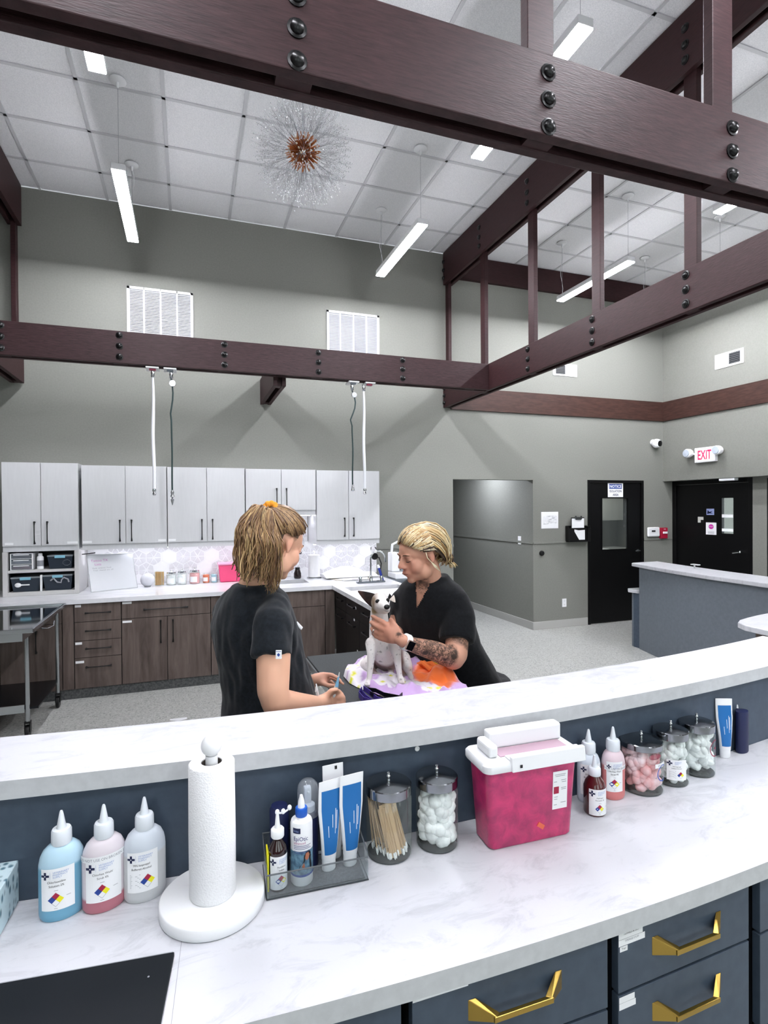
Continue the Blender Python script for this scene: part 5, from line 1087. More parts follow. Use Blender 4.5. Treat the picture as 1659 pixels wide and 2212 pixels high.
q = arr(A+n_*.002, d, Uw.normalized()); p = MB(); p.text(q, 'Tattoo TX', .03, .30, .036, 'LEFT'); p.text(q, 'Lists', .06, .262, .034, 'LEFT'); p.m = 1; p.text(q, 'Meds  ordered  Food', .035, .228, .020, 'LEFT'); p.text(q, 'Treat  cleaned  are  off', .04, .205, .020, 'LEFT')
obj('handwriting', p, [mat('marker_pink', '#b668ac', .6), M['inkg']], t, recalc=False)
obj('easel_leg', MB().tube([A+Uw*.5+Vector((-.005, .02, 0)), Vector((-.955, 6.33, ZR+.002))], .004, 6).tube([B+Uw*.5, Vector((-.55, 6.45, ZR+.002))], .004, 6), M['white'], t)
obj('marker_pen', MB().tube([A+Uw+Vector((-.04, -.005, .008)), A+Uw+Vector((.08, -.005, .02))], .005, 8), M['ink'], t, smooth=True)
t = thing('smart_speaker', 'white ball-shaped speaker right of the whiteboard', 'speaker', (-.42, 6.34, ZR)); obj('ball', MB().ball((-.42, 6.34, ZR+.072), .070, 28, 18), noisy(mat('speaker_mesh', '#cfd0d6', .9), '#c2c3ca', '#dadbe0', 300), t, smooth=True); obj('foot', MB().lathe([(.03, 0), (.035, .006), (.03, .012)], (-.42, 6.34, ZR), 24), M['inkg'], t)
def sjar(label, x, y, r, h, m, lid=True, top=None):
    t = thing('small_jar', label, 'jar', (x, y, ZR), 'row of jars on the rear counter'); c = (x, y, ZR)
    obj('glass', MB().lathe([(0, 0), (r, 0), (r, h-.01), (r*.85, h)], c, 28), M['glass'], t, smooth=True); obj('contents', MB().lathe([(0, .004), (r*.9, .004), (r*.9, h*.85), (0, h*.9)], c, 24), m, t, smooth=True)
    if lid: obj('lid', MB().lathe([(r*.92, h), (r*.92, h+.012), (.01, h+.02), (.006, h+.034), (0, h+.036)], c, 24), M['chrome'], t, smooth=True)
    obj('label', MB().quadmap(ell(c, r, r, 0, 255), -r*.7, r*.7, .02, h*.6, 6, 1), M['labelw'], t)
    return t
def stickjar():
    t = thing('stick_jar', 'clear square jar of wooden sticks, left end of the rear jar row', 'jar', (-.30, 6.40, ZR)); mb = MB(); mb.box(-.352, -.258, 6.36, 6.44, ZR, ZR+.155); obj('glass', mb, M['glass'], t); sb = MB(); rr = random.Random(8)
    for k in range(60): xx, yy = rr.uniform(-.347, -.263), rr.uniform(6.366, 6.434); sb.tube([(xx, yy, ZR+.006), (xx+rr.uniform(-.004, .004), yy, ZR+.145)], .0025, 5)
    obj('sticks', sb, mat('amber_sticks', '#d0a566', .6), t, kind='stuff')
stickjar()
sjar('white-filled jar second in the rear jar row, beside the stick jar', -.186, 6.40, .052, .125, M['cotton'])
sjar('white-filled jar third in the rear jar row', -.078, 6.40, .048, .13, M['cotton'])
sjar('pink-filled jar fourth in the rear jar row', .052, 6.41, .056, .135, mat('pale_pink_fill', '#eaa9aa', .8))
sjar('small bottle with orange liquid in the rear jar row', .172, 6.42, .038, .105, mat('orange_liquid', '#f0784e', .4), False)
sjar('small bottle with pale blue liquid in the rear jar row, beside the pink container', .258, 6.42, .036, .105, mat('ice_blue', '#a9d2e2', .4), False)
t = thing('rear_sharps_container', 'bright pink sharps container on the rear counter, behind the woman\'s shoulder', 'sharps container', (.42, 6.42, ZR)); obj('tub', MB().loft([[(.32, 6.38, ZR), (.53, 6.38, ZR), (.53, 6.48, ZR), (.32, 6.48, ZR)], [(.305, 6.365, ZR+.19), (.545, 6.365, ZR+.19), (.545, 6.495, ZR+.19), (.305, 6.495, ZR+.19)]]), mat('hot_pink_plastic', '#ef4f80', .4), t, bevel=.012); obj('lid', MB().box(.295, .555, 6.355, 6.505, ZR+.191, ZR+.215), mat('pink_lid', '#eba3c4', .4), t, bevel=.008)
t = thing('brown_bottle', 'dark brown bottle on the rear counter beside the small sink', 'bottle', (1.185, 6.40, ZR)); obj('body', MB().lathe([(0, 0), (.036, 0), (.042, .01), (.042, .06), (.030, .10)], (1.185, 6.40, ZR), 24), mat('deep_brown', '#1d0f10', .25), t, smooth=True); obj('cap', MB().lathe([(.028, .10), (.028, .128), (0, .13)], (1.185, 6.40, ZR), 20), M['black'], t, smooth=True)
t = thing('rear_towel_roll', 'white paper towel roll on its stand before the mosaic backsplash', 'paper towel roll', (1.372, 6.36, ZR)); c = (1.372, 6.36, ZR); obj('base', MB().lathe([(0, 0), (.085, 0), (.085, .012), (0, .014)], c, 32), M['steel'], t); obj('paper', MB().lathe([(.02, .016), (.068, .016), (.068, .27), (.02, .27)], c, 36), M['paper'], t, smooth=True, ang=50); obj('rod', MB().lathe([(.008, .27), (.008, .30), (.014, .31), (0, .325)], c, 14), M['white'], t, smooth=True)
t = thing('folded_drape', 'folded white cover draped over papers behind the faucet', 'cloth', (1.75, 6.2, ZR)); mb = MB(); rings = []
for i in range(13):
    f = i/12; xx = 1.46+.62*f; hh = .10*sin(pi*min(1, f*1.15+.02))**.8+.006 if f < .87 else .02; rings.append([(xx, 6.12, ZR+.018), (xx, 6.17, ZR+.022+hh*.7), (xx, 6.26, ZR+.03+hh), (xx, 6.36, ZR+.03+hh*.8), (xx, 6.42, ZR+.018)])
mb.loft(rings); obj('cover', mb, M['whitem'], t, smooth=True)
t = thing('paper_stack', 'loose papers under the white cover behind the faucet', 'papers', (1.75, 6.1, ZR)); obj('sheet', MB().prism([(1.55, 6.02), (1.95, 6.0), (2.0, 6.3), (1.5, 6.4)], ZR+.001, ZR+.006), mat('paper_tan', '#cfc9bd', .8), t); obj('sheet', MB().prism([(1.62, 5.95), (1.90, 5.96), (1.98, 6.2), (1.6, 6.25)], ZR+.0065, ZR+.010), M['labelw'], t); obj('clip_strip', MB().box(1.72, 1.82, 5.97, 5.985, ZR+.0105, ZR+.013), mat('pen_plum', '#6b5566', .5), t)
t = thing('handled_brush', 'blue-handled brush standing right of the faucet', 'brush', (2.0, 5.78, ZR)); obj('handle', MB().tube([(2.02, 5.78, ZR+.012), (1.975, 5.785, ZR+.15)], .014, 12), mat('handle_blue', '#1a2f8a', .4), t, smooth=True); obj('foot', MB().lathe([(.022, 0), (.02, .01), (0, .012)], (2.022, 5.78, ZR), 16), M['white'], t); obj('head', MB().tube([(1.975, 5.785, ZR+.152), (1.965, 5.787, ZR+.185)], [.018, .01], 12), M['white'], t, smooth=True)
t = thing('round_mirror', 'black round mirror head on a curved stem, seen inside the faucet loop', 'mirror', (2.02, 6.0, ZR)); dv = Vector((-.5, -1, .15)).normalized(); obj('disc', MB().lathe([(0, -.01), (.036, -.01), (.040, 0), (.036, .008), (0, .006)], (2.00, 6.0, ZR+.26), 28, sx=1, M=Vector((0, 0, 1)).rotation_difference(dv).to_matrix()), M['bolt'], t, smooth=True); obj('stem', MB().tube([(2.01, 6.02, ZR+.25), (2.07, 6.05, ZR+.24), (2.10, 6.06, ZR+.17), (2.09, 6.06, ZR+.10), (2.12, 6.08, ZR+.002)], .008, 8), M['black'], t, smooth=True)
t = thing('suction_canister', 'white suction unit with clear canister and carrying handle, beside the blonde woman', 'medical device', (2.30, 5.95, ZR))
obj('base_stand', MB().box(2.17, 2.62, 5.80, 6.2, 0, .914), M['slate'], t); obj('base', MB().box(2.20, 2.58, 5.86, 6.12, .9155, .985), M['white'], t, bevel=.012); obj('tower', MB().box(2.20, 2.30, 5.98, 6.12, .986, 1.21), M['white'], t, bevel=.012)
obj('handle', MB().tube([(2.225, 6.05, 1.21), (2.235, 6.05, 1.30), (2.30, 6.05, 1.33), (2.44, 6.05, 1.28), (2.44, 6.05, 1.2)], .015, 10), M['white'], t, smooth=True)
obj('canister', MB().lathe([(0, 0), (.062, 0), (.070, .02), (.075, .17), (.07, .18)], (2.39, 5.99, .987), 32), M['frost'], t, smooth=True); obj('canister_lid', MB().lathe([(.078, .18), (.078, .205), (.03, .215), (.02, .235), (0, .236)], (2.39, 5.99, .987), 32), M['white'], t, smooth=True)

# ================================================================ figures
RX = Vector((cos(YAW), -sin(YAW), 0)); FX = Vector((sin(YAW), cos(YAW), 0)); UP = Vector((0, 0, 1))
def vv(p): return Vector(p)
def capsule(mb, p0, p1, r0, r1, seg=16, n=4):
    p0, p1 = Vector(p0), Vector(p1); d = p1-p0
    if d.length < 1e-6: return mb.ball(p0, r0, seg, 8)
    M3 = UP.rotation_difference(d.normalized()).to_matrix(); ln = d.length
    pr = [(r0*sin(pi/2*i/n), -r0*cos(pi/2*i/n)) for i in range(n+1)]+[(r1*cos(pi/2*i/n), ln+r1*sin(pi/2*i/n)) for i in range(n+1)]
    pr[0] = (0, pr[0][1]); pr[-1] = (0, pr[-1][1])
    return mb.lathe(pr, p0, seg, M=M3)
def chain(mb, pts):
    for a, b in zip(pts, pts[1:]): capsule(mb, a[0], b[0], a[1], b[1])
def rings(mb, rows, right, fwd, n=28, pw=1.0):
    R = []
    for c, hw, hd in rows:
        c = Vector(c); R.append([c+right*hw*cos(a)+fwd*hd*sin(a) for a in [2*pi*k/n for k in range(n)]])
    return mb.loft(R)
def voxel(name, mb, vox, it, mats, parent, fac=.5, cut=None, kind=None, disp=None):
    me = bpy.data.meshes.new('tmp'); me.from_pydata(mb.v, [], mb.f); b = bmesh.new(); b.from_mesh(me); bmesh.ops.remove_doubles(b, verts=b.verts, dist=1e-6); bmesh.ops.recalc_face_normals(b, faces=b.faces); b.to_mesh(me); b.free()
    o = bpy.data.objects.new('tmp', me); COL.objects.link(o)
    r = o.modifiers.new('r', 'REMESH'); r.mode = 'VOXEL'; r.voxel_size = vox; r.adaptivity = 0
    s = o.modifiers.new('s', 'SMOOTH'); s.iterations = it; s.factor = fac
    dg = bpy.context.evaluated_depsgraph_get(); ev = o.evaluated_get(dg); m2 = bpy.data.meshes.new_from_object(ev)
    bpy.data.objects.remove(o)
    n = len(m2.vertices); co = np.zeros(n*3); m2.vertices.foreach_get('co', co); co = co.reshape(-1, 3)
    no = np.zeros(n*3); m2.vertices.foreach_get('normal', no); no = no.reshape(-1, 3)
    if disp is not None: co = co+no*disp(co, no)[:, None]
    root = parent
    while root.parent is not None: root = root.parent
    wc = co.copy(); co = co-np.array(root.location); m2.vertices.foreach_set('co', co.ravel())
    if cut is not None:
        b = bmesh.new(); b.from_mesh(m2); off = Vector(root.location)
        dl = [f for f in b.faces if cut(f.calc_center_median()+off, f.normal)]
        bmesh.ops.delete(b, geom=dl, context='FACES'); b.to_mesh(m2); b.free()
    m2.name = name; m2.materials.clear()
    for m_ in (mats if isinstance(mats, (list, tuple)) else [mats]): m2.materials.append(m_)
    m2.polygons.foreach_set('material_index', [0]*len(m2.polygons)); m2.polygons.foreach_set('use_smooth', [True]*len(m2.polygons)); m2.update()
    ob = bpy.data.objects.new(name, m2); COL.objects.link(ob); ob.parent = parent
    if kind: ob['kind'] = kind
    return ob, wc, no
def paint(ob, fn, name='Col'):
    root = ob.parent
    while root.parent is not None: root = root.parent
    me = ob.data; n = len(me.vertices); co = np.zeros(n*3); me.vertices.foreach_get('co', co); co = co.reshape(-1, 3)+np.array(root.location)
    c = fn(co); c = np.concatenate([c, np.ones((n, 1))], 1); a = me.color_attributes.new(name, 'FLOAT_COLOR', 'POINT'); a.data.foreach_set('color', c.ravel())
def vcol(m, name='Col'):
    a = N(m, 'ShaderNodeVertexColor', layer_name=name); L(m, a, 'Color', P(m), 'Base Color'); return a
def lc(h): return np.array(lin(h)[:3])
def gauss(co, c, r): return np.exp(-((co-np.array(c))**2).sum(1)/(r*r))
def mixc(c, w, col): return c*(1-w[:, None])+col*w[:, None]
def vnoise(co, s, seed=0): return np.array([noise.noise(Vector((p[0]*s+seed, p[1]*s, p[2]*s))) for p in co])
# skin with optional tattoo ink controlled by a mask attribute
def skinmat(name, tat=False):
    m = mat(name, '#c99a82', .5, spec=.35); P(m).inputs['Subsurface Weight'].default_value = .12; P(m).inputs['Subsurface Radius'].default_value = (.012, .005, .003)
    a = vcol(m)
    if tat:
        t = N(m, 'ShaderNodeVertexColor', layer_name='Tat'); tc = N(m, 'ShaderNodeTexCoord'); v = N(m, 'ShaderNodeTexVoronoi', feature='DISTANCE_TO_EDGE'); v.inputs['Scale'].default_value = 42
        n = N(m, 'ShaderNodeTexNoise'); n.inputs['Scale'].default_value = 28; n.inputs['Detail'].default_value = 5; L(m, tc, 'Object', n, 'Vector'); mx = N(m, 'ShaderNodeMix', data_type='VECTOR'); mx.inputs[0].default_value = .12; L(m, tc, 'Object', mx, 4); L(m, n, 'Color', mx, 5); L(m, mx, 1, v, 'Vector')
        r = N(m, 'ShaderNodeValToRGB'); r.color_ramp.elements[0].position = .02; r.color_ramp.elements[0].color = (1, 1, 1, 1); r.color_ramp.elements[1].position = .16; r.color_ramp.elements[1].color = (.35, .35, .35, 1); L(m, v, 'Distance', r, 'Fac')
        r2 = N(m, 'ShaderNodeValToRGB'); r2.color_ramp.elements[0].position = .42; r2.color_ramp.elements[1].position = .60; L(m, n, 'Fac', r2, 'Fac')
        mu = N(m, 'ShaderNodeMath', operation='MAXIMUM'); L(m, r, 'Color', mu, 0); L(m, r2, 'Color', mu, 1); mu2 = N(m, 'ShaderNodeMath', operation='MULTIPLY'); L(m, mu, 0, mu2, 0); L(m, t, 'Color', mu2, 1)
        mm = N(m, 'ShaderNodeMix', data_type='RGBA'); L(m, mu2, 0, mm, 0); L(m, a, 'Color', mm, 6); mm.inputs[7].default_value = lin('#2c2622'); L(m, mm, 2, P(m), 'Base Color')
    return m
def headframe(fh, pitch, roll=0):
    fh = fh.normalized(); left = UP.cross(fh).normalized(); f = (fh*cos(pitch)-UP*sin(pitch)).normalized(); u = f.cross(left).normalized()
    if roll: q = Quaternion(f, roll); left = q @ left; u = q @ u
    return Matrix((f, left, u)).transposed()
def headprims(mb, c, M3, s=1.0, cheek=1.0):
    c = Vector(c); T = lambda x, y, z: c+M3 @ Vector((x*s, y*s, z*s))
    def e(x, y, z, a, b, d): mb.ball(T(x, y, z), (a*s, b*s, d*s), 20, 14, M3)
    e(-.012, 0, .035, .094, .076, .080); e(.030, 0, .032, .056, .062, .060); e(.034, 0, -.03, .052, .057, .074); e(.022, 0, -.072, .054, .050*cheek, .036)
    e(.064, 0, -.094, .019, .022, .017)
    for y in (-1, 1):
        e(.050, y*.036, -.034, .030, .027*cheek, .034); e(.079, y*.024, .021, .012, .020, .007); e(.0755, y*.031, .002, .010, .0145, .0085); e(.0955, y*.0105, -.0285, .0085, .0085, .0075)
        e(-.010, y*.077, -.004, .016, .006, .029); e(-.006, y*.076, -.024, .009, .006, .012); e(.018, y*.050, -.064, .032, .014*cheek, .034)
    capsule(mb, T(.084, 0, .014), T(.106, 0, -.022), .0078*s, .0115*s)
    e(.0905, 0, -.0535, .0090, .0215, .0052); e(.0875, 0, -.0635, .0090, .0185, .0060); e(.078, 0, -.058, .012, .028, .020)
    return T
def facepaint(c, co, T, s=1.0):
    c = mixc(c, .55*gauss(co, T(.092, 0, -.058), .021*s), lc('#a4584f')); 
    for y in (-1, 1): c = mixc(c, .35*gauss(co, T(.07, y*.038, -.03), .032*s), lc('#c8796a')); c = mixc(c, .30*gauss(co, T(.082, y*.031, .005), .016*s), lc('#9c6656')); c = mixc(c, .30*gauss(co, T(-.01, y*.082, -.01), .03*s), lc('#d0796a'))
    return mixc(c, .35*gauss(co, T(.108, 0, -.024), .018*s), lc('#cf7f72'))
def facebits(par, T, M3, s=1.0, brow='#6a4c38', closed=True):
    bm_ = mat('brow_hair_'+brow[1:], brow, .8); b = MB(); l = MB(); li = MB()
    for y in (-1, 1):
        b.tube([T(.0905, y*.010, .0215), T(.0925, y*.020, .0255), T(.0885, y*.033, .0265), T(.078, y*.046, .0225)], [.0016*s, .0026*s, .0024*s, .0010*s], 8, flat=.6)
        l.tube([T(.0840, y*.0175, -.0005), T(.0875, y*.026, -.0045), T(.0862, y*.036, -.0045), T(.0785, y*.045, -.0005)], [.0008*s, .0017*s, .0018*s, .0010*s], 6)
    li.tube([T(.0905, -.021, -.0585), T(.0985, -.010, -.0578), T(.0990, 0, -.0584), T(.0985, .010, -.0578), T(.0905, .021, -.0585)], [.0006*s, .0011*s, .0012*s, .0011*s, .0006*s], 6)
    obj('eyebrows', b, bm_, par, smooth=True); obj('lash_lines', l, mat('lash_'+brow[1:], '#1c120e', .7), par, smooth=True); obj('lip_line', li, mat('lip_'+brow[1:], '#5e2c28', .7), par, smooth=True)
def hairmat(name):
    m = mat(name, '#8a6a4a', .38, spec=.5); vcol(m); return m
class Hair:
    def __init__(s): s.mb = MB(); s.c = []
    def strand(s, pts, r0, r1, col, seg=5, flat=.55):
        n0 = len(s.mb.v); n = len(pts); pr = [r0+(r1-r0)*i/(n-1) for i in range(n)]; pr[0] *= .7; s.mb.tube(pts, pr, seg, flat=flat); s.c += [tuple(col)+(1,)]*(len(s.mb.v)-n0)
    def add(s, mb2, col): s.mb.add(mb2.v, mb2.f); s.c += [tuple(col)+(1,)]*len(mb2.v)
    def build(s, name, m, par):
        o = obj(name, s.mb, m, par, smooth=True, ang=180, recalc=False); a = o.data.color_attributes.new('Col', 'FLOAT_COLOR', 'POINT'); a.data.foreach_set('color', np.array(s.c).ravel()); return o
def capmesh(T, keep, a=(.100, .083, .090), o=(-.014, 0, .036), n=40, m_=28):
    mb = MB(); V = []; F = []
    for i in range(m_+1):
        t = -pi/2+pi*i/m_
        for k in range(n):
            p = (o[0]+a[0]*cos(t)*cos(2*pi*k/n), o[1]+a[1]*cos(t)*sin(2*pi*k/n), o[2]+a[2]*sin(t)); V.append(p)
    for i in range(m_):
        for k in range(n):
            f = (i*n+k, i*n+(k+1) % n, (i+1)*n+(k+1) % n, (i+1)*n+k); c = [sum(V[j][q] for j in f)/4 for q in range(3)]
            if keep(*c): F.append(f)
    mb.add([T(*v) for v in V], F); return mb
def scalp_path(T, a, b, n=9, A=(.102, .085, .092), O=(-.014, 0, .036), lift=0, wob=0, rr=None):
    """path over the skull ellipsoid from local point a to local point b"""
    f = lambda p: Vector(((p[0]-O[0])/A[0], (p[1]-O[1])/A[1], (p[2]-O[2])/A[2]))
    u, v = f(a), f(b); lu, lv = max(1, u.length), max(1, v.length); un, vn = u.normalized(), v.normalized(); an = un.angle(vn); P_ = []
    for i in range(n):
        t = i/(n-1); w = (un*sin((1-t)*an)+vn*sin(t*an))/max(1e-4, sin(an)); l = lu*(1-t)+lv*t+lift*sin(pi*t)
        p = w*l; q = (O[0]+p.x*A[0], O[1]+p.y*A[1], O[2]+p.z*A[2]); P_.append(T(*q))
    return P_
SKIN = lc('#dcab90')
M['scrub'] = noisy(mat('dark_scrub_cloth', '#20262d', .85, spec=.2, sheen=.12), '#11151a', '#191e24', 90, bump=.25, bscale=500)
M['scrubk'] = noisy(mat('black_scrub_cloth', '#0d0f12', .85, spec=.2, sheen=.1), '#0b0c0f', '#121418', 90, bump=.25, bscale=500)
def folds(scale, amp, seed, stretch=(1, 1, .5)):
    def f(co, no): return np.array([amp*(noise.noise(Vector((p[0]*scale*stretch[0]+seed, p[1]*scale*stretch[1], p[2]*scale*stretch[2])))+.5*noise.noise(Vector((p[0]*scale*2.1, p[1]*scale*2.1+seed, p[2]*scale*1.3)))) for p in co])
    return f

# ---------------------------------------------------------------- woman with the ponytail (left), seen from behind
fL = (RX*cos(R_(40))+FX*sin(R_(40))).normalized(); rL = fL.cross(UP).normalized()
t = thing('person', 'woman in dark scrubs with wavy ponytail, back turned, holding a thermometer', 'person', (.27, 2.0, 0))
PL = t; hc = (0.290,1.943,1.615); HM = headframe(RX*cos(R_(50))+FX*sin(R_(50)), R_(24))
mb = MB(); T = headprims(mb, hc, HM, 1.0)
chain(mb, [(T(-.025, 0, -.05), .056), ((0.229,1.964,1.509), .055), ((0.213,1.990,1.449), .06)])
rings(mb, [((0.213,1.990,1.461), .07, .06), ((0.212,2.011,1.422), .14, .085), ((0.210,2.012,1.380), .175, .10), ((0.214,2.010,1.323), .185, .12), ((0.235,2.011,1.204), .175, .130), ((0.264,2.011,1.068), .175, .14), ((0.266,1.987,0.910), .19, .15), ((0.268,1.986,0.811), .18, .14)], rL, fL)
chain(mb, [((0.271,1.842,1.375), .050), ((0.250,1.774,1.293), .056), ((0.242,1.738,1.172), .050), ((0.249,1.730,1.135), .045), ((0.327,1.808,1.090), .041), ((0.421,1.913,1.046), .028), ((0.461,1.952,1.040), .027)])
chain(mb, [((0.132,2.176,1.331), .050), ((0.233,2.350,1.060), .048), ((0.417,2.306,0.975), .040), ((0.483,2.209,1.039), .026), ((0.501,2.202,1.043), .026)])
# near hand, closed round the thermometer
mb.ball((0.476,1.957,1.043), (.036, .022, .030), 16, 10)
for pts in ([((0.480,1.945,1.068), .012), ((0.504,1.937,1.073), .0105), ((0.517,1.942,1.059), .009), ((0.512,1.955,1.044), .0085)],
            [((0.489,1.942,1.053), .012), ((0.518,1.932,1.053), .0105), ((0.525,1.939,1.037), .009), ((0.515,1.954,1.026), .0085)],
            [((0.489,1.942,1.033), .012), ((0.517,1.931,1.031), .0100), ((0.523,1.940,1.016), .0088), ((0.511,1.955,1.007), .0082)],
            [((0.482,1.944,1.018), .011), ((0.509,1.934,1.012), .0090), ((0.513,1.943,0.997), .0080), ((0.503,1.957,0.990), .0075)],
            [((0.459,1.931,1.065), .012), ((0.475,1.926,1.083), .0105), ((0.494,1.924,1.085), .0090)]): chain(mb, pts)
# far hand, thumb and forefinger forming a ring
mb.ball((0.507,2.200,1.041), (.026, .020, .030), 16, 10)
for pts in ([((0.509,2.200,1.058), .012), ((0.535,2.180,1.062), .010), ((0.555,2.162,1.054), .0088), ((0.570,2.146,1.038), .0075)],
            [((0.515,2.219,1.042), .012), ((0.545,2.208,1.042), .010), ((0.566,2.190,1.033), .0085), ((0.585,2.173,1.021), .0070)],
            [((0.517,2.229,1.026), .011), ((0.546,2.229,1.019), .0095), ((0.561,2.223,1.003), .0082)],
            [((0.515,2.229,1.016), .010), ((0.537,2.232,1.001), .0085), ((0.550,2.227,0.992), .0075)],
            [((0.497,2.183,1.034), .012), ((0.515,2.165,1.026), .0105), ((0.544,2.150,1.025), .0085)]): chain(mb, pts)
hipL = Vector((0.268,1.986,0.819))
for s in (-1, 1):
    h_ = hipL+rL*s*.095; kn = Vector((h_.x, h_.y, .47))+fL*.03+rL*s*.02; an = Vector((h_.x, h_.y, .09))-fL*.02+rL*s*.03; chain(mb, [(h_, .095), (kn, .06), (an, .042)]); chain(mb, [(an-UP*.03, .04), (an+fL*.14-UP*.055, .030)])
sk = skinmat('skin_fair'); bo, wc, no_ = voxel('body', mb, .0062, 4, sk, t)
def pL(co):
    c = np.tile(SKIN, (len(co), 1)); c = facepaint(c, co, T); c = mixc(c, .5*gauss(co, (0.509,1.998,1.025), .06), lc('#c98a80')); return mixc(c, .45*gauss(co, (0.521,2.195,1.039), .06), lc('#c98a80'))
paint(bo, pL); facebits(bo, T, HM, brow='#6a4c38')
# scrub top
mb = MB()
rings(mb, [((0.213,1.979,1.472), .080, .070), ((0.213,1.990,1.454), .100, .082), ((0.212,2.001,1.430), .150, .100), ((0.211,2.011,1.392), .186, .115), ((0.214,2.010,1.323), .198, .138), ((0.231,2.013,1.237), .192, .150), ((0.250,2.016,1.151), .190, .156), ((0.265,2.010,1.068), .192, .160), ((0.268,1.998,0.972), .200, .165), ((0.268,1.986,0.844), .212, .170)], rL, fL)
s0 = Vector((0.271,1.863,1.400)); s1 = Vector((0.254,1.805,1.362)); s2 = Vector((0.245,1.760,1.269))
chain(mb, [(s0, .054), (s1, .066)]); dd = (s2-s1).normalized(); M3_ = UP.rotation_difference(dd).to_matrix(); mb.lathe([(0, 0), (.066, 0), (.066, (s2-s1).length*.5), (.0645, (s2-s1).length), (0, (s2-s1).length)], s1, 24, M=M3_)
a0 = Vector((0.134,2.155,1.344)); a1 = Vector((0.198,2.258,1.182)); chain(mb, [(a0, .056), (a1, .060)])
fo = folds(9, .010, 3)
def dispL(co, no): return fo(co, no)+.009*np.array([noise.noise(Vector((p[0]*40, p[1]*40, p[2]*14))) for p in co])*np.exp(-((co-np.array((0.217,1.880,1.224)))**2).sum(1)/.05)
sh, _, _ = voxel('scrub_top', mb, .008, 5, M['scrub'], t, disp=dispL)
# sleeve tag
tg = Vector((0.253,1.687,1.294)); n_ = -FX; obj('sleeve_tag', MB().obox(tg, RX, UP, FX, .0085, .0125, .0035), M['labelw'], sh)
p_ = MB(); q = arr(tg-FX*.0042, RX, UP); p_.polymap(q, [(0, -.006), (.005, 0), (0, .006), (-.005, 0)]); p_.quadmap(q, -.008, .008, .0095, .0108); obj('tag_print', p_, M['blue'], sh)
bd_ = [Vector((0.350,1.919,1.338)), Vector((0.372,1.933,1.313))]; obj('name_badge', MB().tube([bd_[0]-FX*.0, bd_[1]], .006, 6, flat=.3), M['labelw'], t)
# trousers and shoes
mb = MB(); rings(mb, [(hipL+UP*.13, .195, .155), (hipL+UP*.04, .212, .172), (hipL-UP*.06, .205, .16)], rL, fL)
for s in (-1, 1):
    h_ = hipL+rL*s*.10; kn = Vector((h_.x, h_.y, .47))+fL*.03+rL*s*.02; an = Vector((h_.x, h_.y, .10))-fL*.02+rL*s*.03; chain(mb, [(h_-UP*.03, .105), (kn, .078), (an, .068)])
voxel('trousers', mb, .011, 5, M['scrub'], t, disp=folds(8, .005, 9))
mb = MB()
for s in (-1, 1): an = Vector((hipL.x, hipL.y, .045))-fL*.02+rL*s*.125; chain(mb, [(an-fL*.02, .043), (an+fL*.15-UP*.01, .034)])
shc = voxel('shoes', mb, .009, 3, M['black'], t)
# hair
hr = Hair(); rr = random.Random(11); tie = Vector((0.265,1.916,1.730)); tl = HM.inverted() @ (tie-Vector(hc)); tl = (tl.x*.97, tl.y, tl.z*.95)
cols = [lc(x) for x in ('#715237', '#876745', '#a08058', '#5c4230', '#c3a577')]
hr.add(capmesh(T, lambda x, y, z: (z > .065 and x < .062) or (x < .018 and z > .024-.0*x) or (x < -.045 and z > -.045) or (x < .035 and z > .045)), lc('#5a4331'))
for k in range(560):
    side = rr.choice((-1, 1)); t_ = rr.random()
    if t_ < .50: u_ = rr.random(); fr_ = rr.random(); a = (.074-.036*u_-fr_*.05, side*(.010+.070*u_), .086-.040*u_*u_+fr_*.03*(1-u_))
    elif t_ < .80: u_ = rr.random(); a = (.040-.055*u_, side*.082, .052-.030*u_+rr.uniform(0, .03))
    else: a = (-.05-.05*rr.random(), side*rr.uniform(0, .078), -.040+rr.uniform(-.01, .03))
    if rr.random() < .28: u_ = rr.random(); a = (.012-.075*u_, side*.084, .050-.035*u_+rr.uniform(-.005, .03))
    hr.strand(scalp_path(T, a, tl, 8, A=(.1045, .0875, .0945), lift=rr.uniform(-.004, .03)), .0034, .0026, rr.choice(cols[:4])*rr.uniform(.7, 1.1))
edge = [((-.046), .0)]
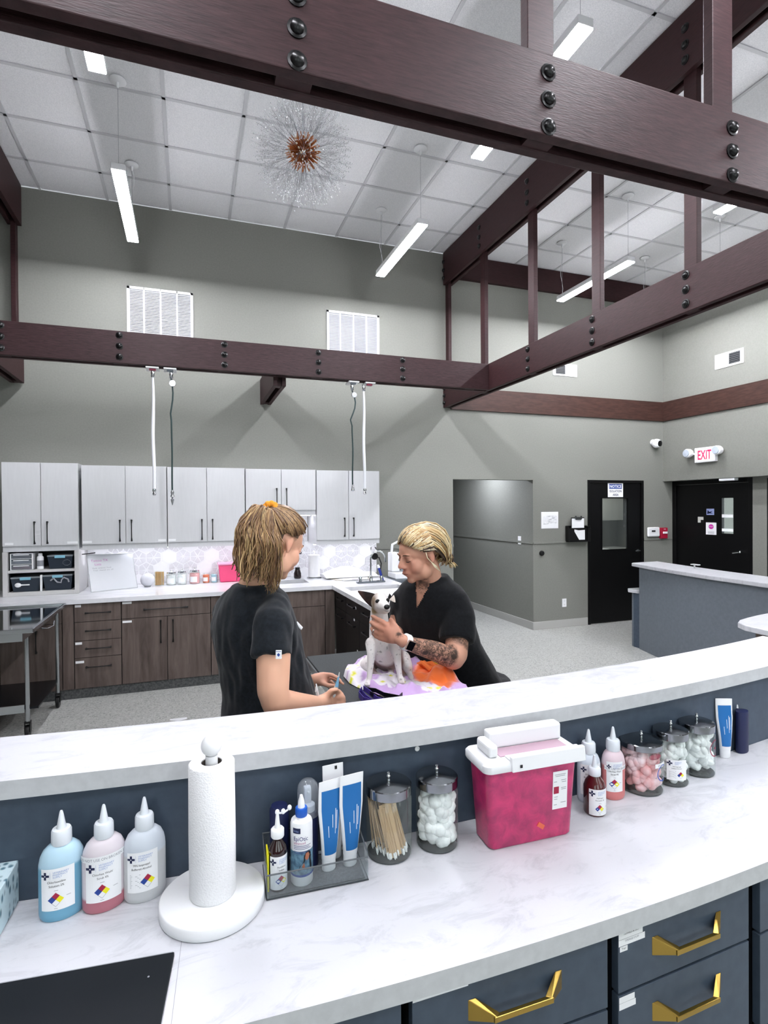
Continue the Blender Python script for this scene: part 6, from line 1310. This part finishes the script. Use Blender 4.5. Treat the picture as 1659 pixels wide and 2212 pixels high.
for k in range(420):
    # ponytail locks: arch back over the tie, then fall in loose waves behind head and neck
    e_u = rr.random(); side_ = rr.gauss(0, .35)
    tgt = [(0.154,1.884,1.549), (0.168,1.847,1.525), (0.196,1.827,1.532), (0.231,1.825,1.509), (0.271,1.853,1.470)]
    f = e_u*4; i = min(3, int(f)); u_ = f-i; end = Vector(tgt[i]).lerp(Vector(tgt[i+1]), u_)+RX*rr.gauss(0, .008)+FX*rr.gauss(0, .022)+UP*rr.gauss(0, .014)
    crest = [(0.206,1.900,1.738), (0.212,1.887,1.735), (0.230,1.870,1.732), (0.243,1.855,1.726), (0.261,1.859,1.716)]; cr0 = Vector(crest[i]).lerp(Vector(crest[i+1]), u_)
    midp = [(0.155,1.885,1.659), (0.180,1.845,1.638), (0.213,1.812,1.631), (0.248,1.804,1.619), (0.280,1.809,1.611)]; md = Vector(midp[i]).lerp(Vector(midp[i+1]), u_)+RX*rr.gauss(0, .006)+FX*rr.gauss(0, .012)
    low = md.lerp(end, .55)+RX*rr.gauss(0, .006)+FX*rr.gauss(-.006, .010)
    ctrl = [tie+Vector((rr.gauss(0, .006), rr.gauss(0, .006), 0)), tie.lerp(cr0, .6)+UP*.006, cr0+UP*rr.gauss(0, .004), cr0.lerp(md, .5)+RX*(-.016+.012*e_u), md, low, end]
    pts = []
    for j in range(len(ctrl)-1):
        p0, p1, p2, p3 = ctrl[max(0, j-1)], ctrl[j], ctrl[j+1], ctrl[min(len(ctrl)-1, j+2)]
        for q_ in range(4):
            s_ = q_/4; pts.append(.5*((2*p1)+(p2-p0)*s_+(2*p0-5*p1+4*p2-p3)*s_*s_+(-p0+3*p1-3*p2+p3)*s_**3))
    pts.append(ctrl[-1]); ph = rr.uniform(0, 6.3)+e_u*5; w0 = rr.uniform(.003, .008)
    pts = [p+RX*w0*sin(ph+j*.62)*min(1, j/9)+FX*w0*.6*cos(ph+j*.5)*min(1, j/9) for j, p in enumerate(pts)]
    hr.strand(pts, .0040, .0018, (cols[rr.choice((0, 1, 1, 2, 2, 4, 3))]*rr.uniform(.75, 1.15)))
ho = hr.build('hair', hairmat('brown_hair'), t)
mb = MB(); 
for k in range(9): a = k*2*pi/9; mb.ball(tie+RX*.017*cos(a)+UP*(.014*sin(a)+.010)-FX*.004+FX*.004*sin(a*2), (.0115, .010, .0115), 10, 7)
mb.ball(tie, .012, 10, 8); obj('scrunchie', mb, mat('mustard_scrunchie', '#e2962c', .8), ho, smooth=True)
# thermometer held in the near hand
th = thing('thermometer', 'blue and white digital thermometer held upright in the woman\'s hand', 'thermometer', (0.496,1.934,1.073))
obj('grip', MB().tube([(0.488,1.937,1.056), (0.493,1.930,1.090), (0.495,1.929,1.096)], [.010, .0085, .0070], 12, flat=.6), M['white'], th, smooth=True)
obj('neck', MB().tube([(0.495,1.929,1.095), (0.502,1.927,1.130)], [.0070, .0030], 12), mat('thermo_blue', '#84bde0', .35), th, smooth=True); obj('probe', MB().tube([(0.502,1.927,1.130), (0.505,1.926,1.146)], [.0028, .0016], 8), M['white'], th, smooth=True)
pn = thing('pocket_pen', 'white pen clipped low on the front of the ponytailed woman\'s top', 'pen', (0.422,1.923,1.093))
obj('barrel', MB().tube([(0.417,1.915,1.118), (0.418,1.909,1.103), (0.422,1.907,1.082), (0.421,1.913,1.069)], [.002, .0035, .0035, .003], 8), M['white'], pn, smooth=True); obj('clip', MB().tube([(0.415,1.905,1.110), (0.413,1.905,1.093)], .003, 6), M['white'], pn)

# ---------------------------------------------------------------- blonde woman (right) holding the dog
fT = (RX*-.6-FX*.8).normalized(); lT = UP.cross(fT).normalized()
t = thing('person', 'blonde woman in black scrubs with tattooed forearm, steadying the small dog', 'person', (1.25, 2.33, 0)); PR = t
hc = (0.958,2.248,1.530); HM = headframe(RX*-.87-FX*.50, R_(15), R_(-3)); mb = MB(); T = headprims(mb, hc, HM, 1.02, 1.14)
chain(mb, [(T(-.02, 0, -.05), .058), ((1.012,2.270,1.437), .056), ((1.027,2.306,1.373), .064)])
rings(mb, [((1.028,2.306,1.399), .075, .065), ((1.027,2.306,1.369), .14, .09), ((1.043,2.321,1.324), .178, .108), ((1.067,2.333,1.234), .188, .125), ((1.107,2.360,1.096), .185, .13), ((1.175,2.378,0.997), .19, .14), ((1.248,2.393,0.851), .20, .155), ((1.268,2.384,0.693), .20, .155)], lT, fT)
chain(mb, [((1.102,2.205,1.280), .046), ((1.099,2.163,1.193), .052), ((1.065,2.110,1.112), .049), ((1.046,2.095,1.098), .046), ((0.948,2.077,1.145), .0415), ((0.866,2.059,1.176), .033), ((0.811,2.041,1.199), .0265), ((0.789,2.044,1.212), .0255)])
chain(mb, [((0.940,2.421,1.293), .055), ((0.948,2.480,1.127), .046), ((0.882,2.356,1.163), .034), ((0.817,2.262,1.201), .026)])
mb.ball((0.770,2.067,1.227), (.034, .020, .036), 16, 10); mb.ball((0.758,2.082,1.232), (.028, .018, .036), 16, 10)
for pts in ([((0.756,2.083,1.256), .0125), ((0.733,2.107,1.276), .0108), ((0.717,2.134,1.285), .0096), ((0.709,2.163,1.290), .0082)],
            [((0.749,2.085,1.240), .0125), ((0.722,2.110,1.252), .0110), ((0.708,2.137,1.259), .0096), ((0.703,2.165,1.265), .0082)],
            [((0.749,2.085,1.221), .0122), ((0.724,2.110,1.227), .0106), ((0.709,2.136,1.232), .0092), ((0.704,2.164,1.240), .0080)],
            [((0.752,2.073,1.205), .0118), ((0.731,2.102,1.206), .0100), ((0.714,2.129,1.211), .0086), ((0.708,2.152,1.219), .0075)],
            [((0.784,2.062,1.245), .0135), ((0.772,2.077,1.269), .0115), ((0.767,2.100,1.284), .0095)]): chain(mb, pts)
hipR = Vector((1.276,2.381,0.626)); hipR = Vector((hipR.x, hipR.y, .80))
for s in (-1, 1):
    h_ = hipR+lT*s*.10; kn = Vector((h_.x, h_.y, .45))+RX*.06+lT*s*.02; an = Vector((kn.x, kn.y, .09))+RX*.02; chain(mb, [(h_+UP*.03, .10), (kn, .062), (an, .042)]); chain(mb, [(an-UP*.03, .04), (an+fT*.14-UP*.055, .030)])
skt = skinmat('skin_tattooed', True); bo, wc, no_ = voxel('body', mb, .0058, 3, skt, t)
def pR(co):
    c = np.tile(lc('#cf9c84'), (len(co), 1)); c = facepaint(c, co, T, 1.02); c = mixc(c, .5*gauss(co, (0.744,2.087,1.243), .07), lc('#b5705e')); return c
paint(bo, pR)
def segd(co, a, b):
    a, b = np.array(a), np.array(b); d = b-a; tt = np.clip(((co-a)@d)/(d@d), 0, 1); return np.sqrt(((co-a-tt[:, None]*d)**2).sum(1)), tt
def tR(co):
    d1, t1 = segd(co, (0.845,2.051,1.187), (1.000,2.080,1.127)); d2, _ = segd(co, (1.097,2.142,1.157), (1.126,2.164,1.231)); d3, _ = segd(co, (0.982,2.249,1.421), (0.981,2.259,1.374)); d4, _ = segd(co, (0.790,2.038,1.220), (0.780,2.042,1.231))
    w = np.clip((.060-d1)/.012, 0, 1)*.95; w = np.maximum(w, np.clip((.07-d2)/.01, 0, 1)*.85); w = np.maximum(w, np.clip((.034-d3)/.014, 0, 1)*.85); w = np.maximum(w, np.clip((.016-d4)/.006, 0, 1)*.9)
    return np.repeat(w[:, None], 3, 1)
paint(bo, tR, 'Tat'); facebits(bo, T, HM, 1.02, brow='#5e4330')
ap = Vector((.141, 0, 1.294))
def vcut(c, n):
    r_, z_ = c.dot(RX), c.z
    if n.dot(FX) > .15 or c.dot(FX) > 2.52: return False
    A_, B_, C_ = (.141, 1.292), (.139, 1.45), (.232, 1.462)
    def sg(p, q): return (r_-q[0])*(p[1]-q[1])-(p[0]-q[0])*(z_-q[1])
    s_ = [sg(A_, B_), sg(B_, C_), sg(C_, A_)]; return all(x <= 0 for x in s_) or all(x >= 0 for x in s_)
mb = MB()
rings(mb, [((1.038,2.314,1.431), .082, .072), ((1.038,2.314,1.406), .105, .085), ((1.037,2.313,1.376), .150, .105), ((1.045,2.321,1.328), .192, .122), ((1.062,2.335,1.234), .206, .140), ((1.103,2.362,1.107), .206, .145), ((1.173,2.379,0.997), .212, .152), ((1.244,2.394,0.873), .228, .168), ((1.264,2.386,0.738), .232, .172), ((1.276,2.381,0.603), .228, .17)], lT, fT)
s0 = Vector((1.110,2.202,1.313)); s1 = Vector((1.112,2.180,1.255)); s2 = Vector((1.083,2.141,1.160)); chain(mb, [(s0, .064), (s1, .074)])
dd = (s2-s1).normalized(); mb.lathe([(0, 0), (.076, 0), (.078, (s2-s1).length*.6), (.076, (s2-s1).length), (0, (s2-s1).length)], s1, 24, M=UP.rotation_difference(dd).to_matrix())
chain(mb, [((0.941,2.410,1.295), .064), ((0.967,2.517,1.163), .060)])
voxel('scrub_top', mb, .0075, 4, M['scrubk'], t, cut=vcut, disp=folds(9, .009, 21))
mb = MB(); rings(mb, [(hipR+UP*.12, .20, .165), (hipR+UP*.02, .214, .175), (hipR-UP*.08, .205, .165)], lT, fT)
for s in (-1, 1):
    h_ = hipR+lT*s*.105; kn = Vector((h_.x, h_.y, .45))+RX*.06+lT*s*.02; an = Vector((kn.x, kn.y, .11))+RX*.02; chain(mb, [(h_-UP*.02, .11), (kn, .082), (an, .070)])
voxel('trousers', mb, .011, 5, M['scrubk'], t, disp=folds(8, .005, 5))
mb = MB()
for s in (-1, 1): h_ = hipR+lT*s*.125+RX*.08; an = Vector((h_.x, h_.y, .045)); chain(mb, [(an-fT*.02, .043), (an+fT*.15-UP*.01, .034)])
voxel('shoes', mb, .009, 3, M['black'], t)
# watch on the wrist
w0 = Vector((0.810,2.042,1.201)); wd = (Vector((0.866,2.059,1.176))-Vector((0.789,2.044,1.212))).normalized(); mw = UP.rotation_difference(wd).to_matrix()
wt = obj('watch_band', MB().lathe([(.031, -.011), (.0335, -.009), (.0335, .009), (.031, .011)], w0, 30, M=mw), M['white'], t, smooth=True)
sn = (-FX+UP*.05); sn = (sn-wd*sn.dot(wd)).normalized(); sx_ = sn.cross(wd)
obj('watch_case', MB().obox(w0+sn*.036, wd, sx_, sn, .018, .021, .0045), mat('watch_rim', '#e3c3b6', .25, metal=.8), wt, bevel=.005, seg=3); obj('watch_screen', MB().obox(w0+sn*.0408, wd, sx_, sn, .0155, .0185, .0008), mat('watch_glass', '#050507', .1), wt, bevel=.0006)
ring_c = Vector((0.708,2.131,1.233)); obj('ring', MB().lathe([(.0102, -.002), (.0112, 0), (.0102, .002)], ring_c, 18, M=UP.rotation_difference((Vector((0.704,2.164,1.240))-Vector((0.724,2.110,1.227))).normalized()).to_matrix()), M['chrome'], t, smooth=True)
# hair: blonde, swept back into a low twisted bun
hr = Hair(); rr = random.Random(23); cols = [lc(x) for x in ('#d9bd8c', '#e6d2a6', '#c3a06c', '#a88153', '#f0e2c0', '#3a2c22')]
hr.add(capmesh(T, lambda x, y, z: (z > .060 and x < .075-.35*abs(y)) or (x < .02 and z > .028) or (x < -.035 and z > -.055), a=(.101, .084, .090)), lc('#8d6d48'))
bun = (-.118, .022, -.040)
def lerp3(a, b, u): return tuple(a[i]+(b[i]-a[i])*u for i in range(3))
for k in range(760):
    side = 1 if rr.random() < .68 else -1; s_ = rr.random(); fr_ = rr.random()**1.5*.55
    a = lerp3((.080, .004, .084), (.032, .082, .034), s_); mid = lerp3((-.010, .012, .130), (-.016, .090, .024), s_**1.1); a = lerp3(a, mid, fr_)
    a = (a[0], side*a[1], a[2]+rr.uniform(-.004, .004)); mid = (mid[0]-.02*rr.random(), side*mid[1]+.010*(1-s_), mid[2]+.010*sin(pi*s_))
    if side > 0: a = (a[0], a[1]-.012*(1-s_), a[2])
    en = (bun[0]+.02, bun[1]+rr.gauss(0, .012), bun[2]+rr.gauss(0, .014)); A_ = (.1045, .0875, .0945)
    p1 = scalp_path(T, a, mid, 6, A=A_, lift=rr.uniform(.0, .035)); p2 = scalp_path(T, mid, en, 7, A=A_, lift=rr.uniform(0, .03))
    col = rr.choice(cols[:5])*rr.uniform(.8, 1.12)
    if s_ > .86 and rr.random() < .75 or (fr_ < .05 and s_ < .25 and rr.random() < .5) or rr.random() < .07: col = cols[5]*rr.uniform(.8, 2)
    hr.strand(p1+p2[1:], .0036, .0026, col)
for k in range(60):
    side = rr.choice((-1, 1)); hr.strand(scalp_path(T, (-.05-.04*rr.random(), side*rr.uniform(0, .07), -.05+rr.uniform(-.01, .02)), (bun[0]+.02, bun[1], bun[2]), 6), .003, .0024, rr.choice(cols[1:4])*.8)
for k in range(70):   # twisted bun
    ph = rr.uniform(0, 6.3); rad = rr.uniform(.010, .026); c0 = Vector((bun[0]-.008, bun[1], bun[2]-.012)); pts = []
    for j in range(12): a = ph+j*.55; pts.append(T(c0.x+rr.uniform(-.002, .002)+.012*sin(a*.5+ph), c0.y+rad*cos(a), c0.z+rad*1.25*sin(a)))
    hr.strand(pts, .0036, .0026, (cols[5]*1.6 if rr.random() < .45 else rr.choice(cols[:4])*.8))
for k in range(26):   # loose ends below the bun and a lock by the ear
    a = T(bun[0]-.01+rr.gauss(0, .006), bun[1]+rr.gauss(0, .01), bun[2]-.03); b = a+Vector((0, 0, -.035))-HM @ Vector((.02+rr.gauss(0, .01), 0, 0)); hr.strand([a, (a+b)/2+RX*.004, b], .003, .0012, rr.choice(cols[:3]))
for k in range(7):
    hr.strand([T(.020, .084, .030+.002*k), T(.022, .090, .002), T(.006, .090, -.022), T(-.018+.002*k, .086, -.048), T(-.038, .076, -.080)], .0022, .001, cols[4])
hr.build('hair', hairmat('blonde_hair'), t)

# ================================================================ exam table, blanket, leash, dog
ZT = 1.0
t = thing('exam_table', 'dark matted exam table between the two women', 'table', (.78, 2.3, 0))
obj('table_top', MB().box(.54, 1.01, 1.84, 2.725, .95, .99), M['steel'], t, bevel=.006); obj('rubber_mat', MB().box(.545, 1.005, 1.85, 2.715, .9905, ZT), noisy(mat('rubber_mat', '#34383a', .75), '#2f3335', '#3b3f41', 160, bump=.3), t, bevel=.002)
obj('column', MB().box(.70, .86, 2.2, 2.4, .06, .9495), M['steel'], t, bevel=.01); obj('foot', MB().box(.60, .96, 2.0, 2.6, 0, .0595), M['black'], t, bevel=.01)
# blanket
out_ = [(0.627,2.322,1.000), (0.678,2.427,1.000), (0.753,2.502,1.000), (0.851,2.524,1.000), (0.955,2.502,1.000), (1.032,2.437,1.000), (1.075,2.371,1.000), (1.088,2.263,1.000), (1.059,2.097,1.000), (1.063,2.006,1.000), (1.033,1.934,1.000), (0.956,1.896,1.000), (0.873,1.906,1.000), (0.811,1.919,1.000), (0.747,1.932,1.000), (0.707,1.990,1.000), (0.668,2.072,1.000), (0.645,2.152,1.000), (0.626,2.222,1.000)]
oc = sum((Vector(p) for p in out_), Vector())/len(out_); nR, nA = 34, 152; V = []; CC = []
lav, wht, yl, orr = lc('#c3a3d3'), lc('#efebf2'), lc('#e4e331'), lc('#f0742e')
def bl(r_, a_):
    f = a_*len(out_); i = int(f) % len(out_); u_ = f-int(f); p = Vector(out_[i]).lerp(Vector(out_[(i+1) % len(out_)]), u_); q = oc.lerp(p, r_); s = Vector((q.x*9, q.y*9, 1.7)); s2 = Vector((q.x*24, q.y*24, 4))
    s3 = Vector((q.x*16+3, q.y*11, 9)); hgt = .010+.050*max(0, noise.noise(s)+.15)+.022*(1-abs(noise.noise(s3))*2.2)*(1 if noise.noise(s) > -.2 else .4)+.012*abs(noise.noise(s2)); edge_ = min(1, (1-r_)*5); return Vector((q.x, q.y, ZT+.002+hgt*(.55+.45*edge_)*(1 if r_ < .985 else .1)))
for i in range(nR+1):
    for k in range(nA): V.append(bl(i/nR, k/nA))
F = [(i*nA+k, i*nA+(k+1) % nA, (i+1)*nA+(k+1) % nA, (i+1)*nA+k) for i in range(nR) for k in range(nA)]
t = thing('blanket', 'crumpled lilac fleece blanket with white daisies and an orange patch under the dog', 'blanket', tuple(oc)); mb = MB(); mb.add(V, F); bm2 = mat('fleece', '#ffffff', .95, sheen=.4); vcol(bm2); ob = obj('fleece', mb, bm2, t, smooth=True, recalc=True, ang=180)
rr = random.Random(6); dz = [oc+RX*rr.uniform(-.24, .24)+FX*rr.uniform(-.16, .16) for _ in range(38)]
def pB(co):
    c = np.tile(lav, (len(co), 1)); pet = np.zeros(len(co)); cen = np.zeros(len(co))
    for p in dz:
        d = co[:, :2]-np.array(p)[:2]; rr_ = np.hypot(d[:, 0], d[:, 1]); an = np.arctan2(d[:, 1], d[:, 0]); pet = np.maximum(pet, np.clip((.046+.010*np.cos(5*an)-rr_)/.006, 0, 1)); cen = np.maximum(cen, np.clip((.013-rr_)/.003, 0, 1))
    c = mixc(c, pet, wht); c = mixc(c, cen, yl); oo = np.array((0.978,2.144,1.015)); d = (co-oo); r1 = d@np.array(RX); f1 = d@np.array(FX); w = np.clip(1.35-np.abs(r1+f1*.3)/.075-(np.abs(f1)/.13)**2, 0, 1); c = mixc(c, np.clip(w*3, 0, 1), orr)
    return c
paint(ob, pB)
t2 = Vector((0.956,2.259,1.015)); rl = MB()
for k in range(5): rl.tube([t2+RX*(.00+.012*k)+FX*.03+UP*(.015+.010*sin(k)), t2+RX*(.02+.012*k)-FX*.01+UP*(.022+.01*cos(k*2)), t2+RX*(.05+.012*k)-FX*.05+UP*(.012)], .011, 8)
obj('fleece_roll', rl, [mat('fleece_orange', '#ea7a3a', .95)], t, smooth=True)
t = thing('leash_harness', 'purple and black nylon leash and harness lying at the blanket edge', 'leash', (0.684,2.005,1.005)); a = [(0.632,2.064,1.025), (0.615,2.045,1.015), (0.609,1.966,1.020), (0.627,1.913,1.025), (0.664,1.894,1.025)]
def strap(pts, w_, m, nm):
    mb = MB(); Q = [Vector(p) for p in pts]
    V = []
    for i, p in enumerate(Q): d = (Q[min(i+1, len(Q)-1)]-Q[max(0, i-1)]).normalized(); V += [p-UP*w_/2, p+UP*w_/2, p+UP*w_/2+d.cross(UP)*.003, p-UP*w_/2+d.cross(UP)*.003]
    n = len(Q); F = [(i*4+k, i*4+(k+1) % 4, (i+1)*4+(k+1) % 4, (i+1)*4+k) for i in range(n-1) for k in range(4)]+[(3, 2, 1, 0), tuple((n-1)*4+k for k in range(4))]; mb.add(V, F); return obj(nm, mb, m, t, bevel=.0008)
pur = mat('purple_nylon', '#3f2f86', .6)
strap(a, .024, pur, 'strap'); strap([(0.640,2.065,1.031), (0.645,1.999,1.033), (0.649,1.928,1.031), (0.674,1.882,1.031)], .020, pur, 'strap'); strap([(0.630,2.072,1.019), (0.628,1.994,1.019), (0.638,1.911,1.019)], .020, pur, 'strap')
strap([(0.643,2.027,1.037), (0.668,2.000,1.039), (0.683,1.947,1.038), (0.727,1.907,1.035), (0.748,1.932,1.035)], .016, M['black'], 'black_strap'); strap([(0.640,1.983,1.037), (0.662,1.910,1.037), (0.711,1.876,1.035), (0.756,1.880,1.030)], .016, M['black'], 'black_strap')
obj('clip', MB().tube([(0.597,1.866,1.041), (0.618,1.882,1.043), (0.627,1.889,1.043), (0.617,1.864,1.041)], .0025, 8).tube([(0.663,1.933,1.043), (0.666,1.900,1.043)], .003, 8), M['chrome'], t, smooth=True); obj('tag', MB().obox((0.692,1.863,1.047), RX, FX, UP, .012, .007, .003), M['labelw'], t)
# dog
def chainD(mb, pts): chain(mb, [(p, r*.91) for p, r in pts])
t = thing('dog', 'small white terrier with a brown ear patch, sitting on the blanket', 'dog', (0.788,2.247,1.000)); mb = MB()
chainD(mb, [((0.751,2.186,1.343), .044), ((0.743,2.157,1.336), .038)]); chainD(mb, [((0.744,2.136,1.336), .030), ((0.743,2.088,1.335), .0185), ((0.741,2.073,1.335), .0155)]); mb.ball((0.749,2.134,1.317), (.026, .03, .016), 14, 10)
chainD(mb, [((0.750,2.197,1.314), .037), ((0.753,2.206,1.251), .046), ((0.758,2.209,1.197), .052), ((0.763,2.201,1.153), .062), ((0.794,2.243,1.115), .068), ((0.838,2.312,1.058), .078), ((0.856,2.337,1.019), .072)])
chainD(mb, [((0.710,2.178,1.173), .030), ((0.699,2.150,1.139), .020), ((0.690,2.136,1.090), .0145), ((0.681,2.123,1.046), .0125), ((0.678,2.119,1.033), .0150), ((0.663,2.097,1.031), .0125)])
chainD(mb, [((0.796,2.137,1.166), .030), ((0.795,2.105,1.130), .0195), ((0.795,2.089,1.085), .0145), ((0.798,2.082,1.053), .0125), ((0.798,2.071,1.043), .0155), ((0.794,2.051,1.038), .0130)])
for dx in (-5, 0, 5): mb.ball(Vector((0.790,2.042,1.041))+RX*dx*.0014, (.0065, .008, .0065), 8, 6); mb.ball(Vector((0.660,2.088,1.035))+RX*dx*.0014, (.0065, .008, .0065), 8, 6)
chainD(mb, [((0.874,2.257,1.069), .045), ((0.875,2.193,1.056), .026), ((0.882,2.190,1.024), .014), ((0.878,2.159,1.019), .013)]); chainD(mb, [((0.760,2.318,1.054), .045), ((0.713,2.271,1.059), .028), ((0.747,2.237,1.021), .014), ((0.777,2.184,1.023), .014)]); chainD(mb, [((0.813,2.236,1.059), .02), ((0.811,2.215,1.033), .013), ((0.786,2.192,1.022), .012)])
# ears: thin tapering flaps
def flap(mb, base, tip, wv, nv, n=6):
    base, tip = Vector(base), Vector(tip); R = []
    for i in range(n+1): f = i/n; c = base.lerp(tip, f); k = (1-f**1.6)*.92+.08; R.append([c+wv*k*cos(a)+nv*(.10+.90*(1-f)*.3)*sin(a) for a in [j*pi/8 for j in range(16)]])
    mb.loft(R)
EARS = MB(); flap(EARS, (0.731,2.193,1.345), (0.657,2.193,1.392), (UP*.024+RX*.015), FX*.012, 10); EAR2 = MB(); flap(EAR2, (0.786,2.179,1.365), (0.795,2.155,1.360), (UP*.012+RX*.004), FX*.012)
EAR3 = MB(); flap(EAR3, (0.792,2.156,1.364), (0.799,2.132,1.346), (UP*.009+RX*.009), FX*.012)
dogm = mat('dog_coat', '#ffffff', .85, spec=.2, sheen=.3); vcol(dogm); tc = N(dogm, 'ShaderNodeTexCoord'); nn = N(dogm, 'ShaderNodeTexNoise'); nn.inputs['Scale'].default_value = 380; L(dogm, tc, 'Object', nn, 'Vector'); bu = N(dogm, 'ShaderNodeBump'); bu.inputs['Strength'].default_value = .5; bu.inputs['Distance'].default_value = .003; L(dogm, nn, 'Fac', bu, 'Height'); L(dogm, bu, 0, P(dogm), 'Normal')
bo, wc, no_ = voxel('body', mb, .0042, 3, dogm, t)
def pD(co):
    c = np.tile(lc('#e4e0de'), (len(co), 1)); v = vnoise(co, 30); c = mixc(c, np.clip(v, 0, 1)*.25, lc('#c9bdb4'))
    c = mixc(c, np.clip(2.4*gauss(co, (0.714,2.173,1.341), .026), 0, 1), lc('#7d6448')); c = mixc(c, np.clip(2*gauss(co, (0.717,2.177,1.314), .020), 0, 1), lc('#93805f')); c = mixc(c, np.clip(1.2*gauss(co, (0.733,2.193,1.368), .016), 0, 1), lc('#8d7a5c'))
    d, tt = segd(co, (0.713,2.200,1.356), (0.660,2.197,1.387)); c = mixc(c, np.clip((.034-d)/.006, 0, 1)*np.clip(tt*6, 0, 1), lc('#2b1e1b'))
    d, tt = segd(co, (0.793,2.182,1.364), (0.795,2.160,1.359)); c = mixc(c, np.clip((.017-d)/.004, 0, 1), lc('#15110f'))
    rr2 = (co@np.array(RX)); dd2 = (co@np.array(FX)); b = np.clip((dd2-2.335)/.02, 0, 1)*np.clip((1.165-co[:, 2])/.02, 0, 1)*np.clip((rr2+.075)/.01, 0, 1)*np.clip((.085-rr2)/.01, 0, 1); c = mixc(c, b*.85, lc('#6e3f3c'))  # dark reddish belly: bare skin plus the shadow between the legs, painted in
    sp = np.clip((vnoise(co, 75, 4)-.45)*8, 0, 1)*np.clip((1.2-co[:, 2])/.03, 0, 1); c = mixc(c, sp*.6, lc('#4a4448'))
    c = mixc(c, .8*gauss(co, (0.743,2.072,1.328), .010), lc('#3a3030')); return mixc(c, .5*gauss(co, (0.790,2.042,1.035), .014), lc('#8a5a44'))
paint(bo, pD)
obj('eye', MB().ball((0.723,2.135,1.355), (.0098, .006, .0085), 14, 10), M['bolt'], t, smooth=True); obj('eye', MB().ball((0.767,2.133,1.357), (.0075, .006, .0090), 14, 10), M['bolt'], t, smooth=True)
obj('nose', MB().ball((0.737,2.062,1.343), (.0125, .008, .0105), 16, 10), mat('dog_nose', '#0c0a0b', .35), t, smooth=True)

M['eard'] = noisy(mat('ear_dark', '#2b1e1b', .8), '#1d1412', '#4a332c', 30)
obj('ear', EARS, M['eard'], t, smooth=True, ang=180); obj('ear', EAR2, mat('ear_black', '#141010', .8), t, smooth=True, ang=180); obj('ear_tip', EAR3, mat('ear_cream', '#d6cbc0', .85), t, smooth=True, ang=180)
